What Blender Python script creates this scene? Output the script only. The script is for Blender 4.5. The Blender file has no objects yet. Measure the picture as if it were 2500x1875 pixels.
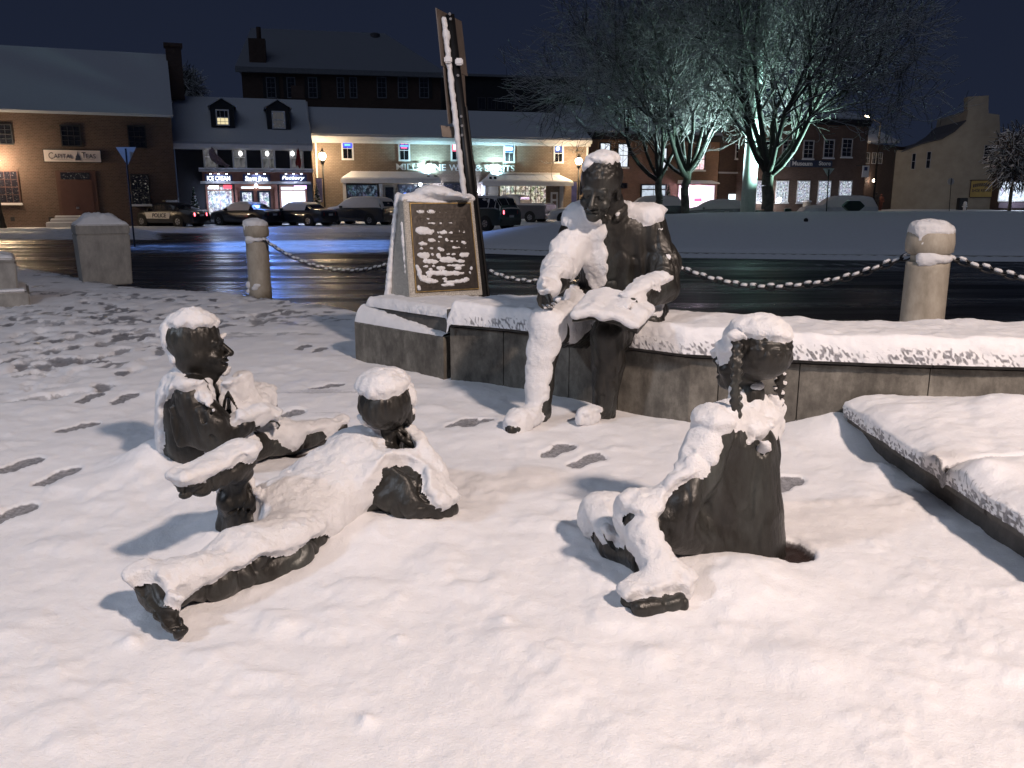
import bpy, math, random
import numpy as np
import openvdb as vdb
from mathutils import Vector, Matrix, Euler
random.seed(7); RS=np.random.RandomState(11)
SC=bpy.context.scene; COL=SC.collection

# ------------------------------------------------------------------ camera
CF=2050.; CP=math.radians(12.6); CH=1.25
cd=bpy.data.cameras.new('camera'); cam=bpy.data.objects.new('camera',cd); COL.objects.link(cam)
cd.sensor_width=36.; cd.lens=36.*CF/2500.; cd.clip_start=0.05; cd.clip_end=2000
cam.location=(0,0,CH); cam.rotation_euler=(math.radians(90)-CP,0,0); SC.camera=cam

# ------------------------------------------------------------------ sky, cloud glow, exposure
W=bpy.data.worlds.new("World"); SC.world=W; W.use_nodes=True
nt=W.node_tree; nt.nodes.clear()
o=nt.nodes.new('ShaderNodeOutputWorld'); bg=nt.nodes.new('ShaderNodeBackground')
tc=nt.nodes.new('ShaderNodeTexCoord'); sx=nt.nodes.new('ShaderNodeSeparateXYZ'); rp=nt.nodes.new('ShaderNodeValToRGB')
nt.links.new(tc.outputs['Generated'],sx.inputs[0]); nt.links.new(sx.outputs['Z'],rp.inputs[0]); nt.links.new(rp.outputs[0],bg.inputs[0]); nt.links.new(bg.outputs[0],o.inputs[0])
e=rp.color_ramp.elements; e[0].position=0.0; e[0].color=(.013,.018,.035,1); e[1].position=.5; e[1].color=(.007,.010,.024,1)
bg.inputs[1].default_value=1.0
sd=bpy.data.lights.new('cloud_glow','SUN'); sd.energy=.27; sd.angle=math.radians(60); sd.color=(.72,.82,1.0)
so=bpy.data.objects.new('cloud_glow',sd); COL.objects.link(so); so.rotation_euler=(math.radians(38),0,math.radians(-30))
V=SC.view_settings; SC.display_settings.display_device='sRGB'; V.view_transform='Standard'; V.look='None'; V.exposure=0; V.gamma=1; V.use_curve_mapping=False
SC.cycles.use_denoising=True; SC.cycles.max_bounces=6; SC.cycles.diffuse_bounces=3; SC.cycles.glossy_bounces=3; SC.cycles.transmission_bounces=4
SC.cycles.sample_clamp_indirect=4; SC.cycles.caustics_reflective=False; SC.cycles.caustics_refractive=False
LAMP=(4.1,-1.7,6.3)       # the plaza street lamp to the right of the photographer
def point(name,loc,watt,col,r=.05,parent=None,spot=None,aim=None,blend=.6):
    d=bpy.data.lights.new(name,'SPOT' if spot else 'POINT'); d.energy=watt; d.color=col; d.shadow_soft_size=r
    if spot: d.spot_size=math.radians(spot); d.spot_blend=blend
    ob=bpy.data.objects.new(name,d); COL.objects.link(ob); ob.location=loc
    if aim is not None: ob.rotation_euler=(Vector(aim)-Vector(loc)).to_track_quat('-Z','Y').to_euler()
    if parent: ob.parent=parent; ob.location=Vector(loc)-parent.location
    return ob

# ------------------------------------------------------------------ picture-to-place geometry
def ray(px,py):
    a=(px-1250)/CF; b=(937.5-py)/CF
    return np.array([a, math.cos(CP)+b*math.sin(CP), -math.sin(CP)+b*math.cos(CP)])
C0=np.array([0,0,CH])
def J(px,py,Y):
    r=ray(px,py); return C0+r*(Y/r[1])
def zg(y): return np.interp(y,[-50,11,22,56,90,130,500],[0,0,-.45,-.45,0.05,.35,.6])
def G(px,py,dz=0.):
    r=ray(px,py); s=.5
    for i in range(4000):
        p=C0+r*s
        if p[2]<=float(zg(p[1]))+dz: return p
        s*=1.004
    return p
def plane_hit(px,py,A,B):      # ray against the vertical plane through A and B
    r=ray(px,py); n=np.array([B[1]-A[1],-(B[0]-A[0]),0]); s=np.dot(np.array([A[0],A[1],0])-C0,n)/np.dot(r,n)
    return C0+r*s

# ------------------------------------------------------------------ noise
def vn(P,s,seed=0):
    P=np.asarray(P,np.float32)*s+seed*17.31+500.
    I=np.floor(P).astype(np.int64); f=(P-I).astype(np.float32); f=f*f*(3-2*f); I=I.astype(np.uint32)
    def h(dx,dy,dz):
        n=(I[...,0]+np.uint32(dx))*np.uint32(374761393)+(I[...,1]+np.uint32(dy))*np.uint32(668265263)+(I[...,2]+np.uint32(dz))*np.uint32(2147483647-58)
        n=(n^(n>>np.uint32(13)))*np.uint32(1274126177); n=n^(n>>np.uint32(16)); return (n&np.uint32(65535)).astype(np.float32)/65535.
    x,y,z=f[...,0],f[...,1],f[...,2]
    def L(a,b,t): return a+(b-a)*t
    return L(L(L(h(0,0,0),h(1,0,0),x),L(h(0,1,0),h(1,1,0),x),y),L(L(h(0,0,1),h(1,0,1),x),L(h(0,1,1),h(1,1,1),x),y),z)
def fbm(P,s,seed=0,o=3):
    r=0;a=1;t=0
    for i in range(o): r=r+a*vn(P,s*2.03**i,seed+i*3); t+=a; a*=.5
    return r/t
def ss(x,a,b): t=np.clip((x-a)/(b-a),0,1); return t*t*(3-2*t)

# ------------------------------------------------------------------ mesh helpers
def tag(o,label=None,cat=None,group=None,kind=None):
    if label: o['label']=label
    if cat: o['category']=cat
    if group: o['group']=group
    if kind: o['kind']=kind
    return o
def empty(name,loc,rz=0,**k):
    o=bpy.data.objects.new(name,None); COL.objects.link(o); o.location=[float(c) for c in loc]; o.rotation_euler=(0,0,rz); o.empty_display_size=.1
    return tag(o,**k)
def mesh_np(name,V_,F,m,parent=None,smooth=True,attrs=None):
    V_=np.asarray(V_,np.float32); me=bpy.data.meshes.new(name)
    me.vertices.add(len(V_)); me.vertices.foreach_set('co',V_.ravel())
    fl=[np.asarray(f,np.int32) for f in F if len(f)]
    n=sum(f.size for f in fl); me.loops.add(n); me.loops.foreach_set('vertex_index',np.concatenate([f.ravel() for f in fl]))
    cnt=np.concatenate([np.full(len(f),f.shape[1],np.int32) for f in fl]); st=np.concatenate([[0],np.cumsum(cnt)[:-1]]).astype(np.int32)
    me.polygons.add(len(cnt)); me.polygons.foreach_set('loop_start',st)
    me.update(calc_edges=True); me.validate()
    if attrs:
        for k,v in attrs.items():
            a=me.attributes.new(k,'FLOAT','POINT'); a.data.foreach_set('value',np.asarray(v,np.float32))
    if smooth: me.shade_smooth()
    if m: me.materials.append(m)
    o=bpy.data.objects.new(name,me); COL.objects.link(o)
    if parent: o.parent=parent; o.matrix_parent_inverse=Matrix.Translation(-parent.location) if PARENT_WORLD else Matrix()
    return o
PARENT_WORLD=True       # True: part meshes are given in world coordinates
class MB:
    def __init__(s): s.v=[]; s.f=[]
    def add(s,v,f):
        n=len(s.v); s.v+= [tuple(float(c) for c in p) for p in v]; s.f+=[tuple(n+i for i in q) for q in f]; return s
    def box(s,lo,hi,M=None):
        x0,y0,z0=lo; x1,y1,z1=hi
        v=[(x0,y0,z0),(x1,y0,z0),(x1,y1,z0),(x0,y1,z0),(x0,y0,z1),(x1,y0,z1),(x1,y1,z1),(x0,y1,z1)]
        if M is not None: v=[M@Vector(p) for p in v]
        return s.add(v,[(3,2,1,0),(4,5,6,7),(0,1,5,4),(1,2,6,5),(2,3,7,6),(3,0,4,7)])
    def hexa(s,b,t):
        return s.add(list(b)+list(t),[(3,2,1,0),(4,5,6,7),(0,1,5,4),(1,2,6,5),(2,3,7,6),(3,0,4,7)])
    def tube(s,a,b,ra,rb=None,n=8,caps=True):
        rb=ra if rb is None else rb; a=Vector(a);b=Vector(b); d=(b-a).normalized()
        u=d.orthogonal().normalized(); w=d.cross(u); v=[]
        for c,r in ((a,ra),(b,rb)):
            for i in range(n): t=2*math.pi*i/n; v.append(c+u*math.cos(t)*r+w*math.sin(t)*r)
        f=[(i,(i+1)%n,n+(i+1)%n,n+i) for i in range(n)]
        if caps: f+=[tuple(range(n-1,-1,-1)),tuple(range(n,2*n))]
        return s.add(v,f)
    def lathe(s,c,prof,n=20):
        v=[];f=[];c=Vector(c)
        for r,z in prof:
            for i in range(n): t=2*math.pi*i/n; v.append(c+Vector((r*math.cos(t),r*math.sin(t),z)))
        for k in range(len(prof)-1):
            for i in range(n): j=(i+1)%n; f.append((k*n+i,k*n+j,(k+1)*n+j,(k+1)*n+i))
        f.append(tuple(range(n-1,-1,-1))); f.append(tuple((len(prof)-1)*n+i for i in range(n)))
        return s.add(v,f)
    def prism(s,poly,off):      # poly: list of 3d points, off: extrusion vector
        n=len(poly); off=Vector(off); p=[Vector(q) for q in poly]
        return s.add(p+[q+off for q in p],[tuple(range(n)),tuple(range(2*n-1,n-1,-1))]+[(i+n,(i+1)%n+n,(i+1)%n,i) for i in range(n)])
    def build(s,name,m,parent=None,bevel=0,smooth=False,local=False,kind=None):
        me=bpy.data.meshes.new(name); me.from_pydata(s.v,[],s.f)
        import bmesh
        b=bmesh.new(); b.from_mesh(me); bmesh.ops.recalc_face_normals(b,faces=b.faces)
        if bevel: bmesh.ops.bevel(b,geom=b.edges[:],offset=bevel,segments=2,affect='EDGES',clamp_overlap=True)
        b.to_mesh(me); b.free()
        if smooth: me.shade_smooth(); 
        me.materials.append(m) if m else None
        o=bpy.data.objects.new(name,me); COL.objects.link(o)
        if parent:
            o.parent=parent
            if not local: o.matrix_parent_inverse=Matrix.Translation(-Vector(parent.location))
        if kind: o['kind']=kind
        return o

# ------------------------------------------------------------------ materials
def nodes(name):
    m=bpy.data.materials.new(name); m.use_nodes=True; n=m.node_tree; b=n.nodes['Principled BSDF']; return m,n,b
def noise_node(n,scale,detail=4,rough=.6,vec=None,stretch=None,coord='Object'):
    t=n.nodes.new('ShaderNodeTexCoord'); x=n.nodes.new('ShaderNodeTexNoise'); x.inputs['Scale'].default_value=scale; x.inputs['Detail'].default_value=detail; x.inputs['Roughness'].default_value=rough
    src=t.outputs[coord]
    if stretch:
        mp=n.nodes.new('ShaderNodeMapping'); mp.inputs['Scale'].default_value=stretch; n.links.new(src,mp.inputs[0]); src=mp.outputs[0]
    n.links.new(src,x.inputs['Vector']); return x
def ramp(n,src,stops):
    r=n.nodes.new('ShaderNodeValToRGB'); n.links.new(src,r.inputs[0]); el=r.color_ramp.elements
    while len(el)<len(stops): el.new(.5)
    for e_,(p,c) in zip(el,stops): e_.position=p; e_.color=(c[0],c[1],c[2],1) if len(c)>2 else (c[0],)*3+(1,)
    return r
def bump(n,b,src,strength,dist,prev=None):
    k=n.nodes.new('ShaderNodeBump'); k.inputs['Strength'].default_value=strength; k.inputs['Distance'].default_value=dist
    n.links.new(src,k.inputs['Height'])
    if prev: n.links.new(prev.outputs[0],k.inputs['Normal'])
    n.links.new(k.outputs[0],b.inputs['Normal']); return k
def M_plain(name,c,rough=.6,metal=0,var=.15,scale=8,bs=0,coat=0):
    m,n,b=nodes(name); x=noise_node(n,scale); r=ramp(n,x.outputs[0],[(.3,[q*(1-var) for q in c]),(.7,[min(1,q*(1+var)) for q in c])])
    n.links.new(r.outputs[0],b.inputs['Base Color']); b.inputs['Roughness'].default_value=rough; b.inputs['Metallic'].default_value=metal
    b.inputs['Coat Weight'].default_value=coat
    if bs: bump(n,b,x.outputs[0],bs,.02)
    return m
def M_emit(name,c,s,base=(.03,.03,.03)):
    m,n,b=nodes(name); b.inputs['Base Color'].default_value=(*base,1); b.inputs['Emission Color'].default_value=(*c,1); b.inputs['Emission Strength'].default_value=s; return m
def make_snow(name='snow',bare=False,col=(.82,.82,.84)):
    m,n,b=nodes(name)
    a=noise_node(n,9,5,.6); c=noise_node(n,140,4,.75); r=ramp(n,a.outputs[0],[(.3,[q*.93 for q in col]),(.7,col)])
    b.inputs['Roughness'].default_value=.62; b.inputs['Specular IOR Level'].default_value=.3
    b.inputs['Subsurface Weight'].default_value=.12; b.inputs['Subsurface Radius'].default_value=(.03,.035,.045); b.inputs['Subsurface Scale'].default_value=.5
    k=bump(n,b,a.outputs[0],.4,.02); k2=bump(n,b,c.outputs[0],.5 if bare else .95,.008,k)
    if bare:
        at=n.nodes.new('ShaderNodeAttribute'); at.attribute_name='bare'
        d=noise_node(n,60,4,.7)
        ad=n.nodes.new('ShaderNodeMath'); ad.operation='MULTIPLY_ADD'; n.links.new(d.outputs[0],ad.inputs[0]); ad.inputs[1].default_value=.5; ad.inputs[2].default_value=-.25
        a2=n.nodes.new('ShaderNodeMath'); a2.operation='ADD'; n.links.new(at.outputs['Fac'],a2.inputs[0]); n.links.new(ad.outputs[0],a2.inputs[1])
        st=ramp(n,a2.outputs[0],[(.35,(0,0,0)),(.62,(1,1,1))])
        dk=ramp(n,d.outputs[0],[(.35,(.14,.14,.145)),(.7,(.38,.38,.41))])
        # strongly bare ground is wet brown mulch and paving
        at2=n.nodes.new('ShaderNodeAttribute'); at2.attribute_name='dirt'
        m1=n.nodes.new('ShaderNodeMix'); m1.data_type='RGBA'; n.links.new(at2.outputs['Fac'],m1.inputs[0]); n.links.new(dk.outputs[0],m1.inputs[6]); m1.inputs[7].default_value=(.03,.02,.018,1)
        mx=n.nodes.new('ShaderNodeMix'); mx.data_type='RGBA'; n.links.new(st.outputs[0],mx.inputs[0]); n.links.new(r.outputs[0],mx.inputs[6]); n.links.new(m1.outputs[2],mx.inputs[7])
        n.links.new(mx.outputs[2],b.inputs['Base Color'])
        rr=n.nodes.new('ShaderNodeMapRange'); n.links.new(st.outputs[0],rr.inputs[0]); rr.inputs[3].default_value=.62; rr.inputs[4].default_value=.3; n.links.new(rr.outputs[0],b.inputs['Roughness'])
    else: n.links.new(r.outputs[0],b.inputs['Base Color'])
    return m
SNOW=make_snow('snow'); SNOWG=make_snow('snow_ground',True)
def make_bronze():
    m,n,b=nodes('bronze'); a=noise_node(n,5,6,.65,stretch=(1,1,.35)); c=noise_node(n,22,5,.7,stretch=(1,1,.2)); f=noise_node(n,90,3,.6)
    r=ramp(n,a.outputs[0],[(.3,(.013,.012,.010)),(.48,(.026,.024,.021)),(.6,(.042,.043,.039)),(.74,(.08,.086,.08))])
    n.links.new(r.outputs[0],b.inputs['Base Color']); b.inputs['Metallic'].default_value=.35
    q=n.nodes.new('ShaderNodeMapRange'); n.links.new(c.outputs[0],q.inputs[0]); q.inputs[1].default_value=.3; q.inputs[2].default_value=.75; q.inputs[3].default_value=.3; q.inputs[4].default_value=.6; n.links.new(q.outputs[0],b.inputs['Roughness'])
    b.inputs['Coat Weight'].default_value=.08; b.inputs['Coat Roughness'].default_value=.3
    k=bump(n,b,c.outputs[0],.5,.012); bump(n,b,f.outputs[0],.25,.003,k); return m
BRONZE=make_bronze()
def make_concrete(name,c0,c1,c2,streak=.3):
    m,n,b=nodes(name); a=noise_node(n,2.6,6,.72,stretch=(1,1,streak)); f=noise_node(n,120,3,.7); g=noise_node(n,9,5,.7,stretch=(1,1,.5))
    mx=n.nodes.new('ShaderNodeMath'); mx.operation='MULTIPLY_ADD'; n.links.new(g.outputs[0],mx.inputs[0]); mx.inputs[1].default_value=.5; ad=n.nodes.new('ShaderNodeMath'); ad.operation='MULTIPLY'; n.links.new(a.outputs[0],ad.inputs[0]); ad.inputs[1].default_value=.5; n.links.new(ad.outputs[0],mx.inputs[2])
    r=ramp(n,mx.outputs[0],[(.36,c0),(.5,c1),(.62,c2)]); n.links.new(r.outputs[0],b.inputs['Base Color']); b.inputs['Roughness'].default_value=.75
    k=bump(n,b,f.outputs[0],.35,.004); bump(n,b,g.outputs[0],.3,.01,k); return m
CONC=make_concrete('wall_concrete',(.045,.04,.034),(.12,.11,.093),(.22,.205,.175),1.)
CAPC=make_concrete('cap_granite',(.035,.033,.03),(.07,.065,.06),(.12,.11,.1),1)
BOLC=make_concrete('bollard_concrete',(.25,.22,.17),(.36,.32,.26),(.45,.41,.34),.5)
PLANC=make_concrete('planter_concrete',(.2,.19,.18),(.28,.27,.25),(.36,.34,.31),.5)
def make_granite():
    m,n,b=nodes('granite'); a=noise_node(n,150,3,.8); v=n.nodes.new('ShaderNodeTexVoronoi'); v.inputs['Scale'].default_value=170
    t=n.nodes.new('ShaderNodeTexCoord'); n.links.new(t.outputs['Object'],v.inputs['Vector'])
    r=ramp(n,v.outputs['Distance'],[(.15,(.18,.17,.155)),(.45,(.42,.395,.35)),(.8,(.6,.57,.51))]); r2=ramp(n,a.outputs[0],[(.35,(.35,.35,.35)),(.6,(1,1,1))])
    mx=n.nodes.new('ShaderNodeMix'); mx.data_type='RGBA'; mx.blend_type='MULTIPLY'; mx.inputs[0].default_value=.8; n.links.new(r.outputs[0],mx.inputs[6]); n.links.new(r2.outputs[0],mx.inputs[7]); n.links.new(mx.outputs[2],b.inputs['Base Color'])
    b.inputs['Roughness'].default_value=.55; bump(n,b,a.outputs[0],.2,.003); return m
GRAN=make_granite()
# ------------------------------------------------------------------ voxel sculpting
class Sculpt:
    def __init__(s,lo,hi,h):
        s.lo=np.array(lo,float); s.h=h; s.n=np.ceil((np.array(hi)-s.lo)/h).astype(int)+1
        s.ax=[(s.lo[i]+h*np.arange(s.n[i])).astype(np.float32) for i in range(3)]
        s.D=np.full(s.n,.15,np.float32)
    def _sl(s,lo,hi,m):
        r=[]
        for i in range(3):
            a=max(0,int((lo[i]-m-s.lo[i])/s.h)); b=min(s.n[i],int((hi[i]+m-s.lo[i])/s.h)+2)
            if b<=a: return None
            r.append(slice(a,b))
        return tuple(r)
    def put(s,f,lo,hi,k,op='u',A=None,m=None):
        A=s.D if A is None else A
        sl=s._sl(lo,hi,(.11 if m is None else m)+k)
        if sl is None: return
        X=s.ax[0][sl[0]][:,None,None];Y=s.ax[1][sl[1]][None,:,None];Z=s.ax[2][sl[2]][None,None,:]
        b=f(X,Y,Z); a=A[sl]
        if op=='s': a,b=-a,b
        k=max(k,1e-4); h=np.clip(.5+.5*(b-a)/k,0,1); r=b*(1-h)+a*h-k*h*(1-h)
        A[sl]=-r if op=='s' else r
    def cap(s,a,b,ra,rb=None,k=.02,op='u',A=None):
        rb=ra if rb is None else rb; a=np.asarray(a,float);b=np.asarray(b,float); d=b-a; L=max(d@d,1e-9)
        def f(X,Y,Z):
            t=np.clip(((X-a[0])*d[0]+(Y-a[1])*d[1]+(Z-a[2])*d[2])/L,0,1)
            return np.sqrt((X-a[0]-t*d[0])**2+(Y-a[1]-t*d[1])**2+(Z-a[2]-t*d[2])**2)-(ra+(rb-ra)*t)
        R=max(ra,rb); s.put(f,np.minimum(a,b)-R,np.maximum(a,b)+R,k,op,A)
    def chain(s,pts,rs,k=.02,op='u'):
        for i in range(len(pts)-1): s.cap(pts[i],pts[i+1],rs[i],rs[i+1],k,op)
    def ell(s,c,r,R=None,k=.02,op='u',A=None):
        c=np.asarray(c,float); R=np.eye(3) if R is None else np.asarray(R,float); r=np.asarray(r,float)
        def f(X,Y,Z):
            x,y,z=X-c[0],Y-c[1],Z-c[2]; k0=0;k1=0
            for i in range(3):
                q=x*R[i][0]+y*R[i][1]+z*R[i][2]; k0=k0+(q/r[i])**2; k1=k1+(q/r[i]**2)**2
            k0=np.sqrt(k0); return k0*(k0-1)/np.maximum(np.sqrt(k1),1e-6)
        m=r.max(); s.put(f,c-m,c+m,k,op,A)
    def box(s,c,hf,R=None,rd=.005,k=.01,op='u',A=None):
        c=np.asarray(c,float); R=np.eye(3) if R is None else np.asarray(R,float); hf=np.asarray(hf,float)-rd
        def f(X,Y,Z):
            x,y,z=X-c[0],Y-c[1],Z-c[2]; o=0;mx=None
            for i in range(3):
                q=np.abs(x*R[i][0]+y*R[i][1]+z*R[i][2])-hf[i]; o=o+np.maximum(q,0)**2; mx=q if mx is None else np.maximum(mx,q)
            return np.sqrt(o)+np.minimum(mx,0)-rd
        m=np.linalg.norm(hf+rd); s.put(f,c-m,c+m,k,op,A)
    def mesh(s,A=None):
        A=s.D if A is None else A; g=vdb.FloatGrid(.15); g.copyFromArray(np.ascontiguousarray(A))
        p,t,q=g.convertToPolygons(0.,0.); return p*s.h+s.lo,t,q
    def sample(s,A,P):
        I=(P-s.lo)/s.h; i0=np.clip(np.floor(I).astype(int),0,s.n-2); f=I-i0; r=0
        for dx in (0,1):
            for dy in (0,1):
                for dz in (0,1):
                    w=(f[:,0] if dx else 1-f[:,0])*(f[:,1] if dy else 1-f[:,1])*(f[:,2] if dz else 1-f[:,2])
                    r=r+w*A[i0[:,0]+dx,i0[:,1]+dy,i0[:,2]+dz]
        return r
    def body(s,name,m,parent,disp=None):
        p,t,q=s.mesh()
        if disp is not None:
            e=s.h; N=np.stack([s.sample(s.D,p+np.eye(3)[i]*e)-s.sample(s.D,p-np.eye(3)[i]*e) for i in range(3)],1); N/=np.linalg.norm(N,axis=1)[:,None]+1e-6
            p=p+N*disp(p,N)[:,None]
        return mesh_np(name,p,[t[:,::-1],q[:,::-1]],m,parent)
    def snow(s,name,parent,adds,cuts,tmax=.035,up=.45,noise=.5,seed=0,wind=None,tmin=.010,nsc=28,zlo=None):
        """snow lying on the sculpture: thickness follows upward faces, windward faces and the listed patches"""
        D=s.D; h=s.h; band=np.abs(D)<.085
        idx=np.argwhere(band); idx=idx[((idx>0)&(idx<s.n-1)).all(1)]
        P=(s.lo+idx*h).astype(np.float32); i,j,k=idx.T
        g=np.stack([D[i+1,j,k]-D[i-1,j,k],D[i,j+1,k]-D[i,j-1,k],D[i,j,k+1]-D[i,j,k-1]],1); g/=np.linalg.norm(g,axis=1)[:,None]+1e-6
        w=ss(g[:,2],up-.25,up+.25)
        if wind is not None: w=np.maximum(w,ss(g@np.asarray(wind[0],np.float32),wind[1]-.2,wind[1]+.2)*ss(P[:,2],wind[2]-.03,wind[2]+.03))
        def sdf(c,r): d=P-np.asarray(c[:3],np.float32); return np.linalg.norm(d,axis=1)-r
        for c,r,*o in adds:      # centre, radius, [weight]
            w=np.maximum(w,(o[0] if o else 1.)*ss(-sdf(c,r),-.015,.02))
        for c,r,*o in cuts:
            w=w*(1-ss(-sdf(c,r),-.02,.025))
        n1=fbm(P,nsc*1.5,seed,3)-.5; n2=vn(P,9,seed+9)-.5
        w=w+noise*(n1*1.5+n2*.7)*(w>.02)
        th=tmax*(.42+.58*ss(g[:,2],.05,.8)); T=-tmin+(th+tmin)*ss(w,.34,.9)*(1+.5*n2+.45*n1)
        S=np.where(D>0,np.float32(.15),np.float32(-.15)).astype(np.float32)
        S[i,j,k]=D[i,j,k]-T
        # settle downwards a little: soften the top surface
        for _ in range(1):
            S[1:-1]=(S[:-2]+2*S[1:-1]+S[2:])/4; S[:,1:-1]=(S[:,:-2]+2*S[:,1:-1]+S[:,2:])/4; S[:,:,1:-1]=(S[:,:,:-2]+2*S[:,:,1:-1]+S[:,:,2:])/4
        p,t,q=s.mesh(S)
        # keep only the faces that stand outside the bronze
        out=s.sample(D,p)>-.006
        p2=p+ (fbm(p,75,seed+5,2)-.5)[:,None]*np.array([.004,.004,.009])
        t=t[out[t].any(1)] if len(t) else t; q=q[out[q].any(1)]
        used=np.zeros(len(p),bool); used[t.ravel()]=True; used[q.ravel()]=True; mp=np.cumsum(used)-1
        return mesh_np(name,p2[used],[mp[t[:,::-1]] if len(t) else t,mp[q[:,::-1]]],SNOW,parent)
def frame(f,u):
    f=np.asarray(f,float); f/=np.linalg.norm(f); u=np.asarray(u,float); r=np.cross(f,u); r/=np.linalg.norm(r); u=np.cross(r,f); return np.array([r,f,u])   # rows: right, forward, up
def head(S,c,f,u,s=1.,ears=True,face=True,hair=1.):
    """a head of total height about .24*s: cranium, jaw, brow, sockets, eyes, nose, lips, chin, ears, cap of hair"""
    R=frame(f,u); L=lambda x,y,z: np.asarray(c)+ (R.T@np.array([x,y,z]))*s
    S.ell(L(0,-.012,.03),np.array([.078,.098,.088])*s,R,.02)
    S.ell(L(0,.032,-.045),np.array([.056,.062,.082])*s,R,.03)
    S.ell(L(0,.07,-.1),np.array([.028,.025,.024])*s,R,.02)
    if hair>0: S.ell(L(0,-.022,.045),np.array([.086,.1,.086])*s*hair,R,.012)
    if face:
        S.cap(L(-.042,.078,.012),L(.042,.078,.012),.014*s,None,.014)
        for q in (-1,1):
            S.ell(L(q*.031,.1,-.01),np.array([.018,.02,.013])*s,R,.012,'s')
            S.ell(L(q*.031,.078,-.01),np.array([.015,.013,.011])*s,R,.003)
            S.cap(L(q*.017,.091,.001),L(q*.047,.08,.001),.005*s,None,.004)
            S.ell(L(q*.042,.06,-.045),np.array([.022,.024,.02])*s,R,.018)
            S.cap(L(q*.022,.098,-.044),L(q*.035,.088,-.07),.0035*s,None,.008)
        S.cap(L(0,.088,.006),L(0,.117,-.04),.009*s,.015*s,.009)
        for q in (-1,1): S.ell(L(q*.014,.104,-.045),np.array([.01,.011,.009])*s,R,.005)
        S.cap(L(-.022,.09,-.07),L(.022,.09,-.07),.0075*s,None,.006); S.cap(L(0,.097,-.07),L(0,.097,-.072),.009*s,None,.006)
        S.cap(L(-.019,.088,-.087),L(.019,.088,-.087),.0085*s,None,.006)
        S.box(L(0,.103,-.078),np.array([.025,.016,.0035])*s,R,.002*s,.004,'s')
    if ears:
        for q in (-1,1):
            S.ell(L(q*.082,-.005,-.012),np.array([.01,.02,.032])*s,R,.006); S.ell(L(q*.091,.002,-.01),np.array([.006,.01,.018])*s,R,.005,'s')
    return L,R
def hand(S,w,d,n,s=1.,curl=.5,side=1,spread=.25,thumb=None,k=.006):
    """palm and five fingers. w wrist, d direction of the fingers, n back of the hand"""
    R=frame(d,n); L=lambda x,y,z: np.asarray(w)+(R.T@np.array([x,y,z]))*s
    S.ell(L(0,.045,0),np.array([.04,.05,.02])*s,R,.014)
    ln=[.068,.08,.074,.058]
    for i in range(4):
        x=(-.03+.02*i)*side; a=L(x,.082,0); th=curl*1.1; t2=curl*2.3
        b=L(x*(1+spread*.6),.082+ln[i]*.5*math.cos(th),-ln[i]*.5*math.sin(th)); cc=L(x*(1+spread),.082+ln[i]*(.5*math.cos(th)+.45*math.cos(t2)),-ln[i]*(.5*math.sin(th)+.45*math.sin(t2)))
        S.cap(a,b,.0115*s,.010*s,k); S.cap(b,cc,.010*s,.0085*s,.004)
    tb=thumb or ((-.062,.06,-.012),(-.06,.1,-.02))
    S.cap(L(-.03*side,.02,-.005),L(tb[0][0]*side,*tb[0][1:]),.015*s,.0125*s,.01); S.cap(L(tb[0][0]*side,*tb[0][1:]),L(tb[1][0]*side,*tb[1][1:]),.012*s,.010*s,.005)
def cloth(P,N,seed,a=.005,zs=.35):
    Q=P*np.array([1,1,zs]); w=vn(P,6,seed)*2.2
    r=np.abs(vn(Q+w[:,None]*.06,17,seed+1)-.5)*2
    r2=np.abs(vn(Q*np.array([1,1,.8])+w[:,None]*.05,9,seed+6)-.5)*2; return -a*(1-r)**3*1.6-a*1.3*(1-r2)**5+a*.9*(fbm(Q,11,seed+2,3)-.5)*2+.0009*(vn(P,110,seed+4)-.5)*2

VX=.0065
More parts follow.
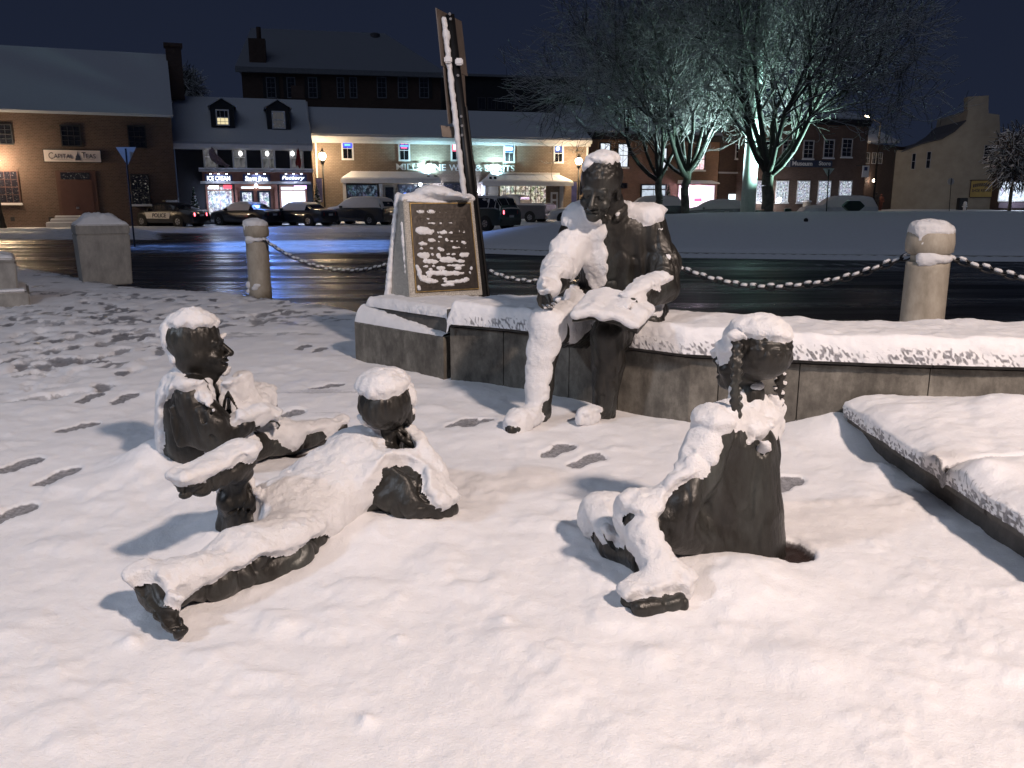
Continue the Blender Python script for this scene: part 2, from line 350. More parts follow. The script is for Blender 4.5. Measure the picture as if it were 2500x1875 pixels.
# ------------------------------------------------------------------ statue of the seated man
def man():
    root=empty('man_statue',J(1480,1010,5.0)*np.array([1,1,0]),label='bronze statue of a man in a suit sitting on the wall',cat='statue')
    S=Sculpt((-.25,4.2,-.04),(1.15,5.55,1.62),VX)
    pel=J(1495,775,5.2); 
    S.ell(J(1500,770,5.2),(.235,.2,.17),k=.05); S.ell(J(1497,700,5.17),(.225,.17,.18),k=.05)
    S.ell(J(1498,625,5.12),(.235,.16,.18),k=.06); S.ell(J(1500,560,5.08),(.215,.14,.12),k=.06)
    S.cap(J(1420,548,5.06),J(1582,552,5.06),.095,.095,k=.07)       # shoulders
    S.cap(J(1500,545,5.05),J(1492,490,4.99),.078,.072,k=.03)       # neck
    # collar of the shirt and jacket
    for a,b in (((1470,537),(1505,535)),((1505,535),(1528,505)),((1470,537),(1456,520))): S.cap(J(*a,4.93),J(*b,4.99),.022,.02,k=.012)
    for x0,x1,q in ((1520,1534,.012),(1560,1572,.014)): S.cap(J(x0,580,4.975),J(x1,740,5.0),q,q*1.3,k=.06)      # hanging folds
    S.cap(J(1480,560,4.95),J(1500,750,4.985),.003,k=.012,op='s')
    L,R=head(S,J(1464,460,4.9),(-.36,-.86,-.30),(.05,-.28,.95),1.35,hair=1.02)
    # his right arm (left in the picture): reaches forward over the thigh, fist with the thumb raised
    S.chain([J(1412,548,5.06),J(1372,640,4.96),J(1358,676,4.82),J(1342,706,4.64)],[.098,.094,.086,.062],k=.04)
    hw=J(1340,708,4.62); S.cap(hw,J(1330,722,4.56),.042,.04,k=.02)
    hand(S,J(1345,706,4.62),J(1312,742,4.44)-J(1345,706,4.62),(-.5,-.1,.8),1.22,curl=.95,side=1,thumb=((-.03,.05,.03),(-.035,.085,.055)))
    # his left arm: elbow out, forearm across to the book
    S.chain([J(1588,552,5.06),J(1622,640,5.0),J(1622,700,4.92)],[.1,.094,.092],k=.045)
    S.chain([J(1622,705,4.92),J(1575,722,4.74),J(1535,742,4.6)],[.09,.075,.055],k=.03)
    hand(S,J(1545,738,4.6),J(1495,765,4.44)-J(1545,738,4.6),(.1,.1,.95),1.15,curl=.25,side=-1)
    # jacket skirt spread over hips
    S.chain([J(1590,760,5.15),J(1585,790,4.98)],[.11,.1],k=.05); S.chain([J(1420,745,5.15),J(1400,785,4.98)],[.12,.1],k=.05)
    # thighs, knees, shins with pleated trousers
    S.chain([J(1430,800,5.15),J(1375,800,4.85),J(1338,806,4.62)],[.135,.118,.098],k=.04)
    S.chain([J(1540,800,5.15),J(1515,810,4.85),J(1482,815,4.62)],[.135,.118,.098],k=.04)
    S.chain([J(1338,808,4.62),J(1322,870,4.62),J(1318,940,4.6),J(1318,992,4.58)],[.098,.09,.078,.072],k=.02)
    S.chain([J(1482,818,4.62),J(1484,880,4.66),J(1480,940,4.68),J(1476,984,4.7)],[.1,.098,.086,.078],k=.02)
    S.cap(J(1482,988,4.7),J(1482,1012,4.72),.05,.05,k=.01); S.cap(J(1320,1000,4.58),J(1322,1012,4.6),.05,k=.01)
    # shoes
    a=J(1480,1020,4.7);a[2]=.045; b=J(1424,1032,4.54);b[2]=.03; S.cap(a,b,.048,.036,k=.02); S.cap(a,J(1482,1010,4.72),.05,.05,k=.02)
    a=J(1322,1020,4.6);a[2]=.06; b=J(1252,1048,4.34);b[2]=.032; S.cap(a,b,.055,.046,k=.02); S.cap(b,b+np.array([.03,.06,.02]),.045,.05,k=.02)
    def d(P,N):
        hd=ss(-np.linalg.norm(P-J(1464,452,4.9),axis=1),-.28,-.24); r=cloth(P,N,3,.007)*(1-hd)
        q=P-J(1464,452,4.9); hairz=hd*ss(q@R[2],.055,.085); return r+hairz*.006*(vn(P,60,5)-.5)*2
    body=S.body('man_body',BRONZE,root,d)
    A=[(J(1412,520,5.0),.12),(J(1440,560,4.95),.11),(J(1440,620,4.93),.12),(J(1440,680,4.93),.135),(J(1445,725,4.92),.11),(J(1468,650,4.9),.08),(J(1395,640,4.95),.1),(J(1428,1018,4.58),.075),(J(1405,1028,4.5),.05),
       (J(1385,600,4.9),.11),(J(1362,650,4.8),.11),(J(1340,695,4.6),.08),(J(1325,712,4.5),.05),
       (J(1335,800,4.6),.12),(J(1320,850,4.55),.1),(J(1312,910,4.52),.1),(J(1305,960,4.5),.1),(J(1300,1000,4.5),.1),(J(1350,850,4.52),.07),(J(1262,1040,4.4),.1),
       (J(1400,790,4.75),.12),(J(1430,775,4.85),.1),(J(1480,740,4.9),.1),(J(1445,1020,4.6),.05),(J(1600,520,5.0),.06),(J(1550,500,5.05),.1),(J(1580,525,5.0),.07),
       (J(1580,712,4.78),.09),(J(1545,735,4.65),.08),(J(1628,630,4.93),.028),(J(1612,560,4.97),.018),(J(1640,660,4.92),.022),(J(1470,404,4.9),.075),(J(1437,408,4.85),.05)]
    Cc=[(J(1462,470,4.75),.17),(J(1510,470,4.95),.09),(J(1490,540,4.9),.05),(J(1540,620,4.93),.13),(J(1500,600,4.93),.06),(J(1520,680,4.93),.1),(J(1370,700,4.75),.06),(J(1398,690,4.85),.035),(J(1480,850,4.5),.19),(J(1475,925,4.55),.165),(J(1480,810,4.5),.08),
        (J(1640,740,4.8),.12),(J(1340,1000,4.5),.045),(J(1330,735,4.5),.05),(J(1500,1010,4.66),.06)]
    S.snow('snow_cover',root,A,Cc,tmax=.028,up=.62,seed=21)
    # open book, two leaves of pages with covers, standing proud of the knees
    def leaf(c,hx,hy,ax,tilt,nm,th,m):
        R_=Matrix.Rotation(ax,3,'Z')@Matrix.Rotation(tilt[0],3,'X')@Matrix.Rotation(tilt[1],3,'Y')
        b=MB(); b.box((-hx,-hy,-th),(hx,hy,th)); o=b.build(nm,m,None,bevel=.004); return o,R_
    bk=empty('book',J(1480,790,4.6),label='open bronze book under snow on the seated man\'s lap',cat='book')
    sp=J(1472,782,4.42); sp2=J(1500,740,4.72)
    for nm,e1,e2,sg in (('left_leaf',J(1397,780,4.42),J(1440,738,4.72),1),('right_leaf',J(1556,810,4.36),J(1590,770,4.62),-1)):
        for part,dz,t,m,ins in (('page_block',.012,.022,BRONZE,.006),('cover',-.004,.008,BRONZE,0)):
            q=[np.array(v)+np.array([0,0,dz]) for v in (sp,e1,e2,sp2)]
            b=MB(); nseg=6; vs=[];fs=[]
            for s_ in range(nseg+1):
                u=s_/nseg; hump=.022*math.sin(math.pi*min(1,u*1.3))*(1 if part=='page_block' else .5)
                for (p0,p1) in ((q[0],q[1]),(q[3],q[2])):
                    p=p0+(p1-p0)*(u*(1-ins)); vs+= [p+np.array([0,0,hump]),p+np.array([0,0,hump-t])]
            for s_ in range(nseg):
                a0=s_*4; fs+=[(a0,a0+4,a0+6,a0+2),(a0+1,a0+3,a0+7,a0+5),(a0,a0+1,a0+5,a0+4),(a0+2,a0+6,a0+7,a0+3)]
            fs+=[(0,2,3,1),(nseg*4,nseg*4+1,nseg*4+3,nseg*4+2)]
            b.add(vs,fs); b.build(part,m,bk)
    # snow on the book
    T=Sculpt((-.1,4.1,.35),(1.0,5.0,.85),VX)
    for e1,e2 in ((J(1400,778,4.43),J(1442,738,4.7)),(J(1553,806,4.38),J(1586,768,4.6))):
        n=7
        for i_ in range(n+1):
            u=i_/n; a=sp+(e1-sp)*u; b=sp2+(e2-sp2)*u; hump=.022*math.sin(math.pi*min(1,u*1.3)); T.cap(a+np.array([0,.0,hump+.022]),b+np.array([0,0,hump+.03]),.02,.03,k=.03)
    for px,py,Y,r in ((1530,750,4.55,.045),(1500,755,4.55,.04),(1470,755,4.6,.045),(1440,750,4.7,.05),(1560,765,4.5,.04),(1520,775,4.45,.035),(1400,770,4.75,.06),(1370,780,4.75,.05)): T.ell(J(px,py,Y),(r*1.3,r*1.3,r*.7),k=.03)
    for px,py in ((1510,748),(1520,756),(1535,750),(1540,762)): T.ell(J(px,py,4.49),(.011,.02,.013),k=.01,op='s')
    T.body('snow_cover',SNOW,bk,lambda P,N:.006*(fbm(P,35,4,3)-.5)*2)
    return S
S=man()

# ------------------------------------------------------------------ statue of the sitting boy
def boy():
    root=empty('boy_statue',(-1.45,3.85,0),label='bronze statue of a boy sitting on the left with legs stretched out',cat='statue')
    S=Sculpt((-2.15,3.25,-.04),(-.7,4.45,.98),VX)
    Y=3.82
    S.ell(J(475,1080,Y),(.16,.16,.13),k=.05); S.ell(J(462,1010,Y),(.135,.15,.17),k=.06); S.ell(J(468,960,Y),(.11,.15,.1),k=.06)
    S.cap(J(470,955,Y-.13),J(472,948,Y+.13),.07,k=.05)
    S.chain([J(480,935,Y),J(492,895,Y)],[.07,.062],k=.02)
    S.chain([J(485,930,Y-.02),J(515,920,Y)],[.045,.035],k=.015)
    L,R=head(S,J(487,848,Y),(.96,.1,.12),(-.08,0,1),1.13,ears=False,hair=1.1)
    S.ell(J(478,868,Y-.01),(.1,.1,.1),k=.02)
    # near arm: elbow back, forearm to the hands round the far knee
    S.chain([J(470,965,Y-.15),J(520,1040,Y-.19),J(545,1068,Y-.17)],[.078,.078,.068],k=.035)
    S.chain([J(548,1066,Y-.17),J(590,1040,Y-.14),J(635,1022,Y-.05)],[.062,.048,.042],k=.025)
    hand(S,J(632,1022,Y-.05),(.8,.5,-.1),(0,-.4,.9),.9,curl=.8,side=1)
    S.chain([J(475,950,Y+.15),J(560,985,Y+.18),J(635,1000,Y+.1)],[.07,.055,.042],k=.03)
    # far leg bent up, near leg straight out
    S.chain([J(510,1070,Y+.12),J(600,985,Y+.18),J(640,985,Y+.2)],[.1,.075,.07],k=.04)
    S.chain([J(640,985,Y+.2),J(655,1040,Y+.2),J(665,1072,Y+.2)],[.07,.055,.05],k=.03)
    S.chain([J(500,1095,Y-.08),J(600,1090,Y-.02),J(700,1078,Y+.15),J(795,1058,Y+.35)],[.1,.082,.062,.052],k=.04)
    S.cap(J(795,1058,Y+.35),J(830,1052,Y+.42),.045,.045,k=.02); S.cap(J(828,1060,Y+.42),J(836,1040,Y+.42),.04,.035,k=.02)
    S.chain([J(560,1130,Y-.12),J(545,1100,Y-.16)],[.05,.07],k=.03)
    # book held open against the chest
    S.box(J(592,972,Y-.02),(.012,.09,.075),frame((.2,1,0),(-.45,0,1)),.004,.006); S.box(J(566,968,Y-.02),(.01,.085,.07),frame((.1,1,0),(.25,0,1)),.004,.006)
    # cloth folds over the arm
    for x0,y0,x1,y1 in ((440,965,475,1080),(455,960,505,1085),(478,985,530,1070),(420,1000,440,1080)): S.cap(J(x0,y0,Y-.20),J(x1,y1,Y-.215),.016,.024,k=.05)
    for x0,y0,x1,y1 in ((448,965,490,1085),(468,965,520,1075),(430,985,458,1085)): S.cap(J(x0,y0,Y-.25),J(x1,y1,Y-.26),.003,.003,k=.02,op='s')
    def d(P,N):
        q=P-J(487,848,Y); hd=ss(-np.linalg.norm(q,axis=1),-.22,-.18); lng=np.stack([q[:,0]*2.2,q[:,1]*2.2,q[:,2]*.6],1)
        return cloth(P,N,8,.005)*(1-hd)+hd*ss(q@R[2],.0,.05)*.004*(vn(lng,40,5)-.5)*2
    S.body('boy_body',BRONZE,root,d)
    A=[(J(470,825,Y),.1),(J(445,835,Y),.07),(J(428,870,Y+.02),.075),(J(420,905,Y),.09),(J(405,950,Y),.1),(J(395,1000,Y+.05),.08),(J(388,1060,Y+.02),.08),(J(390,1110,Y),.09),(J(455,925,Y),.09),(J(490,935,Y-.05),.06),(J(515,950,Y-.08),.045),
       (J(590,930,Y),.1),(J(600,960,Y+.05),.08),(J(640,970,Y+.1),.11),(J(620,1010,Y-.05),.08),(J(570,1050,Y-.1),.06),(J(600,1065,Y),.1),(J(700,1055,Y+.15),.1),(J(790,1040,Y+.35),.08),(J(450,900,Y),.07),(J(548,1000,Y-.15),.03)]
    Cc=[(J(487,872,Y-.1),.115),(J(530,880,Y-.02),.06),(J(455,1030,Y-.2),.125),(J(500,1040,Y-.2),.11),(J(440,985,Y-.2),.07),(J(520,1075,Y-.2),.07),(J(645,1045,Y-.02),.055),(J(600,975,Y-.1),.035),(J(570,910,Y-.0),.02),(J(540,1000,Y-.18),.06),(J(560,850,Y),.06)]
    S.snow('snow_cover',root,A,Cc,tmax=.03,up=.5,seed=33,wind=((-.95,.2,.2),.45,0.))
boy()

# ------------------------------------------------------------------ statue of the boy lying on his front
def lying():
    root=empty('lying_boy_statue',(-.65,3.0,0),label='bronze statue of a child lying prone, chin on hand, one foot raised',cat='statue')
    S=Sculpt((-1.5,2.0,-.04),(.05,3.75,.72),VX)
    S.ell(J(790,1225,3.1),(.17,.15,.12),k=.06); S.ell(J(850,1180,3.2),(.16,.17,.125),k=.08); S.ell(J(895,1140,3.28),(.15,.15,.12),k=.07)
    S.ell(J(720,1270,2.98),(.16,.16,.115),k=.08)
    S.cap(J(860,1120,3.4),J(950,1150,3.22),.085,.085,k=.06)
    S.chain([J(935,1120,3.3),J(955,1060,3.3)],[.06,.055],k=.025)
    L,R=head(S,J(953,1002,3.3),(.35,.85,.22),(-.05,-.25,1),1.12,hair=1.1)
    # near arm: shoulder to elbow on the ground, forearm back up to the cheek
    S.chain([J(948,1150,3.2),J(1010,1205,3.12),J(1082,1238,3.14)],[.085,.085,.058],k=.04)
    S.chain([J(1085,1238,3.16),J(1050,1160,3.22),J(1012,1085,3.28)],[.062,.046,.03],k=.02)
    hand(S,J(1014,1090,3.28),J(992,1040,3.3)-J(1014,1090,3.28),(.8,-.3,.3),.85,curl=.45,side=1)
    S.chain([J(870,1110,3.45),J(960,1140,3.62),J(1010,1100,3.5),J(985,1075,3.42)],[.07,.05,.04,.03],k=.03)
    # draped sleeve mass
    S.chain([J(930,1190,3.12),J(1000,1238,3.05),J(1060,1250,3.08)],[.09,.05,.035],k=.05)
    for a in (((940,1150),(1000,1235)),((960,1145),(1040,1235)),((985,1165),(1070,1240))): S.cap(J(*a[0],3.08),J(*a[1],3.05),.02,.02,k=.03)
    # near leg straight, foot with the sole towards us
    S.chain([J(770,1290,2.95),J(700,1350,2.74),J(600,1385,2.6),J(500,1425,2.46)],[.115,.1,.085,.07],k=.05)
    S.chain([J(505,1425,2.46),J(450,1435,2.4)],[.062,.055],k=.02)
    hl=J(352,1425,2.36); to=J(440,1535,2.2); S.chain([hl,J(385,1470,2.3),to],[.045,.042,.034],k=.02); S.chain([J(440,1430,2.4),J(390,1450,2.34)],[.055,.05],k=.03)
    fd=(to-hl)/np.linalg.norm(to-hl); cc=(hl+to)/2+np.array([-.02,-.01,-.01])
    S.box(cc,(.045,.135,.012),frame(fd,(-.75,-.4,-.45)),.01,.01)
    # far leg: thigh on the ground, shin up, shoe with the sole on top
    S.chain([J(700,1265,3.0),J(630,1285,2.98),J(582,1292,2.95)],[.11,.09,.08],k=.05)
    S.chain([J(580,1295,2.95),J(577,1250,2.93),J(577,1215,2.9)],[.078,.07,.076],k=.02)
    S.cap(J(577,1225,2.9),J(577,1212,2.9),.055,.06,k=.004,op='s')
    S.chain([J(578,1250,2.92),J(578,1190,2.88),J(585,1150,2.84)],[.052,.05,.052],k=.01)
    S.chain([J(596,1128,2.8),J(560,1148,2.74),J(500,1178,2.65),J(450,1200,2.58)],[.05,.05,.04,.026],k=.02)
    S.chain([J(585,1150,2.84),J(540,1165,2.72)],[.05,.035],k=.03)
    ft=J(440,1188,2.56)-J(605,1112,2.8); S.box(J(522,1147,2.68),(.043,np.linalg.norm(ft)/2,.012),frame(ft,(-.1,-.1,1)),.01,.01)
    def d(P,N):
        q=P-J(953,1002,3.3); hd=ss(-np.linalg.norm(q,axis=1),-.2,-.16); lng=np.stack([q[:,0]*2,q[:,1]*2,q[:,2]*.7],1)
        return cloth(P,N,12,.010,.8)*(1-hd)+hd*.005*(vn(lng,40,7)-.5)*2
    S.body('boy_body',BRONZE,root,d)
    A=[(J(940,955,3.3),.1),(J(905,985,3.3),.05),(J(1000,960,3.3),.06),(J(860,1130,3.2),.2),(J(770,1210,3.05),.2),(J(700,1270,2.9),.17),(J(850,1200,3.05),.1),(J(900,1090,3.3),.13),(J(660,1300,2.8),.12),(J(580,1355,2.6),.1),(J(520,1385,2.5),.09),(J(440,1400,2.4),.09),(J(400,1420,2.35),.06),(J(420,1480,2.28),.035),
       (J(1075,1150,3.2),.06),(J(1080,1190,3.1),.07),(J(1050,1180,3.08),.06),(J(1090,1215,3.08),.05),(J(520,1112,2.68),.09),(J(460,1140,2.6),.07),(J(585,1085,2.78),.08),(J(800,1270,2.9),.07)]
    Cc=[(J(955,1035,3.2),.1),(J(975,1085,3.25),.06),(J(985,1160,3.05),.095),(J(1000,1225,2.98),.085),(J(950,1210,3.02),.07),(J(1010,1110,3.25),.035),(J(760,1370,2.72),.085),(J(650,1415,2.55),.09),(J(820,1330,2.8),.05),(J(560,1450,2.45),.075),(J(500,1470,2.4),.06),(J(590,1180,2.76),.085),(J(577,1250,2.84),.09),(J(540,1195,2.66),.075),(J(470,1222,2.55),.06),(J(430,1225,2.5),.045),(J(338,1455,2.25),.07),(J(370,1510,2.15),.075),(J(420,1560,2.1),.07),(J(462,1515,2.22),.06),(J(395,1500,2.2),.05),(J(600,1150,2.7),.05),(J(480,1460,2.4),.05)]
    S.snow('snow_cover',root,A,Cc,tmax=.034,up=.45,seed=44,nsc=24)
lying()

# ------------------------------------------------------------------ statue of the girl
def girl():
    root=empty('girl_statue',(.85,2.85,0),label='bronze statue of a girl with braids seen from behind, sitting cross-legged',cat='statue')
    S=Sculpt((.05,2.1,-.04),(1.25,3.35,.92),VX)
    Y=2.88
    S.ell(J(1792,1290,Y),(.155,.15,.13),k=.06); S.ell(J(1800,1180,Y),(.152,.14,.20),k=.06); S.ell(J(1806,1085,Y+.02),(.138,.125,.13),k=.06)
    S.chain([J(1790,1250,Y),J(1765,1370,Y-.03)],[.15,.15],k=.05); S.chain([J(1810,1250,Y),J(1830,1365,Y)],[.14,.13],k=.05)
    S.cap(J(1742,1058,Y-.1),J(1868,1035,Y+.13),.075,.07,k=.05)
    S.chain([J(1822,1040,Y+.02),J(1832,960,Y+.03)],[.055,.05],k=.025)
    L,R=head(S,J(1832,880,Y+.03),(-.72,.62,.2),(0,-.08,1),1.07,hair=1.1)
    # bun of short curls and two twisted braids
    def braid(pts,r,n):
        pts=[np.array(p) for p in pts]; seg=np.cumsum([0]+[np.linalg.norm(pts[i+1]-pts[i]) for i in range(len(pts)-1)]); 
        for i in range(n):
            t=seg[-1]*i/(n-1); k=min(np.searchsorted(seg,t,side='right')-1,len(pts)-2); u=(t-seg[k])/(seg[k+1]-seg[k]); c=pts[k]*(1-u)+pts[k+1]*u
            o=.35*r*(1 if i%2 else -1); S.ell(c+np.array([o,0,0]),(r,r*.85,r*.8),k=.004)
    braid([J(1800,835,2.80),J(1797,880,2.77),J(1795,940,2.76),J(1796,1000,2.77)],.0195,17)
    braid([J(1902,858,2.95),J(1905,930,2.95),J(1898,1000,2.97),J(1888,1060,3.0)],.0175,19)
    S.ell(J(1798,1012,2.77),(.02,.02,.018),k=.01)
    # near arm, wide jacket sleeve
    S.chain([J(1742,1075,Y-.12),J(1710,1150,Y-.16),J(1668,1225,Y-.23)],[.08,.076,.076],k=.045)
    S.chain([J(1665,1228,Y-.23),J(1632,1262,Y-.25)],[.07,.066],k=.015)
    S.cap(J(1622,1272,Y-.26),J(1612,1282,Y-.27),.052,.05,k=.003,op='s')
    S.chain([J(1640,1258,Y-.25),J(1592,1300,Y-.28)],[.034,.028],k=.004)
    hand(S,J(1592,1296,2.62),J(1535,1330,2.6)-J(1592,1296,2.62),(-.1,-.3,.9),.85,curl=.5,side=1)
    S.ell(J(1745,1215,2.76),(.07,.07,.11),k=.05)
    # far arm hidden in front
    S.chain([J(1868,1040,Y+.14),J(1760,1180,Y+.25),J(1640,1250,Y+.15)],[.065,.06,.05],k=.03)
    # crossed legs
    S.chain([J(1740,1320,Y-.08),J(1640,1285,Y-.2),J(1560,1262,Y-.25)],[.1,.085,.07],k=.04)
    S.chain([J(1556,1262,Y-.25),J(1580,1330,2.55),J(1612,1400,2.46)],[.068,.056,.045],k=.02)
    S.chain([J(1740,1300,Y+.1),J(1600,1275,Y+.14),J(1478,1268,Y+.08)],[.1,.09,.08],k=.04)
    S.chain([J(1470,1272,Y+.06),J(1500,1330,2.78),J(1570,1380,2.6)],[.078,.06,.045],k=.03)
    # fingers of the far hand round the shin
    for i in range(4): S.cap(J(1478+i*15,1302+i*9,2.72),J(1492+i*15,1340+i*9,2.68),.0125,.010,k=.004)
    # shoe on its side, sole to the camera
    sa=J(1535,1492,2.33); sb=J(1680,1458,2.40); fd=sb-sa
    S.chain([J(1612,1405,2.45),J(1610,1440,2.44)],[.048,.05],k=.02); S.chain([sa+np.array([.01,.05,.01]),(sa+sb)/2+np.array([0,.07,.015]),sb+np.array([-.01,.05,.01])],[.036,.042,.04],k=.03)
    S.box((sa+sb)/2+np.array([0,-.012,.0]),(.1,.034,.038),np.array([fd/np.linalg.norm(fd),np.cross([0,0,1],fd/np.linalg.norm(fd)),[0,0,1]]),.033,.012)
    S.ell(J(1796,1325,Y),(.165,.145,.13),k=.06)
    # folds of the coat
    for a,b,r in (((1820,1100),(1850,1360),.014),((1780,1130),(1765,1350),.013),((1700,1290),(1760,1250),.013),((1720,1340),(1700,1290),.012),((1860,1120),(1872,1350),.012)): S.cap(J(*a,Y-.115),J(*b,Y-.125),r,r*1.3,k=.05)
    for a,b,Yq in (((1745,1090),(1690,1270),.19),): S.cap(J(*a,Y-Yq),J(*b,Y-Yq),.004,.004,k=.02,op='s')
    def d(P,N):
        q=P-J(1832,880,Y+.03); hd=ss(-np.linalg.norm(q,axis=1),-.19,-.15)
        return cloth(P,N,15,.006,.28)*(1-hd)+hd*ss(q[:,2],-.01,.05)*.006*(np.abs(vn(q,48,7)-.5)*4-1)
    S.body('girl_body',BRONZE,root,d)
    A=[(J(1533,1266,2.66),.07),(J(1533,1266,2.75),.07),(J(1830,820,Y+.05),.1),(J(1785,835,Y+.05),.075),(J(1768,862,Y+.03),.05),(J(1880,840,Y+.05),.05),(J(1750,1040,Y-.06),.1),(J(1785,980,Y),.06),(J(1860,1010,Y+.05),.085),(J(1838,1000,Y+.0),.05),(J(1842,1042,Y-.08),.05),(J(1870,1050,Y),.05),(J(1880,1060,Y+.06),.05),(J(1885,1040,Y+.1),.05),(J(1715,1090,Y-.15),.08),(J(1690,1140,Y-.2),.06),(J(1665,1180,Y-.22),.045),(J(1640,1215,Y-.24),.04),
       (J(1560,1250,2.7),.13),(J(1470,1250,2.95),.12),(J(1520,1240,2.85),.1),(J(1575,1310,2.55),.075),(J(1595,1360,2.48),.065),(J(1610,1410,2.42),.07),(J(1600,1450,2.42),.08),(J(1560,1460,2.4),.06),(J(1660,1440,2.43),.05),(J(1738,1120,Y-.22),.025)]
    Cc=[(J(1850,905,2.78),.095),(J(1755,900,2.88),.045),(J(1810,850,2.76),.04),(J(1805,1100,2.68),.03),(J(1690,1230,2.58),.085),(J(1650,1290,2.56),.06),(J(1820,1200,2.7),.16),(J(1780,1290,2.68),.17),(J(1600,1520,2.26),.105),(J(1672,1496,2.30),.098),(J(1545,1535,2.23),.1),(J(1495,1345,2.66),.04),(J(1530,1370,2.6),.04),(J(1435,1310,2.95),.05),(J(1795,960,2.74),.05)]
    S.snow('snow_cover',root,A,Cc,tmax=.028,up=.5,seed=57,nsc=26)
girl()
# ------------------------------------------------------------------ street (asphalt with slush), one sheet to the horizon
KERB=[G(-500,600),G(0,640),G(150,668),G(300,696),G(430,706),G(650,722),G(780,742),G(870,757),G(1100,765),G(1700,775),np.array([3.6,8.2,0]),np.array([9,4.2,0]),np.array([20,-6,0])]
KX=np.array([k[0] for k in KERB]); KY=np.array([k[1] for k in KERB])
def kerb(x): return np.interp(x,KX,KY)
ISL=np.array([(-2.6,30.5),(-1.6,28.6),(1,27.2),(5,26.2),(10,25.2),(18,24.2),(30,24),(44,27),(48,36),(44,46),(30,50),(15,50),(4,47),(-1,41),(-2.6,34)])
def poly_dist(X,Y,P):      # signed distance, positive inside
    d=np.full(X.shape,1e9); ins=np.zeros(X.shape,bool); n=len(P)
    for i in range(n):
        a=P[i];b=P[(i+1)%n]; e=b-a; t=np.clip(((X-a[0])*e[0]+(Y-a[1])*e[1])/(e@e),0,1)
        d=np.minimum(d,np.hypot(X-a[0]-t*e[0],Y-a[1]-t*e[1]))
        c=((a[1]>Y)!=(b[1]>Y))&(X<(b[0]-a[0])*(Y-a[1])/(b[1]-a[1]+1e-12)+a[0]); ins^=c
    return np.where(ins,d,-d)
def pixof(X,Y,Z):
    z=Z-CH; d=Y*math.cos(CP)-z*math.sin(CP); u=Y*math.sin(CP)+z*math.cos(CP); d=np.maximum(d,.1); return 1250+CF*X/d,937.5-CF*u/d
def fan(y0,y1,n,amax,m,x_of=None):
    ys=y0*(y1/y0)**(np.arange(n)/(n-1)); us=np.linspace(-amax,amax,m); Y=ys[:,None]*np.ones(m)[None]; X=ys[:,None]*us[None]; return X,Y
def gridfaces(n,m,keep=None):
    i=np.arange(n-1)[:,None]*m+np.arange(m-1)[None]; f=np.stack([i,i+1,i+m+1,i+m],-1).reshape(-1,4)
    if keep is not None: k=keep.ravel(); f=f[k[f].any(1)]
    return f
def street_mat():
    m,n,b=nodes('wet_street')
    at=n.nodes.new('ShaderNodeAttribute'); at.attribute_name='slush'
    a=noise_node(n,.9,6,.7,stretch=(.5,1.4,1)); f=noise_node(n,7,5,.75,stretch=(.35,1.6,1))
    # tyre tracks: rings around the corner
    t=n.nodes.new('ShaderNodeTexCoord'); mp=n.nodes.new('ShaderNodeMapping'); mp.inputs['Location'].default_value=(9,-22,0); n.links.new(t.outputs['Object'],mp.inputs[0])
    w=n.nodes.new('ShaderNodeTexWave'); w.wave_type='RINGS'; w.rings_direction='SPHERICAL'; w.inputs['Scale'].default_value=.55; w.inputs['Distortion'].default_value=3; w.inputs['Detail'].default_value=3; w.inputs['Detail Scale'].default_value=.6; n.links.new(mp.outputs[0],w.inputs[0])
    def mth(op,x,y,c=None):
        k=n.nodes.new('ShaderNodeMath'); k.operation=op
        for i,v in enumerate((x,y,c)):
            if v is None: continue
            if isinstance(v,(int,float)): k.inputs[i].default_value=v
            else: n.links.new(v,k.inputs[i])
        return k.outputs[0]
    v=mth('MULTIPLY_ADD',a.outputs[0],.7,-.35); v=mth('ADD',v,mth('MULTIPLY_ADD',f.outputs[0],.5,-.25)); v=mth('ADD',v,mth('MULTIPLY_ADD',w.outputs['Fac'],.3,-.15)); v=mth('ADD',v,at.outputs['Fac'])
    s=ramp(n,v,[(.4,(0,0,0)),(.62,(1,1,1))])
    g=noise_node(n,40,4,.7); asp=ramp(n,g.outputs[0],[(.3,(.012,.012,.014)),(.7,(.03,.03,.032))]); sn=ramp(n,f.outputs[0],[(.35,(.5,.52,.56)),(.6,(.78,.79,.82))])
    mx=n.nodes.new('ShaderNodeMix'); mx.data_type='RGBA'; n.links.new(s.outputs[0],mx.inputs[0]); n.links.new(asp.outputs[0],mx.inputs[6]); n.links.new(sn.outputs[0],mx.inputs[7]); n.links.new(mx.outputs[2],b.inputs['Base Color'])
    rr=n.nodes.new('ShaderNodeMapRange'); n.links.new(s.outputs[0],rr.inputs[0]); rr.inputs[3].default_value=0; rr.inputs[4].default_value=.25; q=noise_node(n,.5,4,.7,stretch=(.25,1.6,1)); q2=ramp(n,q.outputs[0],[(.42,(.22,)*3),(.6,(.5,)*3)]); n.links.new(mth('ADD',rr.outputs[0],q2.outputs[0]),b.inputs['Roughness']); b.inputs['Specular IOR Level'].default_value=.09; hh=mth('ADD',mth('MULTIPLY',s.outputs[0],.8),mth('MULTIPLY',f.outputs[0],.5)); k=bump(n,b,hh,.6,.05); bump(n,b,g.outputs[0],.5,.02,k)
    return m
STREET=street_mat()
X,Y=fan(3.,420,330,1.25,380); Z=zg(Y)-.13
px,py=pixof(X,Y,Z)
sl=np.full(X.shape,.02)
sl=np.maximum(sl,.9*ss(py,546,551)*(1-ss(py,566,574))*(px<1250)*1.0)          # strip before the parked cars
sl=np.maximum(sl,.85*(1-ss(py,549,553)))                                     # under and behind the cars
band=ss(py,560,568)*(1-ss(py,612,630))*ss(px,440,560)*(1-ss(px,930,1010)); sl=np.maximum(sl,.60*band)
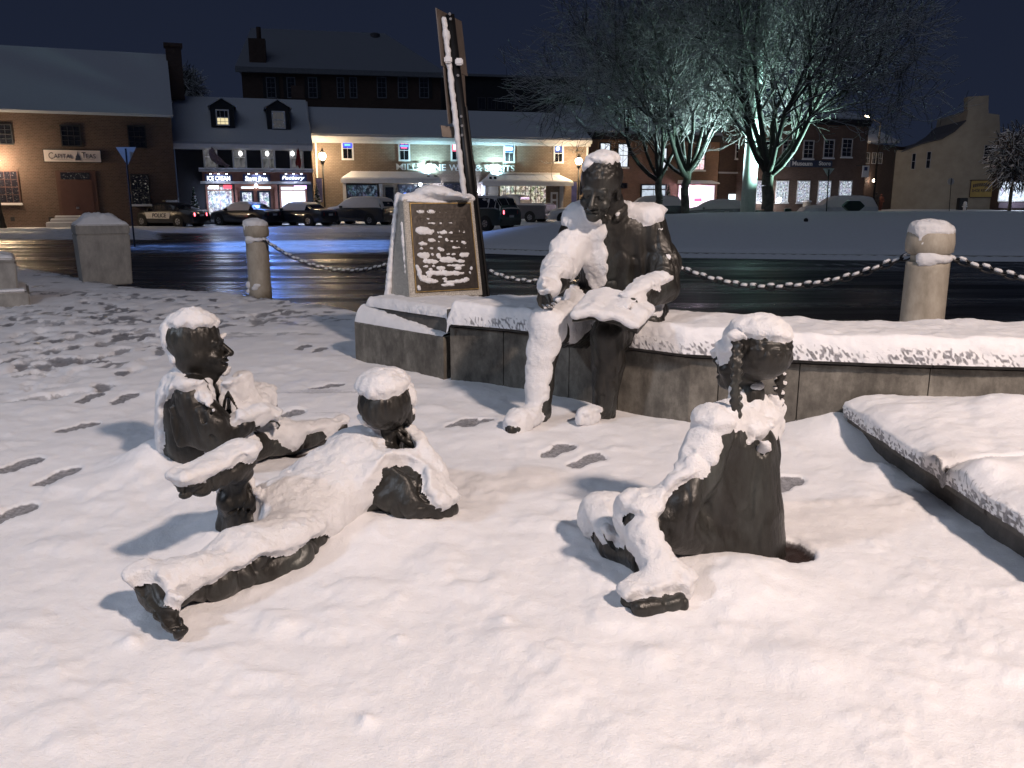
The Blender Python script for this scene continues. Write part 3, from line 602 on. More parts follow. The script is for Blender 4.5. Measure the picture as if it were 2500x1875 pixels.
sl=np.maximum(sl,.30*ss(py,590,600)*(1-ss(py,625,650))*(px<700))
sl=np.maximum(sl,1.*ss(py,560,563)*(1-ss(py,584,590))*(1-ss(px,345,430)))              # ploughed bank on the left
kd=Y-kerb(X); sl=np.maximum(sl,.75*(1-ss(kd,0,.9))); sl=np.maximum(sl,.30*ss(px,1700,2100)*ss(py,600,640)*(1-ss(py,650,690)))
sl=np.maximum(sl,.8*(py<530)*(px>1150))
far=ss(Y,95,140); sl=np.maximum(sl,far)
Zb=Z+.05*ss(sl,.6,1.)*(.4+fbm(np.stack([X,Y,0*X],-1),.8,3)); 
Zb+= .30*np.exp(-((py-577)/7.)**2)*(1-ss(px,330,420))*(.5+fbm(np.stack([X,Y*2,0*X],-1),1.5,8))
road=mesh_np('street',np.stack([X,Y,Zb],-1).reshape(-1,3),[gridfaces(*X.shape)],STREET,attrs={'slush':sl.ravel()}); tag(road,kind='structure')

# ------------------------------------------------------------------ snow mound of the traffic island with its kerb
X,Y=fan(22,56,420,1.25,420); d=poly_dist(X,Y,ISL); P3=np.stack([X,Y,0*X],-1)
hgt=1.12*(1-np.exp(-np.maximum(d,0)/5.2)); Zm=zg(Y)-.13+np.where(d>0,.13+hgt+.02*(fbm(P3,.6,5)-.5)+.012*(fbm(P3,3,6)-.5),.10+.35*np.minimum(d+.08,0))
Zm+=np.where(d>0,.05*ss(d,0,.5),0)
bare=np.where((d>0)&(d<.5),.35,0)*ss(fbm(P3,1.3,9),.45,.6)
mound=mesh_np('snow_mound',np.stack([X,Y,Zm],-1).reshape(-1,3),[gridfaces(*X.shape,keep=d>-.35)],SNOWG,attrs={'bare':bare.ravel(),'dirt':0*bare.ravel()}); tag(mound,kind='structure')
def mz(x,y):
    d=float(poly_dist(np.array([x]),np.array([y]),ISL)[0]); return float(zg(y))-.13+(.18+1.12*(1-math.exp(-d/5.2)) if d>0 else 0)
b=MB(); n=len(ISL)
for i in range(n):
    a=ISL[i];c=ISL[(i+1)%n]; e=(c-a)/np.linalg.norm(c-a); nn=np.array([e[1],-e[0]]); za=float(zg(a[1]))-.13; zc=float(zg(c[1]))-.13
    b.hexa([(*a,za-.3),(*c,zc-.3),(*(c-nn*.02-nn*.15),zc-.3),(*(a-nn*.17),za-.3)],[(*a,za+.14),(*c,zc+.14),(*(c-nn*.17),zc+.14),(*(a-nn*.17),za+.14)])
tag(b.build('island_kerb',PLANC),kind='structure')

# ------------------------------------------------------------------ plaza snow
X,Y=fan(.75,26,560,1.0,620); Zp=zg(Y); P3=np.stack([X,Y,0*X],-1).astype(np.float32)
px,py=pixof(X,Y,Zp)
cl=fbm(P3,5.,8,4); Zp=Zp+.013*ss(cl,.48,.72)*(.5+fbm(P3,1.,9,2))+.05*(fbm(P3,1.1,2,3)-.5)+.024*(fbm(P3,4.2,4,3)-.5)+.006*(fbm(P3,14,6,3)-.5)+.004*(fbm(P3,55,7,2)-.5)
# stray lumps of snow
for _ in range(22):
    x,y=RS.uniform(-3,2.2),RS.uniform(1.,8); r=RS.uniform(.008,.03)*(1+y*.1); hh=RS.uniform(.3,.8)*r; q=((X-x)**2+((Y-y)*1.1)**2)/r**2; msk=q<6
    Zp[msk]+=hh*np.exp(-q[msk])
for (a,bb,r,hh) in ((700,1530,.03,.010),(893,1762,.022,.014),(975,1562,.02,.015),(1230,1525,.03,.02),(1235,1570,.08,.02),(1590,1610,.06,.025),(1960,1620,.1,.03),(1640,1500,.05,.01),(2150,1150,.09,.03),(1890,1090,.1,.02),(1600,1380,.16,.035),(1800,1410,.2,.05),(560,1600,.12,.012)):
    p=G(a,bb); q=((X-p[0])**2+(Y-p[1])**2)/r**2; Zp+=hh*np.exp(-q)
# snow banked against the statues and the wall foot
for (a,bb,r,hh) in ((400,1130,.15,.09),(370,1155,.22,.05),(520,1200,.2,.03),(610,1290,.2,.06),(880,1290,.3,.04),(1210,1060,.2,.03),(1700,1395,.22,.012),(1960,1030,.3,.05),(2080,1060,.25,.09),(1150,960,.2,.03)):
    p=G(a,bb); q=((X-p[0])**2+(Y-p[1])**2)/r**2; Zp+=hh*np.exp(-q)
bare=np.zeros(X.shape,np.float32); dirt=np.zeros(X.shape,np.float32)
def print_at(x,y,ang,L=.27,depth=.014,w=.5,strength=1.):
    global Zp
    m=((X-x)**2+(Y-y)**2)<(L*.8)**2
    if not m.any(): return
    c,s_=math.cos(ang),math.sin(ang); u=((X[m]-x)*c+(Y[m]-y)*s_)/(L*.5); v=(-(X[m]-x)*s_+(Y[m]-y)*c)/(L*.5)
    q=np.minimum((u-.42)**2/.30+v**2/(w*w*.85),(u+.6)**2/.14+v**2/(w*w*.5)); q=np.minimum(q,(u**2)/.5+v**2/(w*w*.4))
    q=q+.9*(fbm(P3[m],18,31,3)-.5); k=1-ss(q,.6,1.15); rim=np.exp(-((q-1.5)/.4)**2)
    Zp[m]+= -depth*k+.003*rim; bare[m]=np.maximum(bare[m],k*strength)
for (a,bb,an,st) in ((50,1140,1.1,.9),(140,1165,1.0,.9),(22,1258,.9,.8),(220,970,1.3,.8),(305,973,1.4,.8),(190,1040,.5,.8),(300,815,1.2,.8),(1363,1098,.2,.75),(1432,1124,.1,.7),(1918,1182,.1,.55),(800,945,-.2,.5),(1130,1035,.1,.7),(1165,1038,.3,.6),(780,855,1.3,.8),(740,850,1.2,.6),(700,1015,.2,.3),(2180,1030,.1,.4)):
    p=G(a,bb); print_at(p[0],p[1],an*.5+.8,strength=1.)
for _ in range(640):
    a,bb=RS.uniform(-150,820),RS.triangular(655,735,1010)
    if a>430 and bb>800: continue
    if bb>1000-.6*max(a,0)*.7+60: continue
    p=G(a,bb); print_at(p[0],p[1],RS.normal(1.5,.45),L=RS.uniform(.22,.34),depth=RS.uniform(.006,.02),w=RS.uniform(.42,.65),strength=RS.uniform(.2,.72))
# bare mulch by the girl, under the boy and the drip lines of the wall
for (a,bb,rx,ry) in ((1925,1345,.09,.12),(700,1105,.3,.05),(830,1330,.0,.0)):
    if rx==0: continue
    p=G(a,bb); q=((X-p[0])/rx)**2+((Y-p[1])/ry)**2+.9*(fbm(P3,14,12,3)-.5); k=1-ss(q,.6,1.1); bare=np.maximum(bare,k); dirt=np.maximum(dirt,k); Zp-=.03*k
tr=ss(fbm(P3*np.array([.5,1.2,1],np.float32),2.4,41,3),.50,.64)*ss(Y,6.,8.5)*(1-ss(X,-1.6,-.4)); bare=np.maximum(bare,.62*tr*ss(fbm(P3,9,43,2),.40,.6)); Zp-=.01*tr
lines=np.exp(-((fbm(P3*np.array([.25,1.,1],np.float32),1.4,77,2)-.5)/.012)**2)*(X<-1.)*ss(Y,3.4,4.5); bare=np.maximum(bare,.5*lines*ss(vn(P3,1.2,5),.45,.6))
kd=Y-kerb(X)+.25*(fbm(P3,2.2,51,3)-.5); bare=np.maximum(bare,.7*ss(kd,-.9,-.1)*ss(fbm(P3,3,52,3),.42,.55)); Zp-=.3*ss(kd,-.1,.12)
wl=None
inner=((X>1.8)&(Y<6.5))
keep=(kd<.5)&~((X>2.1)&(Y<4.2))
plaza=mesh_np('plaza_snow',np.stack([X,Y,Zp],-1).reshape(-1,3),[gridfaces(*X.shape,keep=keep)],SNOWG,attrs={'bare':bare.ravel(),'dirt':dirt.ravel()}); tag(plaza,kind='structure')
gx=np.linspace(-60,26,300); gy=np.concatenate([np.linspace(-14,0,12),np.linspace(.4,32,130)]); XX,YY=np.meshgrid(gx,gy,indexing='ij'); kk=YY-kerb(XX); P4=np.stack([XX,YY,0*XX],-1)
ZZ=zg(YY)+.05*(fbm(P4.astype(np.float32),1.1,2,3)-.5)-.004; ins=(np.abs(XX)<.98*YY-.75)&(YY>1.3); ZZ=np.where(ins,ZZ-.45,ZZ); ZZ=np.where(kk>-.1,ZZ-.3,ZZ)
tag(mesh_np('plaza_ground',np.stack([XX,YY,ZZ],-1).reshape(-1,3),[gridfaces(300,len(gy),keep=(kk<.6)&~((XX>1.8)&(YY>1.2)&(YY<4.)))[:,::-1]],SNOW),kind='structure')
# dead twigs poking through near the girl
# ------------------------------------------------------------------ low wall
BASE=[(869,879),(1084,927),(1100,930),(1270,950),(1353,966),(1505,1002),(1666,1032),(1899,1052),(2080,1053)]
WP=[G(*p)[:2] for p in BASE]; WP[-1]=np.array([1.9,4.33]); WP+= [np.array([2.9,4.18]),np.array([4.2,4.1]),np.array([6.5,4.1])]; WP=np.array(WP)
seg=np.concatenate([[0],np.cumsum(np.linalg.norm(np.diff(WP,axis=0),axis=1))])
def wpt(s,off=0.):
    s=np.asarray(s,float); x=np.interp(s,seg,WP[:,0]);y=np.interp(s,seg,WP[:,1]); e=.12
    dx=np.interp(s+e,seg,WP[:,0])-np.interp(s-e,seg,WP[:,0]); dy=np.interp(s+e,seg,WP[:,1])-np.interp(s-e,seg,WP[:,1]); l=np.hypot(dx,dy)
    return x-dy/l*off,y+dx/l*off          # off>0: behind the face
wall=empty('low_concrete_wall',(.6,4.8,0),label='long low concrete bench wall capped with granite and snow, behind the statues',cat='wall')
sB=seg[2]; joints=[sB]; 
s_=sB
for dlt in (.42,.55,.40,.62,.42,.65,.5,.7,.55,.65,.6,.7,.8,.9):
    s_+=dlt; joints.append(min(s_,seg[-1]))
    if s_>=seg[-1]: break
def strip(b,s0,s1,o0,o1,z0,z1,n=4):
    ss_=np.linspace(s0,s1,n+1); 
    for i in range(n):
        q=[wpt(ss_[i],o0),wpt(ss_[i+1],o0),wpt(ss_[i+1],o1),wpt(ss_[i],o1)]
        b.hexa([(*c,z0) for c in q],[(*c,z1) for c in q])
for i in range(len(joints)-1):
    b=MB(); strip(b,joints[i]+.003,joints[i+1]-.003,0.0,.2,-.1,.372); b.build('block',CONC,wall)
b=MB(); strip(b,sB,seg[-1],.015,.6,-.1,.36,30); b.build('core',CONC,wall)
for i in range(0,len(joints)-1,2):
    j=min(i+2,len(joints)-1); b=MB(); strip(b,joints[i]+.004,joints[j]-.004,-.035,.62,.385,.50,6); b.build('cap_slab',CAPC,wall)
def snow_strip(name,parent,s0,s1,zc,depth,front,seed,n=None,ove=-.05,hs=.045,lump=.03,bare_front=.5,ends=True):
    n=n or int((s1-s0)/.011); U=np.concatenate([np.linspace(0,.28,16),np.linspace(.3,1,44)]); S_=np.linspace(s0,s1,n)
    SS,UU=np.meshgrid(S_,U,indexing='ij'); x0,y0=wpt(SS.ravel(),0.); x0=x0.reshape(SS.shape);y0=y0.reshape(SS.shape); x1,y1=wpt(SS.ravel(),1.); nx=x1.reshape(SS.shape)-x0; ny=y1.reshape(SS.shape)-y0
    fr=np.clip(UU/.28,0,1); a=fr*math.pi/2
    off=np.where(UU<.28,ove-.012+ .05*(1-np.cos(a)), ove+.038+(UU-.28)/.72*(depth-ove-.038)); z=np.where(UU<.28,zc-front+(front+hs)*np.sin(a),zc+hs)
    q=np.stack([x0+nx*off,y0+ny*off,z],-1).astype(np.float32)
    nz=fbm(q,3.5,seed,3)-.5; n2=fbm(q,16,seed+2,3)-.5; n3=fbm(q,60,seed+4,2)-.5
    top=ss(UU,.1,.35); z=z+top*(lump*2*nz+.02*n2+.004*n3)*(1-ss(UU,.92,1)*.3); off=off-(1-top)*(.016*n2+.012*n3+.02*nz)
    z=np.where(UU>.93,z-(UU-.93)/.07*(hs+.05),z)
    if ends: e=np.minimum(SS-s0,s1-SS); z=z-(1-ss(e,0,.03))*(hs+.02)
    v=np.stack([x0+nx*off,y0+ny*off,z],-1); br=bare_front*(1-ss(UU,.04,.19))*(.35+1.3*ss(fbm(q,105,seed+8,2),.42,.66))*(.25+.8*fbm(q,5,seed+9,2))
    return mesh_np(name,v.reshape(-1,3),[gridfaces(*SS.shape)[:,::-1]],SNOWC if bare_front>0 else SNOW,parent,attrs={'bare':br.ravel(),'dirt':0*br.ravel()})
SNOWC=SNOWG
snow_strip('snow_cover',wall,sB+.02,seg[-1],.50,.66,.095,3,bare_front=.75)
# left pedestal block with its granite slab
ped=empty('pedestal_block',(-.8,6.3,0),label='concrete pedestal block at the left end of the bench wall, carrying a sloped granite slab',cat='pedestal')
b=MB(); strip(b,0,seg[1],0,.75,-.1,.30,3); b.build('block',CONC,ped)
x,y=wpt(seg[1]*.5); q0=[wpt(.0,.06),wpt(seg[1]-.02,.06),wpt(seg[1]-.02,.8),wpt(0,.8)]; q1=[wpt(.07,.1),wpt(seg[1]-.05,.1),wpt(seg[1]-.05,.76),wpt(.07,.76)]
b=MB(); b.hexa([(*c,.305) for c in q0],[(*c,.44) for c in q1]); b.build('granite_slab',CAPC,ped,bevel=.008)
snow_strip('snow_cover',ped,.03,seg[1]-.02,.44,.8,.02,13,ove=.085,hs=.05,lump=.02,bare_front=0)
# wedge of snow left on the ledge below the slab
n=60;SS,UU=np.meshgrid(np.linspace(0,seg[1]-.02,n),np.linspace(0,1,10),indexing='ij'); x0,y0=wpt(SS.ravel(),0.); x1,y1=wpt(SS.ravel(),1.); x0=x0.reshape(SS.shape);y0=y0.reshape(SS.shape);nx=x1.reshape(SS.shape)-x0;ny=y1.reshape(SS.shape)-y0
th=.11*(1-SS/seg[1])+.028; off=UU*.1-.014*np.sin(UU*3); z=.29+th*np.sin(UU*math.pi/2); v=np.stack([x0+nx*off,y0+ny*off,z],-1); v+=(fbm(v.astype(np.float32),18,5,3)[...,None]-.5)*np.array([.01,-.012,.025])
mesh_np('snow_ledge',v.reshape(-1,3),[gridfaces(*SS.shape)[:,::-1]],SNOW,ped)

# ------------------------------------------------------------------ right platform
PX0,PX1,PY0,PY1,PZ=1.76,6.5,.95,4.02,.17
plat=empty('low_platform',(3,2.6,0),label='low dark granite edged platform covered in snow at the right edge of the plaza',cat='platform')
b=MB(); b.box((PX0+.05,PY0,-.2),(PX1,PY1+.25,.085)); b.build('base',CAPC,plat)
for i in range(5):
    y0=PY0+i*(PY1+.25-PY0)/5; b=MB(); b.box((PX0,y0+.003,.09),(PX0+.5,y0+(PY1+.25-PY0)/5-.003,PZ)); b.build('edge_stone',CAPC,plat,bevel=.006)
b=MB(); b.box((PX0+.503,PY0,.09),(PX1,PY1+.25,PZ-.004)); b.build('deck',CAPC,plat)
nx_,ny_=330,300; gx=np.concatenate([PX0-.012+np.zeros(10),np.linspace(PX0-.008,PX1,nx_)]); gz=np.concatenate([np.linspace(PZ-.05,PZ,10),np.zeros(nx_)])
gy=np.linspace(PY0,PY1+.27,ny_); XX,YY=np.meshgrid(gx,gy,indexing='ij'); ZZ=np.repeat(gz[:,None],ny_,1); P3=np.stack([XX,YY,0*XX],-1).astype(np.float32)
isf=np.arange(len(gx))[:,None]<10; n1=fbm(P3,3,61,3)-.5;n2=fbm(P3,14,62,3)-.5
top=PZ+.005+.06*(1-np.exp(-np.maximum(XX-PX0,0)/.09))+.05*n1+.02*n2
ZZ=np.where(isf,ZZ,top); XX=np.where(isf,XX-.02*n2-.012*(fbm(np.stack([XX,YY,ZZ],-1).astype(np.float32),50,63,2)-.5),XX)
a=G(2280,1120,PZ+.05); g2=YY-(a[1]+.35*(XX-a[0])*0.2+.05*n1); gr=np.exp(-(g2/.022)**2)*ss(XX,a[0]-.03,a[0]+.05); ZZ-=.03*gr
for (aa,bb,r,hh) in ((2270,1105,.05,.04),(2400,1150,.09,.05),(2470,1020,.22,.09),(2210,1000,.3,.02)):
    p=G(aa,bb,PZ+.05); ZZ=ZZ+np.where(isf,0,hh*np.exp(-((XX-p[0])**2+(YY-p[1])**2)/r**2))
fr=np.stack([XX,YY,ZZ],-1).astype(np.float32)
br=np.where(isf,1.-np.arange(len(gx))[:,None]/14.,0)*(.3+1.2*ss(fbm(fr,95,64,2),.42,.66))+.8*gr+(~isf)*np.exp(-np.maximum(XX-PX0,0)/.03)*.55*ss(fbm(fr,90,66,3),.42,.6)*ss(3.8-YY,0,.5)
mesh_np('snow_cover',np.stack([XX,YY,ZZ],-1).reshape(-1,3),[gridfaces(len(gx),ny_)],SNOWG,plat,attrs={'bare':br.ravel(),'dirt':0*br.ravel()})

# ------------------------------------------------------------------ memorial stone with its plaque
st=empty('memorial_stone',(-.6,6.6,.45),label='speckled granite memorial stone with a bronze text plaque under lumps of snow',cat='memorial')
fl=J(1001,733,6.42); fr_=J(1179,717,6.72); lb=J(949,727,6.72); tl=J(984,486,6.60); tr_=J(1155,484,6.86); tb=J(972,483,6.84)
zb=.5; 
for p_ in (fl,fr_,lb): p_[2]=.475
br_=fr_+(lb-fl); tbr=tr_+(tb-tl)
zt=(tl[2]+tr_[2])/2; tl[2]=tr_[2]=tb[2]=tbr[2]=zt
b=MB(); b.hexa([fl,fr_,br_,lb],[tl,tr_,tbr,tb]); b.build('stone',GRAN,st,bevel=.006)
cx=(fl+fr_+br_+lb)/4; b=MB(); b.hexa([cx+(p-cx)*.8+np.array([0,0,-.07]) for p in (fl,fr_,br_,lb)],[cx+(p-cx)*.8+np.array([0,0,.01]) for p in (fl,fr_,br_,lb)]); b.build('foot',CAPC,st)
def fq(u,v,o=0.):       # point on the sloping front: u across, v up, o outwards
    a=fl+(fr_-fl)*u; c=tl+(tr_-tl)*u; nrm=np.cross(fr_-fl,tl-fl); nrm/=np.linalg.norm(nrm); nrm=nrm if nrm[1]<0 else -nrm; return a+(c-a)*v+nrm*o
PLQ=M_plain('plaque_bronze',(.028,.022,.018),.42,.4,.25,30,.15); BRASS=M_plain('polished_brass',(.26,.18,.07),.4,.8,.5,20); LETB=M_plain('letter_bronze',(.06,.05,.042),.4,.6,.2,30)
u0,u1,v0,v1=.085,.935,.075,.945
b=MB(); b.hexa([fq(u0,v0,.001),fq(u1,v0,.001),fq(u1,v1,.001),fq(u0,v1,.001)],[fq(u0,v0,.013),fq(u1,v0,.013),fq(u1,v1,.013),fq(u0,v1,.013)]); plq=b.build('plaque',PLQ,st)
b=MB(); w=.009
for (a0,a1,c0,c1) in ((u0-w,u0,v0-w,v1),(u1,u1+w,v0-w,v1),(u0,u1,v0-w,v0),(u0-w,u1+w,v1,v1+w)):
    b.hexa([fq(a0,c0,.001),fq(a1,c0,.001),fq(a1,c1,.001),fq(a0,c1,.001)],[fq(a0,c0,.018),fq(a1,c0,.018),fq(a1,c1,.018),fq(a0,c1,.018)])
b.build('plaque_frame',BRASS,st)
b=MB(); rows=[.885,.862,.835,.80,.765,.70,.655,.62,.585,.55,.515,.48,.445,.405,.37,.335,.30,.25,.215,.18,.14,.115]
for r_ in rows:
    u=RS.uniform(.17,.24); ue=RS.uniform(.78,.86); hh=.016 if r_ not in (.70,.885) else .022
    while u<ue:
        ww=RS.uniform(.008,.018); 
        if RS.rand()>.12: b.hexa([fq(u,r_,.012),fq(u+ww,r_,.012),fq(u+ww,r_+hh,.012),fq(u,r_+hh,.012)],[fq(u,r_,.017),fq(u+ww,r_,.017),fq(u+ww*.8,r_+hh,.017),fq(u+ww*.2,r_+hh,.017)])
        u+=ww+.006
tag(b.build('raised_letters',LETB,st),kind='stuff')
T=Sculpt((-1.35,6.3,.42),(-.05,7.2,1.42),.0065)
def lump(u,v,ru,rv,o=.012):
    c=fq(u,v,o); ax=(fr_-fl)/np.linalg.norm(fr_-fl); up=(tl-fl)/np.linalg.norm(tl-fl); T.ell(c,(ru,.016,rv),np.array([ax,np.cross(up,ax),up]),k=.012)
def lrow(y,xs,h0):      # lumps given in the photograph's plaque crop
    pass
def pq(X_,Y_):          # crop position (940..1200 x 470..760, 5.72 times) -> u,v on the plaque
    px=940+X_/5.72; py=470+Y_/5.72; r=ray(px,py); nrm=np.cross(fr_-fl,tl-fl); s=np.dot(fl-C0,nrm)/np.dot(r,nrm); return C0+r*s
def lp(x0,x1,y0,y1):
    a=pq((x0+x1)/2,(y0+y1)/2); wv=np.linalg.norm(pq(x1,y1)-pq(x0,y1))/2; hv=np.linalg.norm(pq(x0,y1)-pq(x0,y0))/2
    ax=(fr_-fl)/np.linalg.norm(fr_-fl); up=(tl-fl)/np.linalg.norm(tl-fl); nr=np.cross(up,ax); nr=nr if nr[1]<0 else -nr
    T.ell(a+nr*.012,(wv*1.12,max(.015,min(.022,hv*.7)),max(hv*1.15,.0115)),np.array([ax,nr,up]),k=.010)
for q in ((425,545,245,300),(570,720,250,305),(735,765,275,300),(800,900,270,295),(950,1070,258,300),(1090,1130,310,340),(565,610,360,390),(550,700,425,442),(735,790,428,445),(850,950,428,440),
    (420,610,485,595),(560,680,520,590),(700,860,540,590),(780,860,520,590),(860,950,550,590),(950,1060,500,580),(1020,1150,530,585),(720,790,620,645),(930,965,612,640),(455,580,695,750),(590,700,645,705),(720,780,680,715),(820,870,630,700),(860,1020,665,705),(1030,1135,675,735),
    (470,520,780,800),(610,660,775,800),(700,780,770,800),(890,1060,765,790),(1090,1135,765,785),(740,830,790,835),(445,615,840,925),(625,670,855,885),(690,770,850,930),(830,900,850,880),(905,990,855,885),(1005,1165,830,915),(515,740,935,1000),(745,980,900,990),(950,1115,940,990),
    (520,590,1020,1050),(640,690,1015,1050),(700,830,1030,1085),(850,1120,1010,1040),(600,650,1060,1090),(960,1060,1050,1080),(570,1095,1095,1165),(570,640,1100,1190),(440,500,1060,1190),(420,460,1020,1090),(470,580,1160,1240),(530,730,1205,1270),(780,865,1190,1230),(970,1045,1215,1255),(1050,1165,1190,1250),(440,490,1300,1370),(1170,1210,1035,1090),(1160,1190,1110,1140),(770,960,1285,1305),(800,1100,1245,1262),
    (330,1160,128,160)): lp(*q)
T.cap(tl+np.array([.0,.02,0]),tr_+np.array([0,.02,0]),.018,k=.02); T.cap(tb,tbr,.02,k=.02)
for (a,bb,r) in ((1040,468,.05),(1060,466,.055),(1080,470,.05),(1010,480,.035),(1110,476,.035),(1140,482,.02),(990,486,.025)): T.ell(J(a,bb,6.75),(r*1.6,.1,r*.75),k=.04)
ctop=(tl+tr_+tb+tbr)/4; T.box(ctop+np.array([0,0,.012]),(np.linalg.norm(tr_-tl)/2-.01,.1,.02),np.array([(tr_-tl)/np.linalg.norm(tr_-tl),np.cross([0,0,1],(tr_-tl)/np.linalg.norm(tr_-tl)),[0,0,1]]),.015,.03)
for i in range(12):       # plastered windward edge on the left
    u=i/11; T.ell(tb+(lb-tb)*u+np.array([.0,-.01,0]),(.022+.01*u,.06,.05),k=.03)
T.cap(J(982,545,6.6),J(986,600,6.56),.012,.016,k=.01); T.cap(J(986,600,6.56),J(991,680,6.5),.014,.004,k=.01)
T.body('snow_cover',SNOW,st,lambda P,N:.008*(fbm(P,45,14,3)-.5)*2+.003*(vn(P,130,3)-.5))

# ------------------------------------------------------------------ bollards and chain
def bollard(px,Y,zt_,lab,lean=0):
    p=J(px,600,Y); z0=float(zg(Y)); H=zt_-z0; root=empty('bollard',(p[0],Y,z0),label=lab,cat='bollard',group='concrete bollards joined by a chain'); R_=.155
    b=MB(); b.lathe((p[0],Y,z0),[(R_*1.03,-.1),(R_*1.0,.02),(R_*.97,H-.34),(R_*.97,H-.30)],32); b.build('shaft',BOLC,root,smooth=True)
    b=MB(); b.lathe((p[0],Y,z0),[(R_*.8,H-.30),(R_*.8,H-.24)],32); b.build('neck',BOLC,root,smooth=True)
    b=MB(); b.lathe((p[0],Y,z0),[(R_*.86,H-.245),(R_*1.06,H-.225),(R_*1.09,H-.16),(R_*1.04,H-.09),(R_*.8,H-.045)],32); b.build('head',BOLC,root,smooth=True)
    S=Sculpt((p[0]-.25,Y-.25,z0-.05),(p[0]+.25,Y+.25,z0+H+.1),.0085)
    S.ell((p[0],Y,z0+H-.075),(R_*1.03,R_*1.03,.075),k=.03); S.ell((p[0]-.03,Y-.02,z0+H-.04),(R_*.85,R_*.85,.05),k=.03); S.cap((p[0]-.1,Y-.1,z0+H-.16),(p[0]-.13,Y-.07,z0+H-.06),.025,k=.03)
    for i in range(14): a=-2.4+i*.12; S.ell((p[0]+R_*.87*math.cos(a),Y+R_*.87*math.sin(a),z0+H-.27),(.035,.035,.022+(.03 if i<6 else 0)),k=.02)
    for i in range(5): a=RS.uniform(-2.6,-.6); S.ell((p[0]+R_*.95*math.cos(a),Y+R_*.95*math.sin(a),z0+RS.uniform(.0,.12)),(.05,.02,.03),k=.03)
    S.body('snow_cover',SNOW,root,lambda P,N:.012*(fbm(P,25,14,3)-.5)*2)
    return np.array([p[0],Y,z0+H-.27])
B1=bollard(628,11.6,.95,'farthest left concrete bollard, standing alone between planter and memorial stone')
B2=bollard(1075,9.7,.97,'concrete bollard hidden behind the memorial stone')
B3=bollard(1560,7.9,1.0,'concrete bollard standing behind the seated man')
B4=bollard(2270,6.3,1.075,'large snow-capped concrete bollard at the right, nearest to the camera')
B5=np.array([6.2,4.3,.75])
IRON=M_plain('chain_iron',(.03,.03,.032),.45,.7,.2,30); STEEL=M_plain('galvanised_steel',(.35,.36,.38),.35,.9,.15,12)
lk=MB(); pr=[]; nn=14
for i in range(nn):
    t=2*math.pi*i/nn; pr.append(Vector((.042*math.cos(t)*(1+.25*abs(math.cos(t))),.024*math.sin(t),0)))
vs=[];fs=[]
for i in range(nn):
    c=pr[i]; tn=(pr[(i+1)%nn]-pr[i-1]).normalized(); sd=tn.cross(Vector((0,0,1)))
    for k in range(6): a=2*math.pi*k/6; vs.append(c+sd*math.cos(a)*.0075+Vector((0,0,1))*math.sin(a)*.0075)
for i in range(nn):
    for k in range(6): fs.append((i*6+k,((i+1)%nn)*6+k,((i+1)%nn)*6+(k+1)%6,i*6+(k+1)%6))
LK=bpy.data.meshes.new('link'); LK.from_pydata([tuple(v) for v in vs],[],fs); LK.materials.append(IRON); LK.shade_smooth()
def chain_span(a,c,sag,lab,start=True):
    a=np.array(a);c=np.array(c); d=(c-a)[:2]; L=np.linalg.norm(d); e=d/L
    a=a.copy();c=c.copy(); a[:2]+=e*.155; c[:2]-=e*.155; root=empty('chain',a,label=lab,cat='chain',group='snowy chains between the bollards')
    N_=400; t=np.linspace(0,1,N_); pts=a+(c-a)*t[:,None]; pts[:,2]-=sag*4*t*(1-t); ln=np.concatenate([[0],np.cumsum(np.linalg.norm(np.diff(pts,axis=0),axis=1))]); n_=int(ln[-1]/.078)
    Sn=MB()
    for i in range(n_+1):
        s=ln[-1]*i/n_; p=np.array([np.interp(s,ln,pts[:,k]) for k in range(3)]); p2=np.array([np.interp(min(s+.02,ln[-1]),ln,pts[:,k]) for k in range(3)])-np.array([np.interp(max(s-.02,0),ln,pts[:,k]) for k in range(3)]); p2/=np.linalg.norm(p2)
        q=Vector(p2).to_track_quat('X','Z'); M=q.to_matrix()@Matrix.Rotation(math.radians(90 if i%2 else 0)+.3,3,'X')
        o=bpy.data.objects.new('link',LK); COL.objects.link(o); o.parent=root; o.matrix_parent_inverse=Matrix.Translation(-root.location); o.matrix_basis=Matrix.Translation(p)@M.to_4x4()
        if RS.rand()<.93:
            l=.032; hx=Vector(p2)*l; up=Vector((0,0,1)); sd=Vector(p2).cross(up).normalized()*(.019 if i%2 else .028); cc=Vector(p)+up*(.022 if i%2 else .010)+up*RS.uniform(-.003,.004); h=.013
            h=.0125; cc=cc+up*.003
            Sn.hexa([cc-hx-sd-up*h,cc+hx-sd-up*h,cc+hx+sd-up*h,cc-hx+sd-up*h],[cc-hx*.8-sd*.6+up*h,cc+hx*.8-sd*.6+up*h,cc+hx*.8+sd*.6+up*h,cc-hx*.8+sd*.6+up*h])
    o=Sn.build('snow',SNOW,root,bevel=.006,smooth=True)
chain_span(B1,B2,.36,'snowy chain hanging between the far left bollard and the memorial stone')
chain_span(B2,B3,.34,'snowy chain passing behind the seated man\'s outstretched hand')
chain_span(B3,B4,.27,'long snowy chain hanging between the seated man and the right bollard')
chain_span(B4,B5,.25,'snowy chain running out of view from the right bollard')

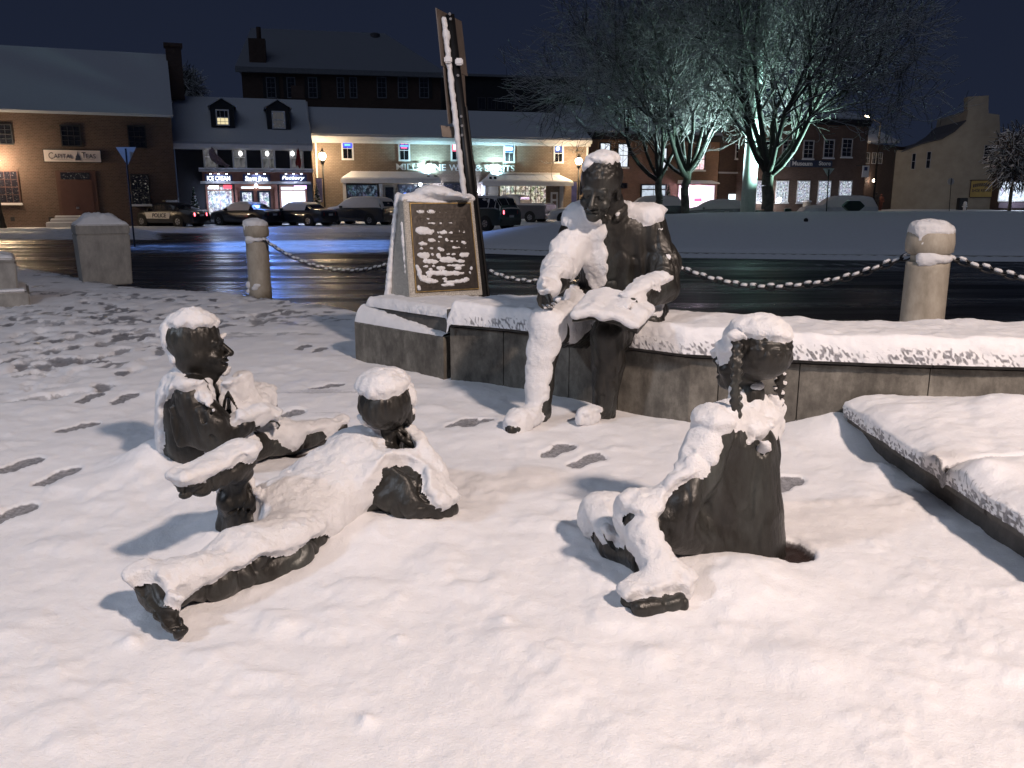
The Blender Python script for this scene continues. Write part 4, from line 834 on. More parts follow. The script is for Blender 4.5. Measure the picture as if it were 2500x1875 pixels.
# ------------------------------------------------------------------ planters
def planter(name,c,w,d,h,rz,lab,rim=.16,heap=.1,taper=.05,pad=0.,mat=None):
    root=empty(name,c,label=lab,cat='planter',group='concrete planters at the kerb'); M=Matrix.Translation(Vector(c))@Matrix.Rotation(rz,4,'Z'); m=mat or PLANC
    def P(x,y,z): return M@Vector((x,y,z))
    def ring(k,z): return [P(-w/2*k,-d/2*k,z),P(w/2*k,-d/2*k,z),P(w/2*k,d/2*k,z),P(-w/2*k,d/2*k,z)]
    b=MB(); b.hexa(ring(1-taper*1.6,-.05),ring(1-taper*.35,h-rim)); b.build('body',m,root,bevel=.015)
    b=MB(); b.hexa(ring(.985,h-rim-.002),ring(1.,h)); b.build('rim',m,root,bevel=.015)
    n=28; XX,YY=np.meshgrid(np.linspace(-1,1,n),np.linspace(-1,1,n),indexing='ij'); q=np.stack([XX*3+c[0],YY*3+c[1],0*XX],-1).astype(np.float32); e=np.minimum(1-abs(XX),1-abs(YY))
    z=h-.02+.05*ss(e,0,.1)+heap*ss(e,.05,.6)*(.3+1.4*fbm(q,1.4,5,3))+.03*(fbm(q,4,6,2)-.5)*ss(e,0,.1)
    v=np.array([P(x*w/2*.985,y*d/2*.985,zz) for x,y,zz in zip(XX.ravel(),YY.ravel(),z.ravel())]); mesh_np('snow_heap',v,[gridfaces(n,n)[:,::-1] if False else gridfaces(n,n)],SNOW,root)
    return root
pc=(G(197,684)+G(320,690))/2; wq=np.linalg.norm(G(197,684)-G(320,690)); pz=float(zg(pc[1]+.3))
ht=J(250,548,pc[1])[2]-pz
planter('concrete_planter',(pc[0]-.14,pc[1]+.3,pz),wq*.60,wq*.60,ht,math.radians(-58),'large square concrete planter heaped with snow, right of the left edge',heap=.13)
p=G(0,742); pz=float(zg(p[1])); h2=J(20,628,p[1]+.2)[2]-pz
b=MB(); rt=empty('concrete_plinth',(p[0],p[1]+.4,pz),label='low square concrete base slab under the plain planter at the far left edge',cat='plinth'); e1=G(76,744)
MQ=Matrix.Translation((e1[0],e1[1],pz))@Matrix.Rotation(math.radians(30),4,'Z'); b.box((-1.5,.02,-.1),(0,1.2,.14),MQ); b.build('slab',PLANC,rt,bevel=.02)
b=MB(); b.box((-1.46,.05,.135),(-.03,1.17,.18),MQ); b.build('snow_cover',SNOW,rt,bevel=.02)
e2=MQ@Vector((-.60,.62,.15)); planter('concrete_planter',(e2[0],e2[1],e2[2]),1.0,.85,h2-.15,math.radians(30),'plain concrete planter with a flat snow cap, cut by the left picture edge',heap=.05,rim=.05,taper=.02)

# ------------------------------------------------------------------ leaning sign post behind the stone
SIGNB=M_plain('sign_back',(.16,.13,.11),.55,.3,.2,6); BLACKM=M_plain('black_metal',(.015,.015,.016),.45,.5,.2,20)
sp=empty('sign_post',J(1150,600,7.6)*np.array([1,1,0]),label='tall leaning signpost with backs of road signs, one side plastered with snow',cat='sign')
z0=float(zg(7.6)); a=J(1152,500,7.6); t_=J(1098,36,7.6); dr=(t_-a)/np.linalg.norm(t_-a); a0=a-dr*((a[2]-z0)/dr[2])
b=MB(); b.tube(a0,t_,.042,.04,12); b.build('pole',BLACKM,sp,smooth=True)
b=MB(); b.tube(a0+np.array([.055,.02,0]),J(1131,260,7.62)+np.array([.02,.02,0]),.016,.016,8); b.build('brace_pole',BLACKM,sp)
T=Sculpt((-.9,7.3,z0),(-.1,7.8,3.9),.011)
q0=J(1136,500,7.56); q1=J(1088,85,7.56); q0=q0-(q1-q0)/np.linalg.norm(q1-q0)*1.6
for i in range(26): u=i/25; u2=(i+1)/25; T.cap(q0+(q1-q0)*u,q0+(q1-q0)*u2,.023,.023,k=.02)
T.ell(q1+np.array([.008,0,0]),(.034,.03,.04),k=.02); T.body('snow_strip',SNOW,sp,lambda P,N:.008*(fbm(P,30,14,3)-.5)*2)
def panel(pts,Ya,Yb,name='sign_panel'):
    q=[J(x,y,Ya if i in (0,3) else Yb) for i,(x,y) in enumerate(pts)]; n_=np.cross(q[1]-q[0],q[3]-q[0]); n_/=np.linalg.norm(n_); n_=n_ if n_[1]>0 else -n_
    b=MB(); b.prism(q,n_*.008); return b.build(name,SIGNB,sp)
panel([(1065,19),(1127,52),(1142,186),(1079,160)],7.5,8.0); panel([(1083,163),(1133,150),(1140,290),(1096,303)],7.55,7.95); panel([(1076,306),(1148,314),(1149,340),(1080,334)],7.58,7.68,'lower_sign_panel')
b=MB()
for (x,y) in ((1098,34),(1100,46),(1115,152),(1118,184),(1126,284),(1128,307),(1128,330)): b.tube(J(x,y,7.52),J(x,y,7.7),.012,.012,8)
b.build('bolts',STEEL,sp)
b=MB(); 
for (x,y) in ((1094,155),(1121,160)): b.box(J(x-10,y-8,7.5)-np.array([0,0,.02]),J(x+10,y-10,7.56)+np.array([0,0,.02]))
b.build('bracket_snow',SNOW,sp,bevel=.01)
# ------------------------------------------------------------------ building kit
def brick(name,c1,c2,mortar,scale=1.,wear=.25):
    m,n,b=nodes(name); t=n.nodes.new('ShaderNodeTexCoord'); s=n.nodes.new('ShaderNodeSeparateXYZ'); n.links.new(t.outputs['Object'],s.inputs[0])
    ad=n.nodes.new('ShaderNodeMath'); ad.operation='MULTIPLY_ADD'; n.links.new(s.outputs['Y'],ad.inputs[0]); ad.inputs[1].default_value=.9; n.links.new(s.outputs['X'],ad.inputs[2])
    c=n.nodes.new('ShaderNodeCombineXYZ'); n.links.new(ad.outputs[0],c.inputs[0]); n.links.new(s.outputs['Z'],c.inputs[1])
    k=n.nodes.new('ShaderNodeTexBrick'); n.links.new(c.outputs[0],k.inputs['Vector']); k.inputs['Scale'].default_value=1; k.inputs['Brick Width'].default_value=.24*scale; k.inputs['Row Height'].default_value=.085*scale; k.inputs['Mortar Size'].default_value=.012*scale
    k.inputs['Color1'].default_value=(*c1,1); k.inputs['Color2'].default_value=(*c2,1); k.inputs['Mortar'].default_value=(*mortar,1)
    x=noise_node(n,.8,5,.65); r=ramp(n,x.outputs[0],[(.3,(1-wear,)*3),(.7,(1,1,1))]); mx=n.nodes.new('ShaderNodeMix'); mx.data_type='RGBA'; mx.blend_type='MULTIPLY'; mx.inputs[0].default_value=1; n.links.new(k.outputs['Color'],mx.inputs[6]); n.links.new(r.outputs[0],mx.inputs[7]); n.links.new(mx.outputs[2],b.inputs['Base Color'])
    b.inputs['Roughness'].default_value=.85; iv=n.nodes.new('ShaderNodeMath'); iv.operation='SUBTRACT'; iv.inputs[0].default_value=1; n.links.new(k.outputs['Fac'],iv.inputs[1]); bump(n,b,iv.outputs[0],.6,.02); return m
BR_TEA=brick('red_brick',(.12,.07,.055),(.08,.046,.037),(.14,.11,.09)); BR_MILL=brick('painted_brick',(.30,.235,.175),(.25,.19,.14),(.18,.14,.11),1.25); BR_2=brick('orange_brick',(.22,.115,.07),(.16,.085,.052),(.2,.15,.11)); BR_MU=brick('museum_brick',(.17,.1,.075),(.12,.07,.052),(.16,.12,.1)); BR_D=brick('dark_brick',(.11,.065,.05),(.08,.045,.035),(.06,.05,.04))
CREAM=M_plain('cream_render',(.34,.305,.25),.85,0,.12,1.2,.2); DARKW=M_plain('dark_boarding',(.014,.015,.02),.7,0,.2,3); TRIM=M_plain('white_trim',(.7,.7,.7),.5,0,.06,4); TRIMG=M_plain('grey_trim',(.4,.4,.42),.6,0,.1,4); BROWNF=M_plain('brown_shopfront',(.20,.09,.065),.5,0,.15,4); DOORR=M_plain('dull_red_door',(.07,.03,.026),.6,0,.1,3)
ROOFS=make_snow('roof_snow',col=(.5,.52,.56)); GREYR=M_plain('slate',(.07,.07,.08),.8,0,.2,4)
def glass(name,c=(.01,.012,.018),rough=.08):
    m,n,b=nodes(name); b.inputs['Base Color'].default_value=(*c,1); b.inputs['Roughness'].default_value=rough; b.inputs['Specular IOR Level'].default_value=.8; x=noise_node(n,1.2,2); bump(n,b,x.outputs[0],.1,.02); return m
GLASSD=glass('dark_glass')
def litpane(name,s,tint=(.85,.92,1.),dark=(.05,.07,.12),cell=(.28,.34),seed=0,thr=.42,color=.5):
    m,n,b=nodes(name); t=n.nodes.new('ShaderNodeTexCoord'); sp_=n.nodes.new('ShaderNodeSeparateXYZ'); n.links.new(t.outputs['Object'],sp_.inputs[0]); c=n.nodes.new('ShaderNodeCombineXYZ')
    for i,(o_,q) in enumerate((('X',1/cell[0]),('Z',1/cell[1]))):
        k=n.nodes.new('ShaderNodeMath'); k.operation='MULTIPLY_ADD'; n.links.new(sp_.outputs[o_],k.inputs[0]); k.inputs[1].default_value=q; k.inputs[2].default_value=seed*7.3; n.links.new(k.outputs[0],c.inputs[i])
    v=n.nodes.new('ShaderNodeTexVoronoi'); v.inputs['Scale'].default_value=1; v.inputs['Randomness'].default_value=.75; n.links.new(c.outputs[0],v.inputs['Vector'])
    z=n.nodes.new('ShaderNodeTexNoise'); z.inputs['Scale'].default_value=1.3; z.inputs['Detail'].default_value=5; z.inputs['Roughness'].default_value=.75; n.links.new(c.outputs[0],z.inputs['Vector'])
    r=ramp(n,z.outputs[0],[(thr-.08,dark),(thr+.1,tint)]); hs=n.nodes.new('ShaderNodeMix'); hs.data_type='RGBA'; hs.blend_type='OVERLAY'; hs.inputs[0].default_value=color*.35; n.links.new(r.outputs[0],hs.inputs[6]); n.links.new(v.outputs['Color'],hs.inputs[7])
    n.links.new(hs.outputs[2],b.inputs['Emission Color']); b.inputs['Emission Strength'].default_value=s; b.inputs['Base Color'].default_value=(.02,.02,.03,1); b.inputs['Roughness'].default_value=.1; return m
SHOPW=litpane('bright_shop_interior',1.3,(.85,.92,1.),(.10,.13,.22),(.22,.3),1,.50,.5); SHOPW2=litpane('white_shop_interior',1.9,(.85,.9,1.),(.5,.55,.75),(.6,.8),2,.3,.15)
SHOPD=litpane('dim_shop_interior',.35,(.35,.5,.7),(.02,.03,.05),(.3,.4),3,.55,.5); SHOPM=litpane('shelves_interior',.95,(1.,.92,.75),(.05,.045,.035),(.22,.32),4,.5,.5); WINL=litpane('lit_window',1.1,(.85,.92,1.),(.35,.4,.5),(.5,.6),5,.38,.2); WINP=litpane('pink_shop_interior',2.4,(1.,.86,1.),(.75,.5,.75),(.5,.5),6,.35,.3); WINR=litpane('red_lit_window',1.2,(1.,.8,.82),(.5,.05,.1),(.5,.6),8,.45,.3); MUSW=litpane('museum_interior',1.05,(.82,.9,1.),(.07,.08,.13),(.16,.2),9,.50,.4); WARMW=M_emit('warm_window',(1.,.85,.5),.9); DIMW=M_emit('dim_window',(.4,.4,.42),.12); REFL=litpane('painted_reflections',.8,(1.,.95,.85),(0,0,0),(.16,.12),12,.66,.2)  # REFL: bright reflections painted as an emissive pattern on the panes
class Fac:
    def __init__(s,A,B,zb,root): s.A=np.array(A[:2],float); s.B=np.array(B[:2],float); s.L=np.linalg.norm(s.B-s.A); s.u=(s.B-s.A)/s.L; s.n=np.array([s.u[1],-s.u[0]]); s.n=s.n if s.n[1]<0 or (abs(s.n[1])<1e-6) else -s.n; s.zb=zb; s.root=root
    def hit(s,px,py): p=plane_hit(px,py,s.A,s.B); return float((p[:2]-s.A)@s.u),float(p[2])
    def W(s,u,z,o=0.): q=s.A+s.u*u+s.n*o; return np.array([q[0],q[1],z])
    def bx(s,b,u0,u1,z0,z1,o0,o1): b.hexa([s.W(u0,z0,o0),s.W(u1,z0,o0),s.W(u1,z0,o1),s.W(u0,z0,o1)],[s.W(u0,z1,o0),s.W(u1,z1,o0),s.W(u1,z1,o1),s.W(u0,z1,o1)])
    def rect(s,x0,y0,x1,y1): ym=(y0+y1)/2; xm=(x0+x1)/2; u0=s.hit(x0,ym)[0];u1=s.hit(x1,ym)[0]; return min(u0,u1),max(u0,u1),s.hit(xm,y1)[1],s.hit(xm,y0)[1]
    def box(s,name,m,x0,y0,x1,y1,o0,o1,parent=None,bevel=0):
        b=MB(); u0,u1,z0,z1=s.rect(x0,y0,x1,y1); s.bx(b,u0,u1,z0,z1,o0,o1); return b.build(name,m,parent or s.root,bevel=bevel)
    def window(s,x0,y0,x1,y1,pane,cols=2,rows=2,fr=TRIM,fw=.07,name='window',sill=False,mw=.025,split=None):
        u0,u1,z0,z1=s.rect(x0,y0,x1,y1); b=MB(); s.bx(b,u0,u0+fw,z0,z1,.002,.07); s.bx(b,u1-fw,u1,z0,z1,.002,.07); s.bx(b,u0+fw,u1-fw,z1-fw,z1,.002,.07); s.bx(b,u0+fw,u1-fw,z0,z0+fw,.002,.07)
        f=b.build(name,fr,s.root); b=MB(); s.bx(b,u0+fw-.004,u1-fw+.004,z0+fw-.004,z1-fw+.004,.004,.03); g=b.build('pane',pane,f)
        b=MB(); iu=(u1-u0-2*fw); iz=(z1-z0-2*fw)
        for i in range(1,cols): c=u0+fw+iu*i/cols; s.bx(b,c-mw/2,c+mw/2,z0+fw,z1-fw,.03,.05)
        for i in range(1,rows): c=z0+fw+iz*i/rows; w=mw*(2 if i*2==rows else 1); s.bx(b,u0+fw,u1-fw,c-w/2,c+w/2,.031,.054)
        if cols>1 or rows>1: b.build('muntins',fr,f)
        if sill: b=MB(); s.bx(b,u0-.06,u1+.06,z0-.09,z0-.004,.002,.14); b.build('sill',TRIM,f); b=MB(); s.bx(b,u0-.05,u1+.05,z0-.003,z0+.035,.075,.13); b.build('sill_snow',SNOW,f)
        return f
    def sign_text(s,txt,x0,y0,x1,y1,m,off=.1,depth=.02,name='lettering',parent=None,bold=0.,shear=0.,fit=True):
        u0,u1,z0,z1=s.rect(x0,y0,x1,y1); cu=bpy.data.curves.new(name,'FONT'); cu.body=txt; cu.extrude=depth/2; cu.offset=bold; cu.shear=shear; cu.resolution_u=3; cu.size=1
        o=bpy.data.objects.new('tmp',cu); COL.objects.link(o); dg=bpy.context.evaluated_depsgraph_get(); me=bpy.data.meshes.new_from_object(o.evaluated_get(dg)); bpy.data.objects.remove(o)
        n=len(me.vertices); v=np.zeros(n*3); me.vertices.foreach_get('co',v); v=v.reshape(-1,3); lo=v.min(0);hi=v.max(0)
        q=np.array([s.W(u0+(p[0]-lo[0])/(hi[0]-lo[0])*(u1-u0),z0+(p[1]-lo[1])/(hi[1]-lo[1])*(z1-z0),off+p[2]) for p in v]); me.vertices.foreach_set('co',q.ravel()); me.materials.clear(); me.materials.append(m); me.update()
        r=bpy.data.objects.new(name,me); COL.objects.link(r); pr=parent or s.root; r.parent=pr; r.matrix_parent_inverse=Matrix.Translation(-Vector(pr.location)); return r
def building(name,lab,xa,Ya,xb,Yb,yeA,wallm,depth,cat='building',back=True,zb=None):
    a=J(xa,520,Ya);b_=J(xb,520,Yb); z=float(zg((Ya+Yb)/2))-.1 if zb is None else zb; root=empty(name,(*((a+b_)/2)[:2],z),label=lab,cat=cat); F=Fac(a,b_,z,root); F.ze=F.hit((xa+xb)/2,yeA)[1]; F.d=depth
    b=MB(); F.bx(b,0,F.L,z-.5,F.ze,-depth,0); b.build('wall',wallm,root); return F
def gable_roof(F,rise,m=None,over=.25,th=.18,name='roof',run=None,ends=.12,gutter=None):
    run=run or F.d/2; b=MB(); z=F.ze; u0,u1=-ends,F.L+ends; k=rise/run
    b.hexa([F.W(u0,z-k*over+.02,over),F.W(u1,z-k*over+.02,over),F.W(u1,z+rise,-run),F.W(u0,z+rise,-run)],[F.W(u0,z-k*over+th,over),F.W(u1,z-k*over+th,over),F.W(u1,z+rise+th,-run),F.W(u0,z+rise+th,-run)])
    b.hexa([F.W(u0,z+rise,-run),F.W(u1,z+rise,-run),F.W(u1,z,-2*run-over),F.W(u0,z,-2*run-over)],[F.W(u0,z+rise+th,-run-.001),F.W(u1,z+rise+th,-run-.001),F.W(u1,z+th,-2*run-over),F.W(u0,z+th,-2*run-over)])
    r=b.build(name,m or ROOFS,F.root)
    b=MB(); 
    for u in (0.01,F.L-.01): b.prism([F.W(u,z,-.01),F.W(u,z,-2*run+.01),F.W(u,z+rise-.03,-run)],np.array([F.u[0],F.u[1],0])*(.2 if u<1 else -.2))
    b.build('gable',F.root.children[0].data.materials[0] if F.root.children else m,F.root)
    if gutter is not None: b=MB(); F.bx(b,u0,u1,z-k*over-.22,z-k*over+.03,over-.06,over+.10); F.bx(b,u0,u1,z-.55,z-.2,.004,.12); b.build('gutter',gutter,F.root)
    return r

# ------------------------------------------------------------------ tea shop building on the left
TEAF=M_plain('dark_red_trim',(.085,.04,.032),.6)
F=building('tea_shop_building','large brick building with steep snowy roof and white shop sign, far left',-260,48,437,53.5,274,BR_TEA,11)
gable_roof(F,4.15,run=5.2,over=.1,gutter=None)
b=MB(); u,z=F.hit(424,110); F.bx(b,u-.45,u+.5,z-2.6,F.hit(424,74)[1]-.2,-5.6,-4.6); ch=b.build('chimney',BR_D,F.root); b=MB(); F.bx(b,u-.55,u+.6,F.hit(424,74)[1]-.2,F.hit(424,74)[1],-5.7,-4.5); b.build('chimney_cap',BR_D,ch)
F.window(-20,302,31,353,GLASSD,3,4,DARKW); F.window(148,305,198,358,GLASSD,3,4,DARKW); F.window(312,306,357,362,GLASSD,3,4,DARKW)
F.window(-6,416,48,497,REFL,3,4,TEAF,sill=True,name='lit_sash_window'); F.window(320,425,366,500,REFL,3,4,DARKW,sill=True,name='window')
f=F.box('door_surround',TEAF,141,417,238,527,.002,.08); F.box('door',DOORR,150,442,229,526,.082,.11,f); F.box('door_pane',REFL,148,421,219,438,.082,.11,f); F.box('door_handle',STEEL,187,505,194,510,.11,.18,f)
for i,(y0,y1) in enumerate(((526,533),(533,541),(541,549))):
    F.box('step',TRIMG,136-i*9,y0+2,236,y1+6,.0,.45+.3*i); F.box('step_snow',SNOW,137-i*9,y0,235,y0+2.2,.1,.44+.3*i)
F.box('vent',DARKW,26,530,36,540,.002,.03); F.box('vent',DARKW,119,530,130,540,.002,.03)
sg=empty('shop_sign',F.W(F.hit(175,380)[0],F.hit(175,395)[1],.1),label='white shop sign reading CAPITAL TEAS above the red door',cat='sign')
F.box('board',M_plain('sign_white',(.62,.56,.55),.5,0,.05,3),108,367,246,395,.06,.12,sg); F.box('backing',DARKW,106,365,248,397,.02,.058,sg); LET=M_plain('dark_letters',(.05,.04,.05),.5)
F.sign_text('C',119,372,131,388,LET,.13,.01,parent=sg); F.sign_text('APITAL',132,376,179,387,LET,.13,.01,parent=sg); F.sign_text('T',200,372,210,387,LET,.13,.01,parent=sg); F.sign_text('EAS',211,376,234,387,LET,.13,.01,parent=sg)
b=MB(); u0,u1,z0,z1=F.rect(183,370,198,392); w=u1-u0;h=z1-z0
for (a_,c_,e_,g_) in ((0,1,0,.28),(.12,.88,.28,.55),(.3,.7,.55,.72),(.42,.58,.72,1.)): b.hexa([F.W(u0+w*a_,z0+h*e_,.122),F.W(u0+w*c_,z0+h*e_,.122),F.W(u0+w*c_,z0+h*e_,.14),F.W(u0+w*a_,z0+h*e_,.14)],[F.W(u0+w*(a_+.08 if g_<1 else .49),z0+h*g_,.122),F.W(u0+w*(c_-.08 if g_<1 else .51),z0+h*g_,.122),F.W(u0+w*(c_-.08 if g_<1 else .51),z0+h*g_,.14),F.W(u0+w*(a_+.08 if g_<1 else .49),z0+h*g_,.14)])
b.build('dome_emblem',M_plain('navy',(.03,.04,.07),.5),sg)
F.box('fine_print_line',LET,125,390,178,390.7,.121,.125,sg); F.box('fine_print_line',LET,203,390,232,390.7,.121,.125,sg)
# ------------------------------------------------------------------ dormer shop
F=building('dormer_shop_building','dark two-storey shop with two roof dormers and three glowing signs, left of middle',440,55,766,57.5,345,DARKW,8)
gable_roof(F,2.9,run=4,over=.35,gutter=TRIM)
def dormer(x0,y0,x1,y1,yt,pane):
    u0,u1,z0,z1=F.rect(x0,y0,x1,y1); zt=F.hit((x0+x1)/2,yt)[1]; o=-.9; b=MB(); c=(u0+u1)/2; w=(u1-u0)/2+.32
    q=[F.W(c-w,z0-.1,o),F.W(c+w,z0-.1,o),F.W(c+w,z1+.25,o),F.W(c,zt,o),F.W(c-w,z1+.25,o)]; b.prism(q,np.array([-F.n[0],-F.n[1],0])*2.6); d=b.build('dormer',DARKW,F.root)
    b=MB(); 
    for sgn in (-1,1):
        p0=F.W(c+sgn*(w+.14),z1+.16,o+.12);p1=F.W(c,zt+.02,o+.12); bk=np.array([-F.n[0],-F.n[1],0])*2.7; up=np.array([0,0,.07]); b.hexa([p0,p1,p1+bk,p0+bk],[p0+up,p1+up,p1+bk+up,p0+bk+up])
    b.build('dormer_roof',ROOFS,d)
    b=MB(); F.bx(b,u0,u0+.08,z0,z1,o+.003,o+.07); F.bx(b,u1-.08,u1,z0,z1,o+.003,o+.07); F.bx(b,u0+.08,u1-.08,z1-.08,z1,o+.003,o+.07); F.bx(b,u0+.08,u1-.08,z0,z0+.08,o+.003,o+.07); F.bx(b,u0+.08,u1-.08,(z0+z1)/2-.03,(z0+z1)/2+.03,o+.03,o+.06)
    for i in (1,2): F.bx(b,u0+(u1-u0)*i/3-.012,u0+(u1-u0)*i/3+.012,z0+.08,z1-.08,o+.03,o+.045)
    F.bx(b,u0+.08,u1-.08,z0+(z1-z0)*.25-.012,z0+(z1-z0)*.25+.012,o+.03,o+.045)
    b.build('dormer_frame',TRIM,d); b=MB(); F.bx(b,u0+.08,u1-.08,z0+.08,(z0+z1)/2,o+.004,o+.02); b.build('lower_pane',pane,d); b=MB(); F.bx(b,u0+.08,u1-.08,(z0+z1)/2,z1-.08,o+.004,o+.02); b.build('upper_pane',GLASSD if pane is WARMW else DIMW,d)
dormer(526,264,559,304,237,WARMW); dormer(665,268,698,312,241,DIMW)
LW=M_emit('hanging_lamp_glow',(1,.98,.95),3); CURT=litpane('curtained_window',.16,(.7,.7,.72),(.2,.2,.2),(.3,.8),15,.45,.1)
for x0,y0,x1,y1,lx in ((496,354,531,412,515),(567,356,602,413,587),(637,357,672,414,652),(707,358,741,413,714)):
    f=F.window(x0,y0,x1,y1,CURT,2,2,TRIM,fw=.11,name='window'); u,z=F.hit(lx,375); b=MB(); b.lathe(F.W(u,z,.12),[(.02,-.17),(.11,-.1),(.13,0),(.1,.1),(.02,.16)],10); b.build('hanging_lamp',LW,f)
F.box('ledge',TRIMG,486,414,763,420,.0,.55); F.box('ledge_snow',SNOW,486,411,763,414,.05,.56)
F.box('sign_fascia',BROWNF,494,420,762,446,.003,.25); F.box('lower_cornice',TRIMG,490,445,758,449,.0,.5); F.box('cornice_snow',SNOW,490,443.5,758,445,.05,.51)
BLUES=M_plain('sign_navy',(.03,.04,.12),.5); GL=M_emit('glowing_letters',(.85,.92,1.),2.2)
for k,(x0,x1,tx,sh) in enumerate(((501,567,'ICE CREAM',0),(593,659,'Storm Bros.',.2),(683,748,'Factory',.2))):
    s_=empty('lit_shop_sign',F.W(F.hit((x0+x1)/2,440)[0],F.hit(620,444)[1],.3),label=('left navy sign with bright white capital letters above the shop window','middle navy sign with glowing white script above the shop doors','right navy sign with glowing white script above the shop window')[k],cat='sign',group='glowing signs over the dormer shop')
    F.box('board',BLUES,x0,426,x1,443,.26,.31,s_); F.sign_text(tx,x0+5,430,x1-5,441 if k!=1 else 442,GL,.335,.03,parent=s_,bold=.03,shear=sh)
    for j in range(3):
        xx=x0+14+(x1-x0-28)*j/2; u,z=F.hit(xx,424); b=MB(); b.lathe(F.W(u,z,.62),[(.02,.08),(.09,.0)],8); b.tube(F.W(u,z+.06,.62),F.W(u,z+.1,.25),.015); b.build('gooseneck_lamp',BLACKM,s_); b=MB(); b.lathe(F.W(u,z-.03,.62),[(.05,-.03),(.06,0),(.05,.02)],8); b.build('bulb',M_emit('bulb',(.85,.9,1),9) if k==0 and j==0 else bpy.data.materials['bulb'],s_)
    point('sign_light',F.W(F.hit((x0+x1)/2,424)[0],F.hit(620,424)[1]-.02,.8),45,(.72,.8,1.),.1,spot=120,aim=F.W(F.hit((x0+x1)/2,424)[0],F.hit(620,440)[1]-.3,.2))
f=F.window(504,452,571,528,SHOPW,2,1,BROWNF,fw=.12,name='shop_window'); F.box('transom',BROWNF,506,463,569,466,.035,.1,f); F.box('red_sign',M_emit('red_glow',(1,.05,.08),3),546,452,565,461,.05,.09,f); F.box('white_sign',M_emit('white_glow',(1,.9,.9),3),510,453,534,461,.05,.09,f)
f=F.window(683,452,750,528,SHOPW2,2,1,BROWNF,fw=.12,name='shop_window'); F.box('transom',BROWNF,686,463,747,466,.035,.1,f); F.box('purple_sign',M_emit('purple_glow',(.6,.35,1.),4),718,453,748,461,.05,.09,f)
F.box('bulkhead',DARKW,500,529,575,545,.003,.12); F.box('bulkhead',DARKW,680,529,755,545,.003,.12)
f=F.box('door_surround',BROWNF,576,450,679,545,.003,.06)
for x0,x1 in ((588,621),(630,662)):
    d=F.box('door',M_plain('door_blue_black',(.02,.03,.05),.4),x0,466,x1,545,.062,.11,f); F.box('door_pane',SHOPW,x0+5,470,x1-5,525,.112,.12,d); F.box('transom_light',M_emit('transom_glow',(.8,.95,1),2.5),x0+1,456,x1-1,460,.062,.12,f)
b=MB(); u,z=F.hit(625,454); b.lathe(F.W(u,z,.3),[(.02,-.12),(.1,-.05),(.1,.05),(.02,.12)],10); b.build('door_lamp',M_emit('door_lamp_glow',(1,.97,.95),14),f)
u0,u1,z0,z1=F.rect(576,450,679,545)
for k,x in enumerate((579,624,675)): F.box('pilaster',BROWNF,x-3,462,x+3,545,.062,.16,f)
for pxx in (538,716): point('shop_window_light',F.W(F.hit(pxx,490)[0],F.hit(pxx,490)[1],.6),150,(.62,.72,1.),.6)
point('blue_street_fill',F.W(F.hit(640,430)[0],F.hit(640,430)[1],1.2),900,(.14,.30,1.),.5,spot=90,aim=G(720,590))  # added spot throwing blue onto the slush; the shop signs cast no such beam
# flags hanging from the eave
def flag(x0,y0,pts,m,lab):
    r=empty('flag',F.W(F.hit(x0,y0)[0],F.hit(x0,y0)[1],.3),label=lab,cat='flag',group='flags on the dormer shop'); b=MB(); b.tube(F.W(*F.hit(x0,y0),.25),F.W(*F.hit(x0-1,y0+30),.3),.02); b.build('flagpole',STEEL,r)
    n=len(pts); v=[];f_=[]
    for i,(x,y,w) in enumerate(pts):
        u,z=F.hit(x,y)
        for j in range(7): v.append(F.W(u+w*(j/6-.5),z-.1*math.sin(j*1.1+i),.42+.10*math.sin(j*2.2+i*.8)))
    for i in range(n-1):
        for j in range(6): f_.append((i*7+j,i*7+j+1,i*7+8+j,i*7+7+j))
    mesh_np('cloth',v,[np.array(f_)],m,r)
FLAGM=M_plain('faded_flag',(.3,.22,.23),.8,0,.4,9); FLAGR=M_plain('red_flag',(.35,.05,.05),.8,0,.3,9)
flag(517,342,((516,362,.25),(520,375,.5),(530,388,.7),(540,400,.6),(552,408,.5)),FLAGM,'drooping striped flag in front of the first upstairs window'); flag(725,343,((726,365,.15),(727,380,.25),(727,395,.4),(728,408,.3)),FLAGR,'red flag hanging in front of the last upstairs window')
FD=F
# ------------------------------------------------------------------ long wine shop building
F=building('wine_shop_building','long painted brick building with white cornice and letters reading MILLS FINE WINE & SPIRITS',768,61,1434,66,334,BR_MILL,10)
gable_roof(F,2.15,run=5,over=.35,gutter=TRIM)
b=MB(); 
for i in range(60): u=F.L*(i+.5)/60; F.bx(b,u-.08,u+.08,F.ze-.46,F.ze-.3,.124,.2)
tag(b.build('dentils',TRIM,F.root),kind='stuff')
BLN=M_emit('blue_neon',(.05,.2,1.),5); CYN=M_emit('cyan_neon',(.12,.5,1.),2); RDN=M_emit('red_neon',(1.,.12,.2),3.5); PKN=M_emit('pink_neon',(1.,.6,.7),2); BLD=M_emit('deep_blue_panel',(.03,.06,.9),2.2)
f=F.window(833,334,863,391,GLASSD,2,2,TRIM,fw=.12); F.box('neon_panel',BLD,837,339,859,360,.055,.08,f); F.box('neon_sign',CYN,840,344,857,349,.081,.1,f); F.box('neon_sign',CYN,841,352,855,356,.081,.1,f)
f=F.window(972,340,1001,394,GLASSD,2,2,TRIM,fw=.12); F.box('neon_panel',M_emit('indigo_panel',(.08,.02,.3),.6),976,344,997,364,.055,.075,f); F.box('neon_sign',RDN,978,347,985,352,.076,.1,f); F.box('neon_sign',RDN,988,347,994,352,.076,.1,f); F.box('neon_sign',BLN,977,355,996,358,.076,.1,f); F.box('neon_sign',RDN,979,360,993,362,.076,.1,f)
